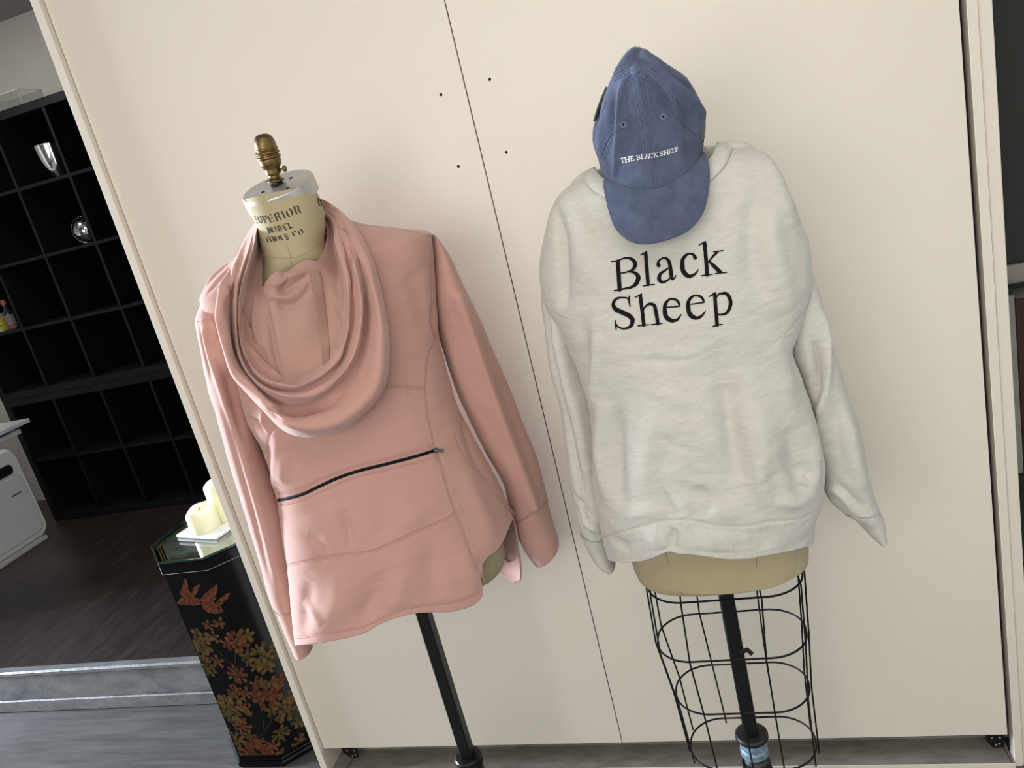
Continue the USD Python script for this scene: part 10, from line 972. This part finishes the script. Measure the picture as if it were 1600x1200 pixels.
part(zp_, "slider", oriented(box(-0.004, 0.005, -0.0042, 0.0042, -0.001, 0.003, 0.0012), q2[0], dirx, n2_[0]), "zip_metal", False, "dark metal zipper slider")
tab = trimesh.creation.extrude_polygon(Polygon([(0, -0.0022), (0.010, -0.0030), (0.0115, 0), (0.010, 0.0030), (0, 0.0022)], [[(0.0065, -0.0012), (0.009, -0.0012), (0.009, 0.0012), (0.0065, 0.0012)]]), 0.001)
part(zp_, "pull_tab", oriented(tab, q2[0] + dirx * 0.004 + n2_[0] * 0.002, dirx, n2_[0]), "zip_metal", False)
q3, n3 = settle(D["pink_puller"][0], surf, PN, NN, 0.002)
dx = q3[1] - q3[0]; dx /= np.linalg.norm(dx)
sp = part(T_, "side_zip_pull", oriented(box(-0.003, 0.004, -0.003, 0.003, -0.001, 0.002, 0.001), q3[0], dx, n3[0]), "rose_metal", False, "rose metal pull at the end of the side zipper")
part(sp, "pull_tab", oriented(tab, q3[0] + dx * 0.003 + n3[0] * 0.002, dx, n3[0]), "rose_metal", False)


def sleeve(T, rows, power, cuff, folds, mat_, cuffmat, threadmat, n=200, m=360, wave=0.002, seed=1, G=GP, gap=0.0, rib=0.0012):
    lo = Loft(rows, G[2], power)
    th = np.linspace(0, 2 * math.pi, 60, endpoint=False)
    ct = (th.tolist(), np.interp(th, *cuff, period=2 * math.pi).tolist())
    ring = lo.at(np.linspace(0, 2 * math.pi, 80), np.interp(np.linspace(0, 2 * math.pi, 80), *ct, period=2 * math.pi))
    f = list(folds) + [(ring, -0.0014, 0.003, False)]
    P1_, N1_, m1 = cloth(lo, n, m, 0.0, ct, f, lip=0, wave=wave, seed=seed)
    s_ = part(T, "sleeve", m1, mat_, True)
    P2_, N2_, m2 = cloth(lo, n, 90, ct, 1.0, f, lip=0.03, wave=wave * 0.6, seed=seed)
    c_ = part(T, "cuff", m2, cuffmat, True)
    part(s_, "cuff_seam", sweep(ring, 0.0008, 5), threadmat)
    return lo, P1_, N1_, s_


sl = sleeve(T_, D["pink_sleeve_right"], 2.0, D["pink_cuff_right"], D["pink_sleeve_right_folds"], "pink_fleece", "pink_fleece", "pink_thread", seed=11)
sr = sleeve(T_, D["pink_sleeve_left"], 2.0, D["pink_cuff_left"], D["pink_sleeve_left_folds"], "pink_fleece", "pink_fleece", "pink_thread", seed=12)
part(sr[3], "seam", sweep(np.array(D["pink_drop_seam"]) + GP[2] * 0.0006, 0.0008, 5), "pink_thread")

# the cowl: a rolled double layer
COW = np.array(D["cowl"])
SG = loops_surface(COW, 420, 400)
NG = -grid_normals(SG)
SG = SG + NG * ((meshkit.fbm(SG * 14, 3, 21) - 0.5) * 0.004)[..., None]
SG = fold(SG, NG, D["cowl_folds"] + D["lining_folds"])
cut = int(400 * 7 / 10)
fa_, fb_ = SG[:, :cut + 1], SG[:, cut:]
part(T_, "cowl_collar", (fa_.reshape(-1, 3), grid_faces(420, cut + 1, True, True)), "pink_fleece", True, "thick draped cowl collar")
lin = part(T_, "collar_lining", (fb_.reshape(-1, 3), grid_faces(420, 400 - cut, True, True)), "pink_lining", True, "darker inner lining of the cowl")
NG2 = -grid_normals(SG)
tree2 = cKDTree(SG[:, cut:].reshape(-1, 3))
q, n = settle(D["strap"][0], tree2, SG[:, cut:].reshape(-1, 3), NG2[:, cut:].reshape(-1, 3), 0.0015)
part(T_, "neck_tape", ribbon(q, n, 0.0085, 0.0016), "pink_tape", 40, "ribbed tape hanging inside the collar")

# ---------------------------------------------------------------- white sweatshirt
Q_ = thing("sweatshirt", "white crew neck sweatshirt lettered across the chest on the right dress form", "sweatshirt", (XR, YR, 0.72))
tor = Loft(D["white_torso"], GW[2], 2.35)
sfold = [(v, -0.0014, 0.003, False) for v in D["white_seams"].values()]
ff = D["white_torso_folds"] + sfold
P, N, m = cloth(tor, 560, 460, tuple(D["white_neck"]), tuple(D["white_seam"]), ff, lip=0, wave=0.0035, seed=8)
body = part(Q_, "torso_panel", m, "white_fleece", True)
P3, N3, m3 = cloth(tor, 480, 90, tuple(D["white_seam"]), tuple(D["white_hem"]), ff, lip=0.035, wave=0.0035, seed=8)
part(Q_, "waistband", m3, "white_rib", True)
# neckband: a raised ribbed ring round the neck opening
th = np.linspace(0, 2 * math.pi, 161)[:-1]
e0 = tor.at(th, np.interp(th, *D["white_neck"], period=2 * math.pi))
cen = e0.mean(0)
ins = e0 + (cen - e0) * 0.14 + UP * 0.013
ins[:, 2] = np.maximum(ins[:, 2], e0[:, 2] + 0.006)
pr = [e0 - UP * 0.003, e0 + (e0 - cen) * 0.02 + UP * 0.001, e0 * 0.6 + ins * 0.4 + UP * 0.005 + (e0 - cen) * 0.02, ins + UP * 0.002, ins + (cen - ins) * 0.03 - UP * 0.001, ins + (cen - ins) * 0.03 - UP * 0.02]
nb_ = PchipInterpolator(np.arange(6), np.array(pr), axis=0)(np.linspace(0, 5, 24))
part(Q_, "neckband", (np.transpose(nb_, (1, 0, 2)).reshape(-1, 3), grid_faces(160, 24, True, True)), "white_rib", True)
surf = cKDTree(P.reshape(-1, 3)); PN, NN = P.reshape(-1, 3), N.reshape(-1, 3)
for k, v in D["white_seams"].items():
    q, n = settle(v, surf, PN, NN, 0.0003)
    part(body, "seam", sweep(q, 0.0007, 5), "white_thread")
    if k != "waist":
        s_ = np.cross(np.gradient(q, axis=0), n); s_ /= np.linalg.norm(s_, axis=1, keepdims=True) + 1e-9
        part(body, "topstitch", thread(q + s_ * 0.0035 + n * 0.0004, 0.0034, 0.00045), "white_thread")
chest = Drape(P, N, GW)
for g in D["chest_letters"]:
    part(body, "embroidered_letter", print_mesh(chest, g, 0.0012, 0.005, 0.0012), "black_thread", 40)
sleeve(Q_, D["white_sleeve_left"], 2.1, D["white_cuff_left"], D["white_sleeve_left_folds"], "white_fleece", "white_rib", "white_thread", seed=31, G=GW, wave=0.0035)
sleeve(Q_, D["white_sleeve_right"], 2.1, D["white_cuff_right"], D["white_sleeve_right_folds"], "white_fleece", "white_rib", "white_thread", seed=32, G=GW, wave=0.0035)

# ---------------------------------------------------------------- cap
K_ = thing("baseball_cap", "washed blue baseball cap hung over the neck of the white form", "cap", (XR, YR - 0.05, 1.40))
cr = Loft(D["cap_crown"], GW[2], 2.15)
cf = [(v, 0.0012, 0.0045, False) for v in D["cap_seams"].values()]
P, N, m = cloth(cr, 360, 300, 0.0, tuple(D["cap_edge"]), D["cap_folds"] + cf, lip=0.03, wave=0.0016, seed=5, scale=25, thick=0.002)
crown = part(K_, "crown", m, "washed_blue", True)
surf = cKDTree(P.reshape(-1, 3)); PN, NN = P.reshape(-1, 3), N.reshape(-1, 3)
for k, v in D["cap_seams"].items():
    q, n = settle(v, surf, PN, NN, 0.0004)
    s_ = np.cross(np.gradient(q, axis=0), n); s_ /= np.linalg.norm(s_, axis=1, keepdims=True) + 1e-9
    part(crown, "seam", sweep(q, 0.0007, 5), "blue_seam")
    part(crown, "topstitch", join(*[thread(q + s_ * o_ + n * 0.0003, 0.0032, 0.00045) for o_ in (-0.0085, -0.0045, 0.0045, 0.0085)]), "blue_thread")
cpt, cno = np.array(D["cap_points"][0]), np.array(D["cap_points"][1])
q, n = settle(cpt, surf, PN, NN, 0.0)
part(K_, "button", lathe([(0, 0.0048), (0.004, 0.0046), (0.0075, 0.0032), (0.0088, 0.0008), (0.0085, -0.002), (0, -0.002)], 36, n[0], q[0]), "washed_blue", True)
for k in (1, 2, 3):
    ey = part(K_, "eyelet", lathe([(0.0018, 0.0008), (0.0028, 0.0016), (0.0044, 0.0014), (0.0052, 0.0004), (0.0050, -0.0006), (0.0020, -0.0006)], 28, n[k], q[k]), "blue_thread", True)
    part(ey, "hole", lathe([(0, 0.0004), (0.0019, 0.0004), (0.0019, 0.0), (0, 0.0)], 18, n[k], q[k]), "hole_dark", False)
lettering = Drape(P, N, GW)
for g in D["cap_letters"]:
    part(crown, "embroidered_letter", print_mesh(lettering, g, 0.0009, 0.004, 0.0009), "cap_white_thread", 40)
inn, out = np.array(D["brim"][0]), np.array(D["brim"][1])
kk = np.linspace(0, 1, 41); k2 = np.linspace(0, 1, 121)
inn, out = CubicSpline(kk, inn, axis=0)(k2), CubicSpline(kk, out, axis=0)(k2)
s = np.linspace(-0.05, 1, 60)
arch = np.sin(np.pi * k2)[:, None] ** 0.6
B = inn[:, None] + (out - inn)[:, None] * s[None, :, None] + GW[2] * (0.010 * arch * np.sin(np.pi * np.clip(s, 0, 1))[None])[..., None]
nB = grid_normals(B, False)
if (nB.reshape(-1, 3) @ GW[2]).mean() < 0:
    nB = -nB
ring = np.concatenate([B + nB * 0.0016, (B * 1.0)[:, -1:] + (out - inn)[:, None] / np.linalg.norm((out - inn)[:, None], axis=-1, keepdims=True) * 0.0014, (B - nB * 0.0016)[:, ::-1]], 1)
g_ = grid_faces(ring.shape[0], ring.shape[1], False)
tri = trimesh.Trimesh(ring.reshape(-1, 3), np.vstack([g_[:, [0, 1, 2]], g_[:, [0, 2, 3]]]), process=False)
if (tri.face_normals[: len(tri.faces) // 8] @ GW[2]).mean() < 0:
    tri.invert()
brim = part(K_, "brim", tri, "washed_blue", True)
for f_ in (0.965, 0.90, 0.83, 0.76, 0.69):
    i = int(f_ * 59)
    part(brim, "topstitch", thread((B + nB * 0.0018)[4:-4, i], 0.0032, 0.0004), "blue_thread")
part(brim, "seam", sweep((B + nB * 0.002)[:, 3], 0.0008, 5), "blue_seam")
sb = cr.at(np.full(8, 3.05), np.linspace(0.27, 0.47, 8))
nbk = -GW[1] * 0.97 + GW[2] * 0.1
part(K_, "back_strap", ribbon(sb + nbk * 0.0012, np.tile(nbk, (8, 1)), 0.008, 0.0014), "black_strap", 30, "black adjuster strap end")
